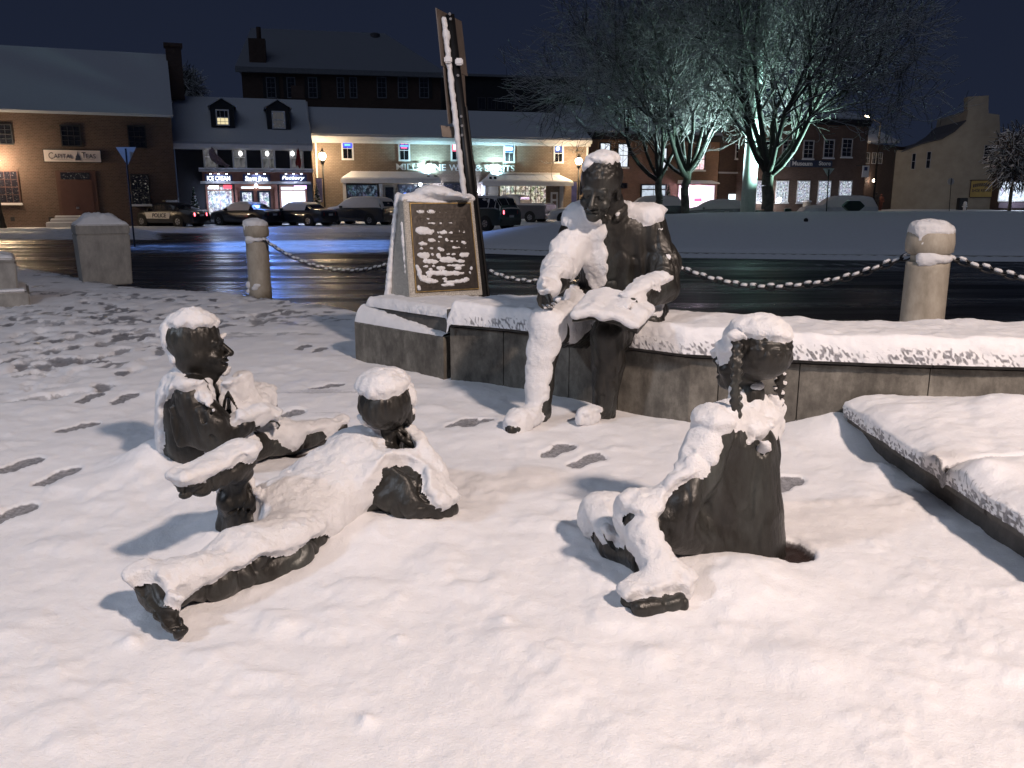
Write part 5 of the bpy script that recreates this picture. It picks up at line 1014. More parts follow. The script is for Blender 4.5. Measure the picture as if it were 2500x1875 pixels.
f=F.window(1100,343,1128,394,GLASSD,2,2,TRIM,fw=.12); F.box('neon_panel',M_emit('red_panel',(1.,.15,.25),1.4),1104,347,1124,370,.055,.075,f); F.box('neon_sign',PKN,1106,350,1121,366,.076,.1,f)
f=F.window(1229,346,1257,398,GLASSD,2,2,TRIM,fw=.12); F.box('neon_panel',M_emit('azure_panel',(.1,.35,.8),1.),1233,350,1252,372,.055,.075,f); F.box('neon_sign',M_emit('white_cyan_neon',(.7,.97,1.),4),1231,359,1250,367,.076,.12,f)
f=F.window(1351,350,1376,399,GLASSD,2,2,TRIM,fw=.12); F.box('neon_panel',M_emit('navy_panel',(.05,.12,.5),1.),1354,353,1372,372,.055,.075,f); b=MB(); b.lathe(F.W(*F.hit(1361,363),.1),[(.02,-.14),(.12,-.08),(.14,0),(.1,.1),(.02,.14)],10); b.build('neon_ball',M_emit('ice_blue',(.5,.8,1),6),f)
LETW=M_plain('white_letters',(.8,.8,.8),.4,0,.03)
ms=empty('wall_lettering',F.W(F.hit(1110,410)[0],F.hit(1110,420)[1],.1),label='large white serif letters reading MILLS FINE WINE & SPIRITS on the brick wall',cat='sign')
for w_,xa,xb in (('MILLS',967,1028),('FINE',1040,1088),('WINE',1096,1150),('&',1159,1176),('SPIRITS',1183,1255)):
    yy=400+(xa-967)*.016; f_=F.sign_text(w_,xa,yy,xb,yy+15,LETW,.16,.08,parent=ms,bold=.006)
    # serifs
    if w_!='&':
        n_=len(w_); b=MB()
        for i in range(n_):
            xx=xa+(xb-xa)*(i+.5)/n_
            if w_[i] in 'ILFERT': 
                for yq in (yy+.3,yy+14.2):
                    hw=(xb-xa)/n_*.24; u0,u1,z0,z1=F.rect(xx-hw,yq,xx+hw,yq+1.0); F.bx(b,u0,u1,z0,z1,.12,.2)
        b.build('serifs',LETW,ms)
def awning(x0,x1,yt,yb,lab,drop=4):
    r=empty('awning',F.W(F.hit((x0+x1)/2,yb)[0],F.hit((x0+x1)/2,yb)[1],.5),label=lab,cat='awning',group='snow-covered awnings on the wine shop'); u0,u1,_,zt=F.rect(x0+28,yt,x1-28,yb); U0,U1,zb,_=F.rect(x0,yt,x1,yb); o=1.5
    zb=zb-.0; b=MB(); b.hexa([F.W(U0,zb,.004),F.W(U1,zb,.004),F.W(U1-.0,zb,o),F.W(U0,zb,o)],[F.W(u0,zt,.006),F.W(u1,zt,.006),F.W(U1-.02,zb+.05,o),F.W(U0+.02,zb+.05,o)]); b.build('canopy',TRIMG,r)
    b=MB(); b.hexa([F.W(U0-.02,zb+.06,o+.03),F.W(U1+.02,zb+.06,o+.03),F.W(u1+.05,zt,.02),F.W(u0-.05,zt,.02)],[F.W(U0+.05,zb+.16,o),F.W(U1-.05,zb+.16,o),F.W(u1,zt+.08,.02),F.W(u0,zt+.08,.02)]); b.build('snow',SNOW,r)
    b=MB(); F.bx(b,U0-.04,U1+.04,zb-.22,zb+.055,o-.02,o+.05); b.build('fascia',TRIM,r)
    n_=int((u1-u0)/.6); b=MB()
    for i in range(1,n_): uu=u0+(u1-u0)*i/n_; b.tube(F.W(uu,zt+.09,.03),F.W(U0+(U1-U0)*i/n_,zb+.165,o-.02),.018,n=5,caps=False)
    b.build('snow_seams',SNOW,r); return r
awning(830,1066,421,440,'long snow-covered shop awning left of the signpost'); awning(1168,1384,424,447,'snow-covered shop awning right of the signpost, above the shelves window')
F.box('top_awning_band',TRIM,1195,422,1362,426,.0,.5)
F.box('storefront_trim',TRIMG,838,447,846,530,.003,.2); F.window(846,449,925,530,SHOPD,2,1,DARKW,fw=.1,name='shop_window'); F.box('column',TRIMG,926,449,934,530,.003,.25)
f=F.box('door',M_plain('brown_door',(.1,.09,.08),.6),936,452,966,530,.003,.08); F.box('door_pane',GLASSD,941,457,961,500,.082,.09,f)
f=F.window(972,449,1048,530,SHOPD,2,1,DARKW,fw=.1,name='shop_window')
b=MB(); u,z=F.hit(990,484); N_=24
for i in range(N_):
    a0=2*math.pi*i/N_;a1=2*math.pi*(i+1)/N_; b.tube(F.W(u+.33*math.cos(a0),z+.33*math.sin(a0),.16),F.W(u+.33*math.cos(a1),z+.33*math.sin(a1),.16),.05,n=6)
b.build('neon_ring',BLN,f)
F.window(1083,446,1135,500,REFL,2,1,DARKW,fw=.08,name='window')
def globe(F,x,y,o,r,e,col,lab,w,grp='bright lamps on the wine shop wall',name='wall_lamp'):
    u,z=F.hit(x,y); rt=empty(name,F.W(u,z,o),label=lab,cat='lamp',group=grp); b=MB(); b.lathe(F.W(u,z,o),[(r*.3,-r),(r*.8,-r*.6),(r,0),(r*.8,r*.6),(r*.3,r)],12); b.build('bulb',M_emit(lab[:18],col,e),rt,smooth=True); b=MB(); b.tube(F.W(u,z-r*.9,o),F.W(u,z-r*.9,.01),.03); b.build('bracket',BLACKM,rt)
    point('lamp_light',F.W(u,z,max(o-r-.08,.08)),w*.5,col,.06); point('lamp_light',F.W(u,z,o+r+.1),w*.5,col,r); return rt
globe(F,1022,450,.9,.13,16,(.85,.93,1),'white lamp under the left awning of the wine shop',90); globe(F,1070,468,.3,.16,14,(.62,.72,1),'blue-white wall lamp left of the dark window',170); globe(F,1160,468,.3,.16,14,(.62,.72,1),'blue-white wall lamp right of the dark window',170)
for k,(x,y) in enumerate(((1040,434),(1057,434),(1189,436),(1200,436))):
    u,z=F.hit(x,y); rt=empty('flood_lamp',F.W(u,z,1.2),label=('outer floodlight on the left awning aimed up at the letters','inner floodlight on the left awning aimed up at the letters','left floodlight on the right awning aimed up at the letters','right floodlight on the right awning aimed up at the letters')[k],cat='lamp',group='floodlights aimed at the shop letters'); b=MB(); b.box(F.W(u,z,1.2)-np.array([.1,.08,.08]),F.W(u,z,1.2)+np.array([.1,.08,.12])); b.tube(F.W(u,z-.25,1.2),F.W(u,z,1.2),.03); b.build('housing',BLACKM,rt,bevel=.01)
for x,w in ((1043,900),(1208,900)):
    u,z=F.hit(x,424); point('letter_flood',F.W(u,z,.65),w*1.3,(.5,.9,1.),.12,spot=170,aim=F.W(u,z+1.4,0.),blend=.9)
# shelves window
f=F.window(1218,450,1335,528,SHOPM,3,1,M_plain('tan_wood',(.3,.22,.13),.6),fw=.1,name='shop_window',mw=.07)
b=MB(); u0,u1,z0,z1=F.rect(1222,454,1331,528)
for i in range(1,6): F.bx(b,u0,u1,z0+(z1-z0)*i/6-.02,z0+(z1-z0)*i/6+.02,.034,.1)
for i in range(1,9): F.bx(b,u0+(u1-u0)*i/9-.015,u0+(u1-u0)*i/9+.015,z0,z1,.034,.09)
b.build('shelves',M_plain('shelf_wood',(.25,.18,.11),.6),f)
F.box('corner_post',TRIMG,1366,449,1374,525,.003,.15); F.box('plaster_panel',CREAM,1186,455,1216,520,.003,.06); F.box('column',TRIM,1176,450,1184,520,.003,.2)
rt=empty('display_stand',F.W(F.hit(1350,520)[0],F.zb,.6),label='tall white display board with three dark panels beside the shop window',cat='sign'); b=F.box('board',TRIM,1341,469,1358,528,.35,.42,rt)
for i in range(3): F.box('dark_panel',M_plain('panel_dark',(.12,.08,.07),.5) if i==0 else bpy.data.materials['panel_dark'],1345,474+i*17,1354,486+i*17,.422,.44,rt)
F.box('downpipe',TRIM,772,330,776,520,.01,.12); F.box('downpipe',TRIM,1430,345,1434,520,.01,.12)
b=MB(); u,z=F.hit(769,320); F.bx(b,-.35,-.02,F.ze-.3,F.ze+.35,-.3,.4); b.hexa([F.W(-.35,F.ze+.3,.35),F.W(-.02,F.ze+.3,.35),F.W(-.02,F.ze+2.5,-5),F.W(-.35,F.ze+2.5,-5)],[F.W(-.35,F.ze+.5,.35),F.W(-.02,F.ze+.5,.35),F.W(-.02,F.ze+2.7,-5),F.W(-.35,F.ze+2.7,-5)]); b.build('parapet',TRIMG,F.root)
FM=F
GREYF=M_plain('dull_frame',(.16,.17,.19),.6)
# ------------------------------------------------------------------ tall building behind
F=building('rear_brick_building','tall dark brick building with hipped roof and many windows behind the shops',612,84,1082,88,172,BR_D,14)
b=MB(); z=F.ze; u0,za=F.hit(612,160); rz=F.hit(860,104)[1]+2.2; o=-7
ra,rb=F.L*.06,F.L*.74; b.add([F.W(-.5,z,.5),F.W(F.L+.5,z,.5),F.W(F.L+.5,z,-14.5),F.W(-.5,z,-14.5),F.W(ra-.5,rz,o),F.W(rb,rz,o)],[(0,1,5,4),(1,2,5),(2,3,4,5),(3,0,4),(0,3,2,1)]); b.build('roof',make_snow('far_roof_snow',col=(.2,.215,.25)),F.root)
b=MB(); F.bx(b,-.5,F.L+.5,F.hit(850,184)[1],z-.01,.003,.5); b.build('cornice',GREYF,F.root)
F.box('chimney',BR_D,607,92,648,168,-1.6,-.3); b=MB(); u,z2=F.hit(628,92); b.tube(F.W(u+.1,z2,-.9),F.W(u+.1,z2+1.1,-.9),.22,n=10); b.build('chimney_pot',BR_D,F.root)
for x in (831,916):
    b=MB(); vp=J(x,98,93.); b.lathe((vp[0],93.,vp[2]-.9),[(.3,-.9),(.3,.9),(.5,1.),(.5,1.5),(.3,1.6)],12); b.build('roof_vent',GREYR,F.root)
for k,(x0,x1) in enumerate(((650,674),(700,722),(752,775),(822,841),(853,872),(920,944),(971,995),(1023,1047))):
    F.window(x0,188,x1,240,GLASSD,2,4,GREYF,fw=.1,name='window')
for x0,x1 in ((642,649),(675,682),(692,699),(744,751),(776,783),(1048,1055)): F.box('shutter',DARKW,x0,188,x1,240,.003,.06)
b=MB(); u,z2=F.hit(727,215); F.box('brick_stack',BR_TEA,713,216,743,245,1.5,2.2)
F=building('distant_dark_building','low dark building with wide window strip seen right of the signpost, behind the shops',1085,100,1420,104,190,DARKW,12)
for x0 in (1166,1190,1214,1238): F.window(x0,238,x0+20,268,GLASSD,2,1,GREYR,fw=.08)
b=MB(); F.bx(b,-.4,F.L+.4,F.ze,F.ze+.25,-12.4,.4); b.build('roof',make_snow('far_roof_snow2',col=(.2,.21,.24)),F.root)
# ------------------------------------------------------------------ orange brick building behind the trees
F=building('corner_brick_building','orange brick building with lit upstairs windows and pink lit shop behind the two trees',1436,68,1748,72,326,BR_2,12)
gable_roof(F,2.4,run=6,over=.2,gutter=DARKW)
for (x0,y0,x1,y1,m) in ((1463,348,1490,409,WINL),(1507,350,1534,409,WINL),(1602,360,1628,413,WINL),(1656,390,1668,415,WINL),(1694,362,1721,416,WINR)): F.window(x0,y0,x1,y1,m,2,2,DARKW,fw=.08,sill=True)
f=F.window(1563,449,1626,512,litpane('office_interior',.8,(.75,.87,1.),(.3,.36,.45),(.9,.7),21,.42,.1),2,1,DARKW,fw=.12,name='shop_window'); F.box('transom',DARKW,1565,461,1624,464,.03,.1,f)
F.window(1510,446,1531,460,GLASSD,1,1,DARKW,fw=.05)
f=F.window(1655,452,1743,514,WINP,3,1,TRIM,fw=.08,name='shop_window'); F.box('red_counter',M_emit('red_counter_glow',(1.,.1,.3),1.5),1694,484,1712,492,.034,.06,f)
b=MB(); u0,u1,z0,z1=F.rect(1655,443,1736,452); F.bx(b,u0,u1,z0,z0+.1,.003,1.2); b.build('canopy',BROWNF,F.root); b=MB(); b.hexa([F.W(u0-.05,z0+.101,1.25),F.W(u1+.05,z0+.101,1.25),F.W(u1+.05,z0+.101,.01),F.W(u0-.05,z0+.101,.01)],[F.W(u0,z0+.2,1.2),F.W(u1,z0+.2,1.2),F.W(u1,z1+.1,.01),F.W(u0,z1+.1,.01)]); b.build('canopy_snow',SNOW,F.root)
point('pink_shop_light',F.W(F.hit(1690,475)[0],F.hit(1690,470)[1],1.),300,(1.,.72,1.),.4)
# ------------------------------------------------------------------ recessed grey side and museum store
F=building('museum_annex','dark grey brick building wing with a lit garage opening beside the tall light mast',1750,74,1832,76,300,BR_D,10)
F.window(1795,352,1808,388,GLASSD,2,2,TRIM,fw=.07,sill=True); F.box('string_course',TRIMG,1752,420,1822,424,.003,.14); F.box('lit_doorway',M_emit('white_doorway',(.8,.93,1.),2.),1778,474,1808,510,.003,.05)
F=building('museum_store_building','brick museum store building with bright paned windows and a navy sign, right of middle',1833,73,2103,78,286,BR_MU,14)
gable_roof(F,2.,run=7,over=.2,gutter=DARKW)
for x0 in (1845,1893,1945,1996,2047):
    f=F.window(x0,441,x0+31,495,MUSW,4,6,TRIM,fw=.07,name='shop_window',mw=.02,sill=True)
    point('museum_window_light',F.W(F.hit(x0+15,470)[0],F.hit(x0+15,470)[1],.5),7,(.75,.85,1.),.4)
for x0,yy in ((1853,340),(1909,341),(1960,342),(2010,340),(2054,338)): F.window(x0,yy,x0+26,yy+46,GLASSD,2,4,TRIMG,fw=.1,sill=True)
sg=empty('museum_sign',F.W(F.hit(1965,400)[0],F.hit(1965,408)[1],.1),label='navy sign reading Museum Store with a white building emblem',cat='sign')
F.box('board',M_plain('museum_navy',(.035,.045,.08),.5),1903,391,2030,408,.03,.1,sg); F.box('emblem_board',TRIMG,1903,391.5,1927,407.5,.101,.13,sg)
for i in range(4): F.box('emblem_column',BLUES,1908+i*4,394,1910+i*4,404,.131,.15,sg)
F.box('emblem_base',BLUES,1906,404.5,1924,406,.131,.15,sg)
F.sign_text('Museum',1932,393.5,1981,404.5,TRIM,.12,.02,parent=sg,bold=.02); F.sign_text('Store',1997,393.5,2026,404,TRIM,.12,.02,parent=sg,bold=.02); F.sign_text('/',1984,394,1989,404.5,BLUES,.12,.02,parent=sg)
globe(F,1855,489,.9,.2,15,(.92,.95,1),'left of two white globe lamps by the museum door',50,'globe lamps at the museum door','globe_lamp'); globe(F,1885,488,.9,.2,15,(.92,.95,1),'right of two white globe lamps by the museum door',50,'globe lamps at the museum door','globe_lamp')
rt=empty('litter_bin',F.W(F.hit(1937,505)[0],F.zb,1.6),label='pale litter bin with snow cap in front of the museum',cat='bin'); b=MB(); b.lathe(F.W(F.hit(1937,505)[0],F.hit(1937,510)[1]-.2,1.6),[(.28,0),(.33,.75),(.36,.8)],14); b.build('body',CREAM,rt); b=MB(); b.lathe(F.W(F.hit(1937,505)[0],F.hit(1937,510)[1]+.6,1.6),[(.4,0),(.4,.08),(.2,.16)],14); b.build('snow_cap',SNOW,rt)
rt=empty('hanging_sign',F.W(F.hit(2098,415)[0],F.hit(2098,415)[1],.8),label='white square banner sign with dark emblem at the corner of the museum',cat='sign'); F.box('board',TRIM,2090,405,2106,433,.7,.75,rt); F.box('emblem',BLUES,2094,408,2102,417,.752,.76,rt); b=MB(); b.tube(F.W(F.hit(2090,404)[0],F.hit(2090,404)[1],.0),F.W(F.hit(2098,404)[0],F.hit(2098,404)[1],.75),.03); b.build('bracket',BLACKM,rt)
# ------------------------------------------------------------------ dark house and cream gable house
F=building('dark_house','dark brick house with sloping snowy roof and a lamp by its door',2104,84,2196,92,352,BR_D,14)
p=[F.W(-.2,F.ze-.1,.3),F.W(F.L*.72,F.ze+.3,.3),F.W(F.L*1.25,F.ze+2.9,-6),F.W(F.L*.1,F.ze+1.3,-6)]; b=MB(); b.hexa(p,[q+np.array([0,0,.2]) for q in p]); b.build('roof',ROOFS,F.root)
for x0 in (2112,2128,2143): F.window(x0,372,x0+10,400,GLASSD,2,2,TRIMG,fw=.06)
globe(F,2121,441,.5,.16,10,(1.,.78,.6),'small warm lamp on the dark house wall',45,None,'door_lamp')
F=building('cream_gable_house','big cream rendered gable house with tall chimney at the right edge',2156,90,2443,88,366,CREAM,10,zb=-.1)
F2=F; u0=F.hit(2200,380)[0]; b=MB()
prof=[(2200,372),(2252,352),(2300,340),(2330,322),(2358,296),(2364,270),(2440,280),(2444,372)]; pts=[F.W(*F.hit(x,y),-.003) for x,y in prof]; b.prism(pts,np.array([-F.n[0],-F.n[1],0])*9.9); b.build('gable',CREAM,F.root)
b=MB(); pts=[F.W(*F.hit(x,y),.003) for x,y in ((2363,300),(2363,236),(2414,233),(2412,300))]; b.prism(pts,np.array([-F.n[0],-F.n[1],0])*1.2); b.build('chimney',CREAM,F.root)
b=MB(); 
for i in range(4):
    a_,c_=prof[i],prof[i+1]; A_=F.W(*F.hit(*a_),.1);B_=F.W(*F.hit(*c_),.1); bk=np.array([-F.n[0],-F.n[1],0])*10.2; b.hexa([A_,B_,B_+bk,A_+bk],[A_+np.array([0,0,.12]),B_+np.array([0,0,.12]),B_+bk+np.array([0,0,.12]),A_+bk+np.array([0,0,.12])])
b.build('roof',GREYR,F.root)
for x0,y0,x1,y1 in ((2225,374,2235,414),(2261,370,2272,411),(2401,354,2426,400)): F.window(x0,y0,x1,y1,GLASSD,1,2,TRIMG,fw=.05)
sg=empty('yellow_sign',F.W(F.hit(2398,460)[0],F.hit(2398,480)[1],.1),label='yellow painted sign with arched dark letters over SHOE REPAIR on cream wall',cat='sign'); YEL=M_plain('sign_yellow',(.42,.3,.09),.6,0,.1,2); F.box('board',YEL,2368,440,2424,482,.02,.08,sg)
b=MB()
for (x0,y0,x1,y1) in ((2367,439,2425,441),(2367,481,2425,483),(2367,441,2369,481),(2423,441,2425,481)): u0,u1,z0,z1=F.rect(x0,y0,x1,y1); F.bx(b,u0,u1,z0,z1,.081,.1)
b.build('border',LET,sg); F.sign_text('SHOE REPAIR',2372,461.5,2419,469,LET,.09,.01,parent=sg,bold=.02)
b=MB()
for i in range(9): xx=2375+i*5; yy=447+((xx-2396)/22)**2*3; u0,u1,z0,z1=F.rect(xx,yy,xx+3.6,yy+8); F.bx(b,u0,u1,z0,z1,.081,.09); 
b.build('arched_letters',LET,sg)
F=building('right_shop_building','dark shop with a bright display window at the right picture edge',2444,86,2620,86,330,BR_D,8,zb=.0)
f=F.window(2438,443,2560,492,litpane('right_shop_interior',1.3,(.75,.85,1.),(.12,.15,.25),(.5,.6),33,.42,.3),3,1,TRIM,fw=.12,name='shop_window'); F.box('bulkhead',M_plain('purple_paint',(.12,.09,.12),.6),2437,494,2560,508,.003,.15); point('shop_light',F.W(F.hit(2475,480)[0],F.hit(2475,470)[1],1.2),160,(.8,.88,1.),.4)
b=MB(); F.bx(b,-.1,F.L+.2,F.ze,F.ze+.25,-8,.3); b.build('roof',ROOFS,F.root)
b=MB(); q=G(2420,518,-.1)
rt=empty('utility_box',G(2348,507)+np.array([0,-1,0]),label='dark utility cabinet standing against the cream house wall',cat='cabinet'); c=J(2349,505,86.5); b=MB(); b.box((c[0]-.42,86.3,-.3),(c[0]+.42,86.9,J(2349,483,86.5)[2])); b.build('body',DARKW,rt,bevel=.04); 
rt=empty('fire_hydrant',(J(2354,507,85)[0],85,0),label='small pale fire hydrant with snow on top, in front of cream wall',cat='hydrant'); c=J(2355,509,85); b=MB(); b.lathe((c[0],85,c[2]-.2),[(.14,0),(.14,.5),(.2,.55),(.16,.7),(.05,.8)],12); b.build('barrel',TRIM,rt); b=MB(); b.tube((c[0]-.25,85,c[2]+.2),(c[0]+.25,85,c[2]+.2),.07); b.build('outlet',TRIM,rt); b=MB(); b.lathe((c[0],85,c[2]+.5),[(.16,0),(.14,.12),(.04,.2)],12); b.build('snow_cap',SNOW,rt)
# ------------------------------------------------------------------ street furniture
GLOWW=M_emit('street_globe_glow',(1.,.80,.55),22)
def street_lamp(px,pyb,Y,pyg,lab,watt,banner=None,r=.26):
    p=J(px,pyg,Y); zb=float(zg(Y))-.1; rt=empty('street_lamp',(p[0],Y,zb),label=lab,cat='street lamp',group='black street lamps with glowing globes'); x=p[0];zt=p[2]
    b=MB(); b.lathe((x,Y,zb),[(.2,0),(.22,.1),(.13,.35),(.15,.5),(.09,.8),(.06,1.0),(.055,zt-zb-r-.25)],14); b.build('post',BLACKM,rt,smooth=True)
    b=MB(); b.lathe((x,Y,zt),[(.07,-r-.25),(.16,-r-.1),(.14,-r)],12); b.lathe((x,Y,zt),[(.16,r*.9),(.09,r+.12),(.02,r+.3)],12); b.build('cap',BLACKM,rt)
    b=MB(); b.lathe((x,Y,zt),[(r*.45,-r),(r*.85,-r*.5),(r,0),(r*.85,r*.5),(r*.5,r*.9)],16); b.build('globe',GLOWW,rt,smooth=True)
    if banner:
        b=MB(); s=banner; b.box((x+s*.12,Y-.02,zt-3.1),(x+s*.5,Y+.02,zt-1.5)); b.build('banner',M_plain('banner_blue',(.12,.12,.3),.7,0,.3,3) if 'banner_blue' not in bpy.data.materials else bpy.data.materials['banner_blue'],rt); b=MB(); b.tube((x,Y,zt-1.48),(x+s*.55,Y,zt-1.48),.02); b.build('banner_arm',BLACKM,rt)
    point('street_lamp_light',(x,Y+r+.1,zt),watt*.45,(1.,.72,.45),.1); point('street_lamp_light',(x,Y-r-.06,zt),watt*.5,(1.,.72,.42),r*.8); return rt
street_lamp(787,510,59.6,381,'left street lamp with glowing globe between the dormer shop and wine shop',650,-1)
street_lamp(1413,510,64.2,393,'street lamp with snowy banner just left of the seated man\'s head',600,-1)
street_lamp(1840,505,70,392,'small street lamp glowing beside the tall light mast',200,None,.2)
street_lamp(-14,520,48.9,392,'street lamp outside the left edge beside the brick tea shop',900,None)
# high lamp glowing behind the tree on the right
rt=empty('high_street_light',J(2135,300,80)*np.array([1,1,0]),label='tall street light glowing warm through the right tree branches',cat='street lamp'); c=J(2113,289,80); d_=J(2150,300,80); b=MB(); b.tube((d_[0],80,0),(d_[0],80,d_[2]),.1,.07); b.tube((d_[0],80,d_[2]),(c[0],80,c[2]+.2),.05); b.build('pole',BLACKM,rt); b=MB(); b.lathe((c[0],80,c[2]),[(.1,-.25),(.3,-.1),(.32,.1),(.12,.25)],14); b.build('lamp_head',M_emit('sodium_glow',(1.,.78,.5),25),rt,smooth=True); point('high_light',(c[0],79.5,c[2]-.5),500,(1.,.75,.5),.3)
def triangle_sign(px,yt,yb,pyb,Y,lab,w=.38,lean=0,kind='tri',zb=None):
    z0=float(zg(Y))-.1 if zb is None else zb; t=J(px,yt,Y); l=J(px,yb,Y); x=t[0]; rt=empty('road_sign',(x,Y,z0),label=lab,cat='sign'); b=MB(); xb=J(pyb[0],pyb[1],Y)[0]; b.tube((xb,Y,z0),(x,Y,t[2]-.05),.032,n=8); b.build('post',BLACKM,rt)
    h=t[2]-l[2]; b=MB()
    if kind=='tri': q=[Vector((x-w,Y+.04,t[2])),Vector((x+w,Y+.04,t[2])),Vector((x,Y+.04,l[2]))]
    else: q=[Vector((x+h/2*math.cos(a),Y+.04,(t[2]+l[2])/2+h/2*math.sin(a))) for a in [math.pi/8+math.pi/4*i for i in range(8)]]
    b.prism(q,(0,.01,0)); b.build('plate',M_plain('sign_plate_back',(.42,.43,.44),.5,.4,.1,5) if 'sign_plate_back' not in bpy.data.materials else bpy.data.materials['sign_plate_back'],rt); return rt
triangle_sign(306,359,404,(326,572),31,'back of a yield sign on a leaning post by the left brick building',.36)
triangle_sign(2024,411,432,(2018,512),43,'back of a yield sign standing on the island in front of the museum',.29,zb=mz(J(2020,500,43)[0],43)-.1)
triangle_sign(2323,434,452,(2318,508),82,'back of a stop sign in front of the cream house',.3,kind='oct')
# the mast with its floodlights
MC=make_concrete('mast_steel',(.4,.42,.43),(.48,.5,.5),(.55,.57,.57)); x=J(1826,500,42)[0]; z0=mz(x,42)-.1; rt=empty('light_mast',(x,42,z0),label='tall thick tapering steel light mast between the trees, lit cyan',cat='mast')
b=MB(); b.tube((x,42,z0-.2),(x+.12,42,z0+14),.37,.16,24); b.build('pole',MC,rt,smooth=True); b=MB(); b.tube((x,42,z0-.1),(x,42,z0+.12),.5,.48,20); b.build('base_plate',MC,rt); b=MB(); b.tube((x,42,z0+3.4),(x,42,z0+3.5),.36,.36,20,False); b.build('band',BLACKM,rt)
HOUS=M_plain('fixture_green',(.02,.035,.03),.4,.2,.2,10)
def flood(px,Y,sz,lab,watt,col,aim,spot=110):
    c=J(px,505,Y); z0=mz(c[0],Y); rt=empty('floodlight',(c[0],Y,z0),label=lab,cat='floodlight',group='ground floodlights on the island'); b=MB(); cz=z0+sz*.6
    q=[Vector((c[0]+sz*.95*math.cos(a)*1.25,Y,cz+sz*.62*math.sin(a))) for a in [math.pi/3*i for i in range(6)]]; b.prism(q,(0,sz*.8,0)); b.build('housing',HOUS,rt,bevel=.02); b=MB(); b.box((c[0]-sz*.6,Y,cz+sz*.55),(c[0]+sz*.6,Y+sz*.75,cz+sz*.62)); b.build('snow_cap',SNOW,rt,bevel=.01)
    point('floodlight_beam',(c[0]-sz*.2,Y+sz*.4,cz+sz*.75),watt,col,.12,spot=spot,aim=aim); return rt
T1=J(1606,510,43.5);T2=J(1673,510,42.5);T3=J(1872,511,39.5)
flood(2086,39.5,.42,'dark hexagonal ground floodlight on the mound, right of the trees',20000,(.55,1.,.86),J(1790,200,41),80)
flood(1850,43.6,.2,'small ground floodlight hidden behind the right tree trunk',42000,(.66,.97,1.),J(1825,150,43.6),105)
flood(1776,44.6,.2,'small ground floodlight between the middle tree and the light mast',15000,(.68,.97,1.),J(1765,260,44),110)
flood(1925,40.3,.16,'small ground floodlight at the foot of the right tree',200,(.4,1.,.62),J(1890,330,40.5),110)
# small dark ball on the mound
c=G(1968,533,1.0); 
c=(-30.,30.,14.); rt=empty('floodlight_mast',(c[0],c[1],float(zg(c[1]))),label='tall blue-white floodlight mast standing outside the left edge of view',cat='mast'); b=MB(); b.tube((c[0],c[1],-.6),c,.12,.08,12); b.build('pole',BLACKM,rt); b=MB(); b.box((c[0]-.35,c[1]-.2,c[2]),(c[0]+.35,c[1]+.2,c[2]+.4)); b.build('housing',BLACKM,rt)
point('blue_flood',(c[0]+.3,c[1],c[2]-.2),75000,(.17,.36,1.),.35,spot=22,aim=G(670,592),blend=.8)
# ------------------------------------------------------------------ trees
def bark_mat():
    m,n,b=nodes('snowy_bark'); g=n.nodes.new('ShaderNodeNewGeometry'); s=n.nodes.new('ShaderNodeSeparateXYZ'); n.links.new(g.outputs['Normal'],s.inputs[0]); x=noise_node(n,3.5,4,.7)
    k=n.nodes.new('ShaderNodeMath'); k.operation='MULTIPLY_ADD'; n.links.new(x.outputs[0],k.inputs[0]); k.inputs[1].default_value=.9; n.links.new(s.outputs['Z'],k.inputs[2])
    r=ramp(n,k.outputs[0],[(.95,(.030,.028,.024)),(1.08,(.7,.72,.74))]); n.links.new(r.outputs[0],b.inputs['Base Color']); b.inputs['Roughness'].default_value=.85; return m
BARK=bark_mat(); TRK=M_plain('trunk_bark',(.09,.085,.07),.85,0,.45,5,.6)
class Segs:
    def __init__(s): s.a=[];s.b=[];s.ra=[];s.rb=[]
    def add(s,a,b,ra,rb): s.a.append(a);s.b.append(b);s.ra.append(ra);s.rb.append(rb)
    def build(s,name,m,parent,n=3,kind=None):
        a=np.array(s.a);b=np.array(s.b);ra=np.array(s.ra);rb=np.array(s.rb); d=b-a; d/=np.linalg.norm(d,axis=1)[:,None]+1e-9; ref=np.where(np.abs(d[:,2:3])<.9,np.array([[0,0,1.]]),np.array([[1.,0,0]])); u=np.cross(d,ref); u/=np.linalg.norm(u,axis=1)[:,None]; w=np.cross(u,d)
        V_=[]
        for c,r in ((a,ra),(b,rb)):
            for i in range(n): t=2*math.pi*i/n+math.pi/2; V_.append(c+(u*math.cos(t)+w*math.sin(t))*r[:,None])
        V_=np.stack(V_,1); N_=len(a); base=np.arange(N_)[:,None]*2*n; F_=np.concatenate([np.concatenate([base+i,base+(i+1)%n,base+n+(i+1)%n,base+n+i],1) for i in range(n)],0)
        o=mesh_np(name,V_.reshape(-1,3),[F_],m,parent,smooth=n>4); 
        if kind: o['kind']=kind
        return o
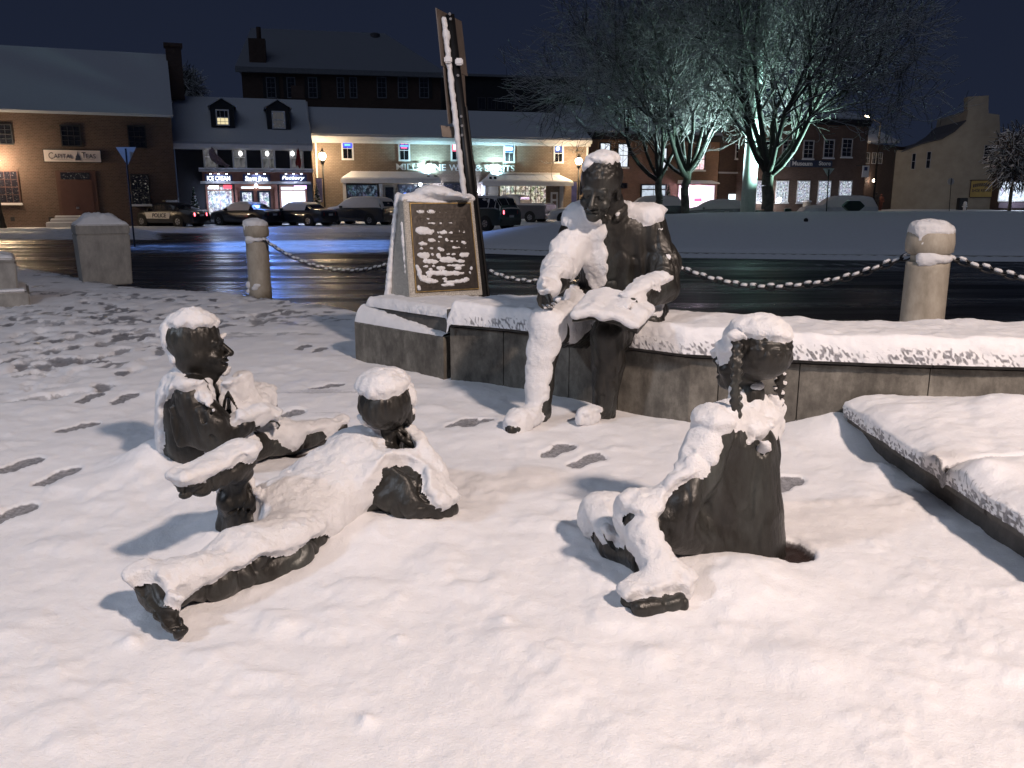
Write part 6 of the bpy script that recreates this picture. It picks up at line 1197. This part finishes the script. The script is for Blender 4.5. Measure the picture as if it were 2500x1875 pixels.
def tree(base,fork,lab,seed,spread,tall,rt_,limbs,bias=(0,0),wmax=5):
    R_=np.random.RandomState(seed); z0=mz(base[0],base[1])-.15; root=empty('bare_tree',(base[0],base[1],z0),label=lab,cat='tree',group='bare snowy trees on the island'); tr=Segs(); cr=Segs(); lb=[]
    p=np.array([base[0],base[1],z0]); H=fork; n=5; pr=p.copy()
    tr.add(p,p+np.array([0,0,.25]),rt_*1.5,rt_*1.08); pr=p+np.array([0,0,.25])
    for i in range(n): q=p+np.array([R_.normal()*.03,R_.normal()*.03,.25+(H-.25)*(i+1)/n]); tr.add(pr,q,rt_*(1.08-.03*i),rt_*(1.05-.03*i)); pr=q
    def norm(v): return v/np.linalg.norm(v)
    def grow(p,d,L,r,lev,S_):
        n=4 if lev<3 else 3; q=p
        for i in range(n):
            out=np.array([bias[0],bias[1],0])*.02
            d=norm(d+R_.normal(size=3)*(.085 if lev<2 else .17)+np.array([0,0,(.015 if lev<3 else .0)+(.25 if q[2]-z0<H+1.2 else 0)+(.12 if q[2]-z0<H+2.2 and lev>2 else 0)])+out); q2=q+d*L/n; r2=max(r*(1-.3*(i+1)/n),.011); S_.add(q,q2,max(r*(1-.3*i/n),.011),r2)
            if lev<wmax and i>=1 and R_.rand()<(.75 if lev<2 else .62):
                sd=norm(np.cross(d,R_.normal(size=3))); grow(q2,norm(d*.75+sd*.62),L*R_.uniform(.55,.8),r2*.6,lev+1,cr)
            q=q2
        if lev<wmax:
            for k in range(2):
                sd=norm(np.cross(d,R_.normal(size=3))); grow(q,norm(d*.9+sd*.42),L*R_.uniform(.68,.86),r2*.78,lev+1,S_ if lev<1 else cr)
    for i in range(limbs):
        a=2*math.pi*(i+R_.uniform(-.3,.3))/limbs; el=R_.uniform(.28,.65) if i%2 else R_.uniform(.8,1.35); d=np.array([math.cos(a)*math.cos(el)+bias[0]*.25,math.sin(a)*math.cos(el),math.sin(el)]); L_=Segs(); lb.append(L_)
        grow(pr-np.array([0,0,R_.uniform(0,.35)]),norm(d),spread*R_.uniform(.8,1.1)*(1.12 if i%2 else tall),rt_*R_.uniform(.48,.66),0,L_)
    tr.build('trunk',TRK,root,10)
    for L_ in lb: L_.build('limb',BARK,root,6)
    cr.build('twigs',BARK,root,3,'stuff'); return len(cr.a)
nt_=[tree(T1,2.2,'leftmost bare snowy tree on the island, slim trunk behind the seated man',5,2.9,1.1,.18,6,(-.8,0)),
 tree(T2,2.3,'middle bare snowy tree, its branches glowing cyan beside the light mast',8,3.0,1.15,.2,8,(.0,0)),
 tree(T3,2.1,'largest bare snowy tree with a thick trunk, right of the light mast',14,3.3,1.1,.27,10,(.3,0))]
print('twigs',nt_)
def conifer(px,py,Y,h,r,lab,zoff=0):
    p=J(px,py,Y); z=p[2]; R_=np.random.RandomState(int(px)); rt=empty('small_fir_tree',(p[0],Y,z),label=lab,cat='fir tree',group='little snowy fir trees outside the shops'); S_=Segs();S2=Segs()
    for i in range(260):
        t=R_.rand()**.8; a=R_.uniform(0,6.28); rr=r*(1-t)*R_.uniform(.6,1.1); q=np.array([p[0],Y,z+h*t]); e=q+np.array([math.cos(a)*rr,math.sin(a)*rr,-.12*rr+.05]); (S_ if R_.rand()<.6 else S2).add(q,e,.03,.05)
    b=MB(); b.tube((p[0],Y,z-.1),(p[0],Y,z+h),.04,.01,6); b.build('trunk',TRK,rt); o=S_.build('needles',M_plain('fir_green',(.03,.06,.04),.8),rt); o['kind']='stuff'; o=S2.build('snowy_twigs',SNOW,rt); o['kind']='stuff'
conifer(478,540,54.2,2.1,.45,'small snowy fir tree behind the police car'); conifer(776,520,58.5,1.9,.45,'small snowy fir tree at the foot of the left street lamp'); conifer(1630,512,66,1.9,.4,'small snowy fir tree beside the pink lit shop')
# dark tree behind the tea shop and the snow-laden tree at the right edge
def bushy(c,r,lab,seed,n,snow_share,group=None,rad=.03):
    R_=np.random.RandomState(seed); rt=empty('garden_tree',(c[0],c[1],float(zg(c[1]))),label=lab,cat='tree'); A_=Segs();B_=Segs(); T_=Segs(); z0=float(zg(c[1])); T_.add(np.array([c[0],c[1],z0]),np.array([c[0],c[1],c[2]]),.16,.08)
    for i in range(n):
        d=R_.normal(size=3); d/=np.linalg.norm(d); q=np.array(c)+d*np.array(r)*R_.uniform(.2,1.)**.6; e=q+(d+R_.normal(size=3)*.8+np.array([0,0,-.3]))*.35; (B_ if R_.rand()<snow_share else A_).add(q,e,rad,rad*.5)
        if i%12==0: A_.add(np.array([c[0],c[1],c[2]-r[2]*.4]),q,.04,.015)
    T_.build('trunk',TRK,rt,8); A_.build('twigs',BARK,rt,3,'stuff'); B_.build('snowy_twigs',SNOW,rt,3,'stuff')
bushy(J(452,215,70),(1.5,1.2,1.6),'dark tree crown peeking over the roofs right of the tea shop chimney',3,1500,.08); bushy(J(2480,385,80),(2.6,1.5,3.0),'snow-laden street tree in front of the shop at the right edge',4,1300,.22,rad=.055)
# ------------------------------------------------------------------ cars
CARG=glass('car_glass',(.012,.014,.018),.12); TYRE=M_plain('tyre_rubber',(.015,.015,.015),.85); RIM=M_plain('alloy_rim',(.3,.3,.32),.35,.8,.1,20); TAIL=M_emit('tail_light',(1.,.12,.16),7); TAILD=M_plain('unlit_tail_light',(.18,.02,.02),.3); PLATE=M_plain('number_plate',(.45,.45,.48),.5); CHR=M_plain('chrome',(.4,.4,.42),.2,.9)
def paint(name,c): return bpy.data.materials.get(name) or M_plain(name,c,.3,.1,.1,6,0,.6)
PROF={ # stations: x, hood/roof z, half width scale, shoulder z, kind
 'sedan':dict(L=4.8,W=.91,wb=1.42,H=1.45,st=[(-2.4,.55,.80,.55),(-2.36,.88,.88,.80),(-2.2,1.02,.95,.90),(-1.55,1.06,1,.95),(-1.1,1.32,1,.96),(-.7,1.43,1,.96),(-.1,1.46,1,.95),(.4,1.42,1,.94),(.75,1.28,1,.93),(1.2,1.0,1,.90),(1.8,.92,.97,.84),(2.2,.82,.9,.74),(2.38,.62,.8,.58),(2.4,.5,.76,.5)],cab=(3,9)),
 'suv':dict(L=4.9,W=.96,wb=1.45,H=1.78,st=[(-2.42,.7,.86,.7),(-2.4,1.05,.92,.95),(-2.3,1.3,.96,1.08),(-2.05,1.66,.99,1.12),(-1.6,1.76,1,1.12),(-.6,1.79,1,1.1),(.2,1.76,1,1.08),(.65,1.62,1,1.06),(1.15,1.2,1,1.04),(1.8,1.12,.98,1.0),(2.2,1.02,.93,.92),(2.4,.8,.86,.76),(2.45,.6,.8,.6)],cab=(2,8)),
 'hatch':dict(L=4.3,W=.9,wb=1.3,H=1.55,st=[(-2.1,.6,.84,.6),(-2.08,.92,.9,.88),(-2.0,1.15,.94,.98),(-1.75,1.42,.98,1.0),(-1.2,1.52,1,1.0),(-.4,1.55,1,.98),(.3,1.5,1,.96),(.75,1.32,1,.95),(1.2,1.06,1,.92),(1.7,.95,.97,.86),(2.0,.84,.9,.76),(2.18,.62,.82,.6),(2.2,.52,.78,.52)],cab=(2,8)),
 'pickup':dict(L=5.7,W=.99,wb=1.75,H=1.85,st=[(-2.85,.75,.93,.75),(-2.84,1.22,.97,1.1),(-2.6,1.24,1,1.14),(-1.0,1.25,1,1.15),(-.9,1.3,1,1.15),(-.8,1.78,1,1.15),(-.3,1.87,1,1.14),(.5,1.86,1,1.13),(.95,1.7,1,1.12),(1.45,1.28,1,1.1),(2.2,1.2,.99,1.05),(2.65,1.08,.94,.96),(2.84,.8,.88,.78),(2.86,.62,.84,.62)],cab=(4,9))}
def car(kind,px,py,ang,lab,pm,snow=.05,tail=None,Y=None,snowall=False,plate=True,z=None,roofbar=False,scale=1.,police=False,side_snow=True,rear_snow=True):
    P_=PROF[kind]; g=G(px,py,-.12) if Y is None else np.array([J(px,py,Y)[0],Y,float(zg(Y))-.12]); zz=g[2] if z is None else z
    root=empty('parked_car' if kind!='pickup' else 'pickup_truck',(g[0],g[1],zz),math.radians(ang),label=lab,cat='car' if kind!='pickup' else 'pickup truck',group='cars parked in front of the shops'); root.scale=(scale,)*3
    st=P_['st']; W_=P_['W']; rings=[]; nr=13
    def ring(x,zt,ws,zs,infl=0.,cab=False):
        w=W_*ws; zbm=.24; top=zt>zs+.18; tw=.74 if top else .93
        h=[(0,zbm),(w*.92,zbm),(w*.985,zbm+.12),(w,.55 if zs>.6 else zs*.8),(w*.985,zs-.03),(w*.94,zs+.02 if top else min(zs+.02,zt)),(w*(tw+.02) if top else w*.9,zt-.09 if top else zt-.005),(w*tw*.88 if top else w*.7,zt-.015),(0,zt)]
        return h
    R_=[ring(*s[:4]) for s in st]; nh=len(R_[0]); full=[]
    for s_,h in zip(st,R_):
        pts=[(s_[0],y,z_) for (y,z_) in h]+[(s_[0],-y,z_) for (y,z_) in h[-2:0:-1]]; full+=pts
    m_=2*nh-2; n_=len(st); faces=[];mats=[]; c0,c1=P_['cab']
    for i in range(n_-1):
        for j in range(m_):
            k=(j+1)%m_; faces.append((i*m_+j,(i+1)*m_+j,(i+1)*m_+k,i*m_+k)); g_=0
            if c0<=i<c1 and j in (5,m_-6): g_=1
            mats.append(g_)
    faces.append(tuple(range(m_))); faces.append(tuple(range(n_*m_-1,(n_-1)*m_-1,-1)))
    # bodywork
    me=bpy.data.meshes.new('bodywork'); me.from_pydata(full,[],faces); me.update(); me.materials.append(pm); me.shade_smooth(); o=bpy.data.objects.new('bodywork',me); COL.objects.link(o); o.parent=root
    md=o.modifiers.new('b','EDGE_SPLIT'); md.split_angle=math.radians(38)
    def shell(idx,off,m,name,flt=None,thick=0.):
        V_=[];F_=[]; c=Vector((0,0,.8))
        for (i,j) in idx:
            k=(j+1)%m_; q=[Vector(full[a]) for a in (i*m_+j,(i+1)*m_+j,(i+1)*m_+k,i*m_+k)]; nn=(q[1]-q[0]).cross(q[3]-q[0]); 
            if nn.length<1e-6: nn=(q[2]-q[1]).cross(q[0]-q[1])
            nn.normalize(); nn=nn if nn.dot((q[0]+q[2])/2-c)>0 else -nn
            ct=sum(q,Vector())/4; b0=len(V_); V_+=[tuple(ct+(p-ct)*flt+nn*off) for p in q]; F_.append((b0,b0+1,b0+2,b0+3))
        b=MB(); b.add(V_,F_); return b.build(name,m,root,local=True)
    side=[(i,j) for i in range(c0,c1) for j in (5,m_-6)]
    if not snowall: 
        shell(side,.006,CARG,'side_windows',.93)
    rear=[(i,j) for i in ((3,) if kind=='sedan' else (4,) if kind=='pickup' else (2,)) for j in (6,7,m_-8,m_-7)]
    if kind=='pickup': b=MB(); b.box((-.875,-W_*.66,1.3),(-.835,W_*.66,1.7)); b.build('rear_window',CARG,root,local=True)
    elif not (snowall or rear_snow): shell(rear,.008,CARG,'rear_window',.94)
    else:
        xr={'sedan':(-1.5,-1.18,1.10,1.29),'suv':(-2.36,-2.17,1.2,1.5),'hatch':(-2.04,-1.88,1.04,1.28)}[kind]; b=MB(); w=W_*.62; b.hexa([(xr[0]-.02,-w,xr[2]),(xr[0]+.01,-w,xr[2]),(xr[0]+.01,w,xr[2]),(xr[0]-.02,w,xr[2])],[(xr[1]-.02,-w*.9,xr[3]),(xr[1]+.01,-w*.9,xr[3]),(xr[1]+.01,w*.9,xr[3]),(xr[1]-.02,w*.9,xr[3])]); b.build('rear_window',CARG,root,local=True)
    # snow blanket: an inflated copy of the upper surface, denser grid, lumpy
    if snow>0:
        P2=[];F2=[]; xs=np.linspace(st[0][0]+.04 if (snowall or kind!='sedan') else -1.12,st[-1][0]-.05,46); X_=[s[0] for s in st]; js=list(range(5 if not (snowall or side_snow) else 5,m_-4)) if True else []
        js=range(5,m_-4)
        A_=np.array(full).reshape(n_,m_,3); ring_i=[]
        for xq in xs: ring_i.append(np.array([[xq,np.interp(xq,X_,A_[:,j,1]),np.interp(xq,X_,A_[:,j,2])] for j in js]))
        RI=np.array(ring_i); K=RI.shape[1]; tt=np.linspace(0,K-1,30); RJ=np.stack([np.stack([np.interp(tt,np.arange(K),RI[i,:,c]) for c in range(3)],1) for i in range(len(xs))])
        ctr=np.stack([xs,0*xs,0*xs+.6],1)[:,None]; dirn=RJ-ctr; dirn/=np.linalg.norm(dirn,axis=2)[...,None]; nz=fbm((RJ+g).astype(np.float32),5,int(px)%50,3)[...,None]-.5
        tside=np.abs(RJ[...,1:2])/(W_); up=1-.75*ss(tside,.72,.95); RJ=RJ+dirn*(snow*(.9+1.0*nz)*up+.004)
        if snowall: RJ=RJ+dirn*.01
        RJ[:,0,2]-=.01
        o2=mesh_np('snow_blanket',RJ.reshape(-1,3),[gridfaces(len(xs),30,keep=None)],SNOWCAR,None)
        o2.parent=root
        if not snowall:
            # side glass swept or dark lower bodywork stays bare: nothing below the waist
            pass
    # wheels
    for sx_ in (-1,1):
        for sy in (-1,1):
            wh=empty('wheel',(0,0,0)); wh.parent=root; wh.location=(sx_*P_['wb'],sy*(W_-.1),.34)
            w=MB(); w.tube((0,-.11,0),(0,.13,0) if sy>0 else (0,.11,0),.345,.345,20); t_=w.build('tyre',TYRE,wh,local=True,smooth=False)
            w=MB(); yo=sy*.132
            w.tube((0,sy*.10,0),(0,yo,0),.2,.19,16)
            w.build('rim',RIM,wh,local=True)
            w=MB()
            for k in range(5):
                a=2*math.pi*k/5+.4; w.tube((.06*math.cos(a),yo+sy*.002,.06*math.sin(a)),(.19*math.cos(a+.25),yo+sy*.002,.19*math.sin(a+.25)),.022,.014,5)
            w.build('spokes',TYRE,wh,local=True)
            ar=MB(); ar.tube((sx_*P_['wb'],sy*(W_-.32),.36),(sx_*P_['wb'],sy*(W_+.004),.36),.41,.41,20); ar.build('wheel_arch',TYRE,root,local=True)
    xe=st[0][0]; w=W_*st[1][2]; zt=st[2][3] if kind!='pickup' else 1.02
    for sy in (-1,1):
        b=MB(); b.box((xe-.035,sy*w*.72-.13,zt-.22),(xe+.3,sy*w*.93+.02*sy if sy>0 else sy*w*.72+.13,zt-.03)) if False else b.hexa([(xe-.03,sy*w*.62,zt-.24),(xe+.18,sy*w*1.005,zt-.24),(xe+.2,sy*w*.9,zt-.24),(xe+.02,sy*w*.6,zt-.24)],[(xe-.01,sy*w*.62,zt-.05),(xe+.22,sy*w*1.01,zt-.05),(xe+.24,sy*w*.9,zt-.05),(xe+.04,sy*w*.6,zt-.05)])
        b.build('tail_light',TAIL if tail and (tail=='both' or (tail=='left' and sy>0) or (tail=='right' and sy<0)) else TAILD,root,local=True)
        b=MB(); xf=st[-3][0]; b.hexa([(xf-.1,sy*W_*.9,.58),(xf+.17,sy*W_*.74,.58),(xf+.15,sy*W_*.5,.58),(xf-.1,sy*W_*.5,.58)],[(xf-.14,sy*W_*.91,.74),(xf+.08,sy*W_*.74,.74),(xf+.06,sy*W_*.5,.74),(xf-.14,sy*W_*.5,.74)]); b.build('headlight',CHR,root,local=True)
        b=MB(); b.box((.72,sy*(W_+.02)-.1,st[6][3]),(.86,sy*(W_+.02)+.1,st[6][3]+.15)); b.build('wing_mirror',pm,root,bevel=.02,local=True)
    b=MB(); b.box((xe-.075,-w*.93,.4),(xe+.1,w*.93,.6)); b.build('rear_bumper',pm if kind!='pickup' else CHR,root,bevel=.03,local=True)
    if plate: b=MB(); b.box((xe-.08,-.17,.66),(xe-.05,.17,.78)); b.build('number_plate',PLATE,root,local=True)
    if kind=='pickup':
        b=MB(); b.box((xe-.02,-w*.9,.72),(xe+.03,w*.9,1.17)); b.build('tailgate',pm,root,bevel=.01,local=True)
        b=MB(); b.box((-2.75,-w*.84,1.235),(-1.0,w*.84,1.30)); b.build('bed_snow',SNOWCAR,root,bevel=.03,local=True)
    if police:
        dp=M_plain('door_panel_white',(.62,.58,.52),.4); dk=M_plain('black_letters',(.02,.02,.03),.5)
        for sy in (1,-1):
            b=MB(); b.hexa([(-.75,sy*(W_+.003),.5),(1.0,sy*(W_+.003),.5),(1.0,sy*(W_+.012),.5),(-.75,sy*(W_+.012),.5)],[(-.9,sy*(W_+.0),.87),(1.12,sy*(W_+.0),.87),(1.12,sy*(W_+.01),.87),(-.9,sy*(W_+.01),.87)]); dd=b.build('white_door_panel',dp,root,local=True)
            cu=bpy.data.curves.new('t','FONT'); cu.body='POLICE'; cu.size=.33; cu.extrude=.004; cu.offset=.008; cu.shear=.15 if sy<0 else .15; tob=bpy.data.objects.new('t',cu); COL.objects.link(tob); dg=bpy.context.evaluated_depsgraph_get(); tm=bpy.data.meshes.new_from_object(tob.evaluated_get(dg)); bpy.data.objects.remove(tob); tm.materials.clear(); tm.materials.append(dk); to=bpy.data.objects.new('lettering',tm); COL.objects.link(to); to.parent=root; to.location=((.55 if sy>0 else -.5),sy*(W_+.018),.58); to.rotation_euler=(math.pi/2,0,math.pi if sy>0 else 0)
        b=MB(); b.box((-.25,-.55,1.47),(.0,.55,1.6)); b.build('light_bar',BLACKM,root,bevel=.02,local=True)
    return root
SNOWCAR=make_snow('car_snow',col=(.62,.58,.56))
BLK=paint('black_paint',(.012,.012,.015)); NVY=paint('dark_paint',(.02,.022,.03)); GRYP=paint('grey_paint',(.11,.105,.115)); WHP=paint('white_paint',(.5,.5,.52)); DGR=paint('dark_green_paint',(.02,.035,.035))
car('sedan',418,553,158,'black police patrol car with white door reading POLICE and red tail lights',BLK,0,'both',police=True,rear_snow=False)
car('sedan',602,551,152,'dark sedan with snow-covered roof parked before the dormer shop\'s left window',NVY,.045)
car('sedan',737,551,150,'dark sedan with snowy roof parked next to the black suv',NVY,.045,rear_snow=True)
car('suv',880,549,153,'large dark suv with snowy windows parked under the left awning',NVY,.035)
car('suv',1165,562,140,'dark green suv partly hidden behind the memorial stone',DGR,.006,'left',z=-.50,rear_snow=False)
car('pickup',1255,541,152,'grey pickup truck with snow in its bed beside the mound',GRYP,.03)
car('sedan',1425,520,178,'pale snow-covered sedan partly hidden behind the seated man',WHP,.06,Y=58,snowall=True)
car('suv',1582,515,175,'snowy dark suv parked behind the leftmost tree trunk',NVY,.04,Y=60)
car('hatch',1745,508,172,'completely snow-covered hatchback parked between the tree and the light mast',GRYP,.07,Y=57,snowall=True)
car('suv',2043,508,174,'white snow-covered car parked before the museum windows',WHP,.07,Y=57,snowall=True)
# ------------------------------------------------------------------ two people far right
def walker(px,Y,h,m1,lab,dx=0):
    p=J(px,515,Y); z=float(zg(Y))-.12; rt=empty('person',(p[0],Y,z),label=lab,cat='person',group='people walking in the street'); x=p[0]; S=Sculpt((x-.45,Y-.4,z-.05),(x+.45,Y+.4,z+h+.1),.02); k=h/1.75
    C=lambda a,b,c: np.array([x+a*k,Y+b*k,z+c*k])
    S.chain([C(-.1,.0,.9),C(-.12,-.06,.48),C(-.12,.05,.08)],[.1,.075,.055],k=.03); S.chain([C(.1,.0,.9),C(.11,.1,.5),C(.11,.2,.1)],[.1,.075,.055],k=.03); S.cap(C(-.12,.03,.05),C(-.12,-.12,.04),.05,k=.02); S.cap(C(.11,.2,.07),C(.11,.08,.04),.05,k=.02)
    S.ell(C(0,0,1.),(.2*k,.14*k,.2*k),k=.05); S.ell(C(0,0,1.3),(.22*k,.15*k,.2*k),k=.06); S.cap(C(-.16,0,1.42),C(.16,0,1.42),.075*k,k=.04)
    S.chain([C(-.21,0,1.42),C(-.27,-.03,1.15),C(-.2,-.16,.98)],[.07,.06,.045],k=.03); S.chain([C(.21,0,1.42),C(.27,.03,1.15),C(.22,-.12,.95)],[.07,.06,.045],k=.03); S.cap(C(0,0,1.45),C(0,0,1.56),.055,k=.03)
    S.body('body',m1,rt); T=Sculpt((x-.3,Y-.3,z+h-.4),(x+.3,Y+.3,z+h+.1),.015); T.ell(C(0,-.01,1.64),(.085*k,.1*k,.12*k)); T.ell(C(0,.02,1.68),(.1*k,.11*k,.1*k),k=.02); T.body('hood',m1,rt)
walker(2136,84,1.78,M_plain('black_coat',(.02,.02,.025),.8),'person in a long black hooded coat walking by the cream house'); walker(2149,84.4,1.6,M_plain('rust_coat',(.12,.04,.03),.8),'shorter person in a rust-coloured coat beside the one in black')
c=J(1968,533,31); cz=mz(c[0],31)+.05; rt=empty('stray_ball',(c[0],31,cz),label='small dark round object lying on the snow mound',cat='ball'); b=MB(); b.lathe((c[0],31,cz),[(.02,-.08),(.07,-.05),(.085,0),(.07,.05),(.02,.08)],10); b.build('ball',BLACKM,rt,smooth=True)
# ------------------------------------------------------------------ the plaza street lamp beside the photographer (out of view; lights the statues)
rt=empty('plaza_lamp_post',(LAMP[0],LAMP[1],0),label='tall street lamp standing right of the camera, lighting the plaza',cat='street lamp')
b=MB(); b.lathe((LAMP[0],LAMP[1],0),[(.2,0),(.22,.15),(.11,.5),(.07,1.),(.055,LAMP[2]-.3)],14); b.build('post',BLACKM,rt,smooth=True); b=MB(); b.lathe((LAMP[0],LAMP[1],LAMP[2]),[(.12,.22),(.3,.2),(.05,.42)],14); b.build('hood',BLACKM,rt)
point('plaza_lamp',LAMP,3700,(1,.80,.69),.3,spot=98,aim=(.9,2.5,0),blend=.8)
L2=(-6.8,-.5,5.8); rt=empty('plaza_lamp_post',(L2[0],L2[1],0),label='added cool fill lamp on an unseen post behind the camera on the left',cat='street lamp')
b=MB(); b.lathe((L2[0],L2[1],0),[(.2,0),(.22,.15),(.11,.5),(.07,1.),(.055,L2[2]-.3)],14); b.build('post',BLACKM,rt,smooth=True); b=MB(); b.lathe(L2,[(.12,.42),(.6,.4),(.05,.6)],14); b.build('hood',BLACKM,rt)
point('plaza_fill_cool',L2,1050,(.72,.82,1.),.4,spot=110,aim=(-.8,5.8,0),blend=.6)  # added fill light, lifts the plaza shadows with a soft cool tone

for o in list(bpy.data.objects):
    if o.parent and o.type=='MESH' and ('snow' in o.name or o.name.startswith(('raised_letters','needles','bolts','bracket_snow','shelves','lettering','arched_letters','serifs','muntins','spokes'))): o['kind']='stuff' if 'snow' in o.name or o.name.startswith(('raised','shelves','bolts')) else o.get('kind','thing')
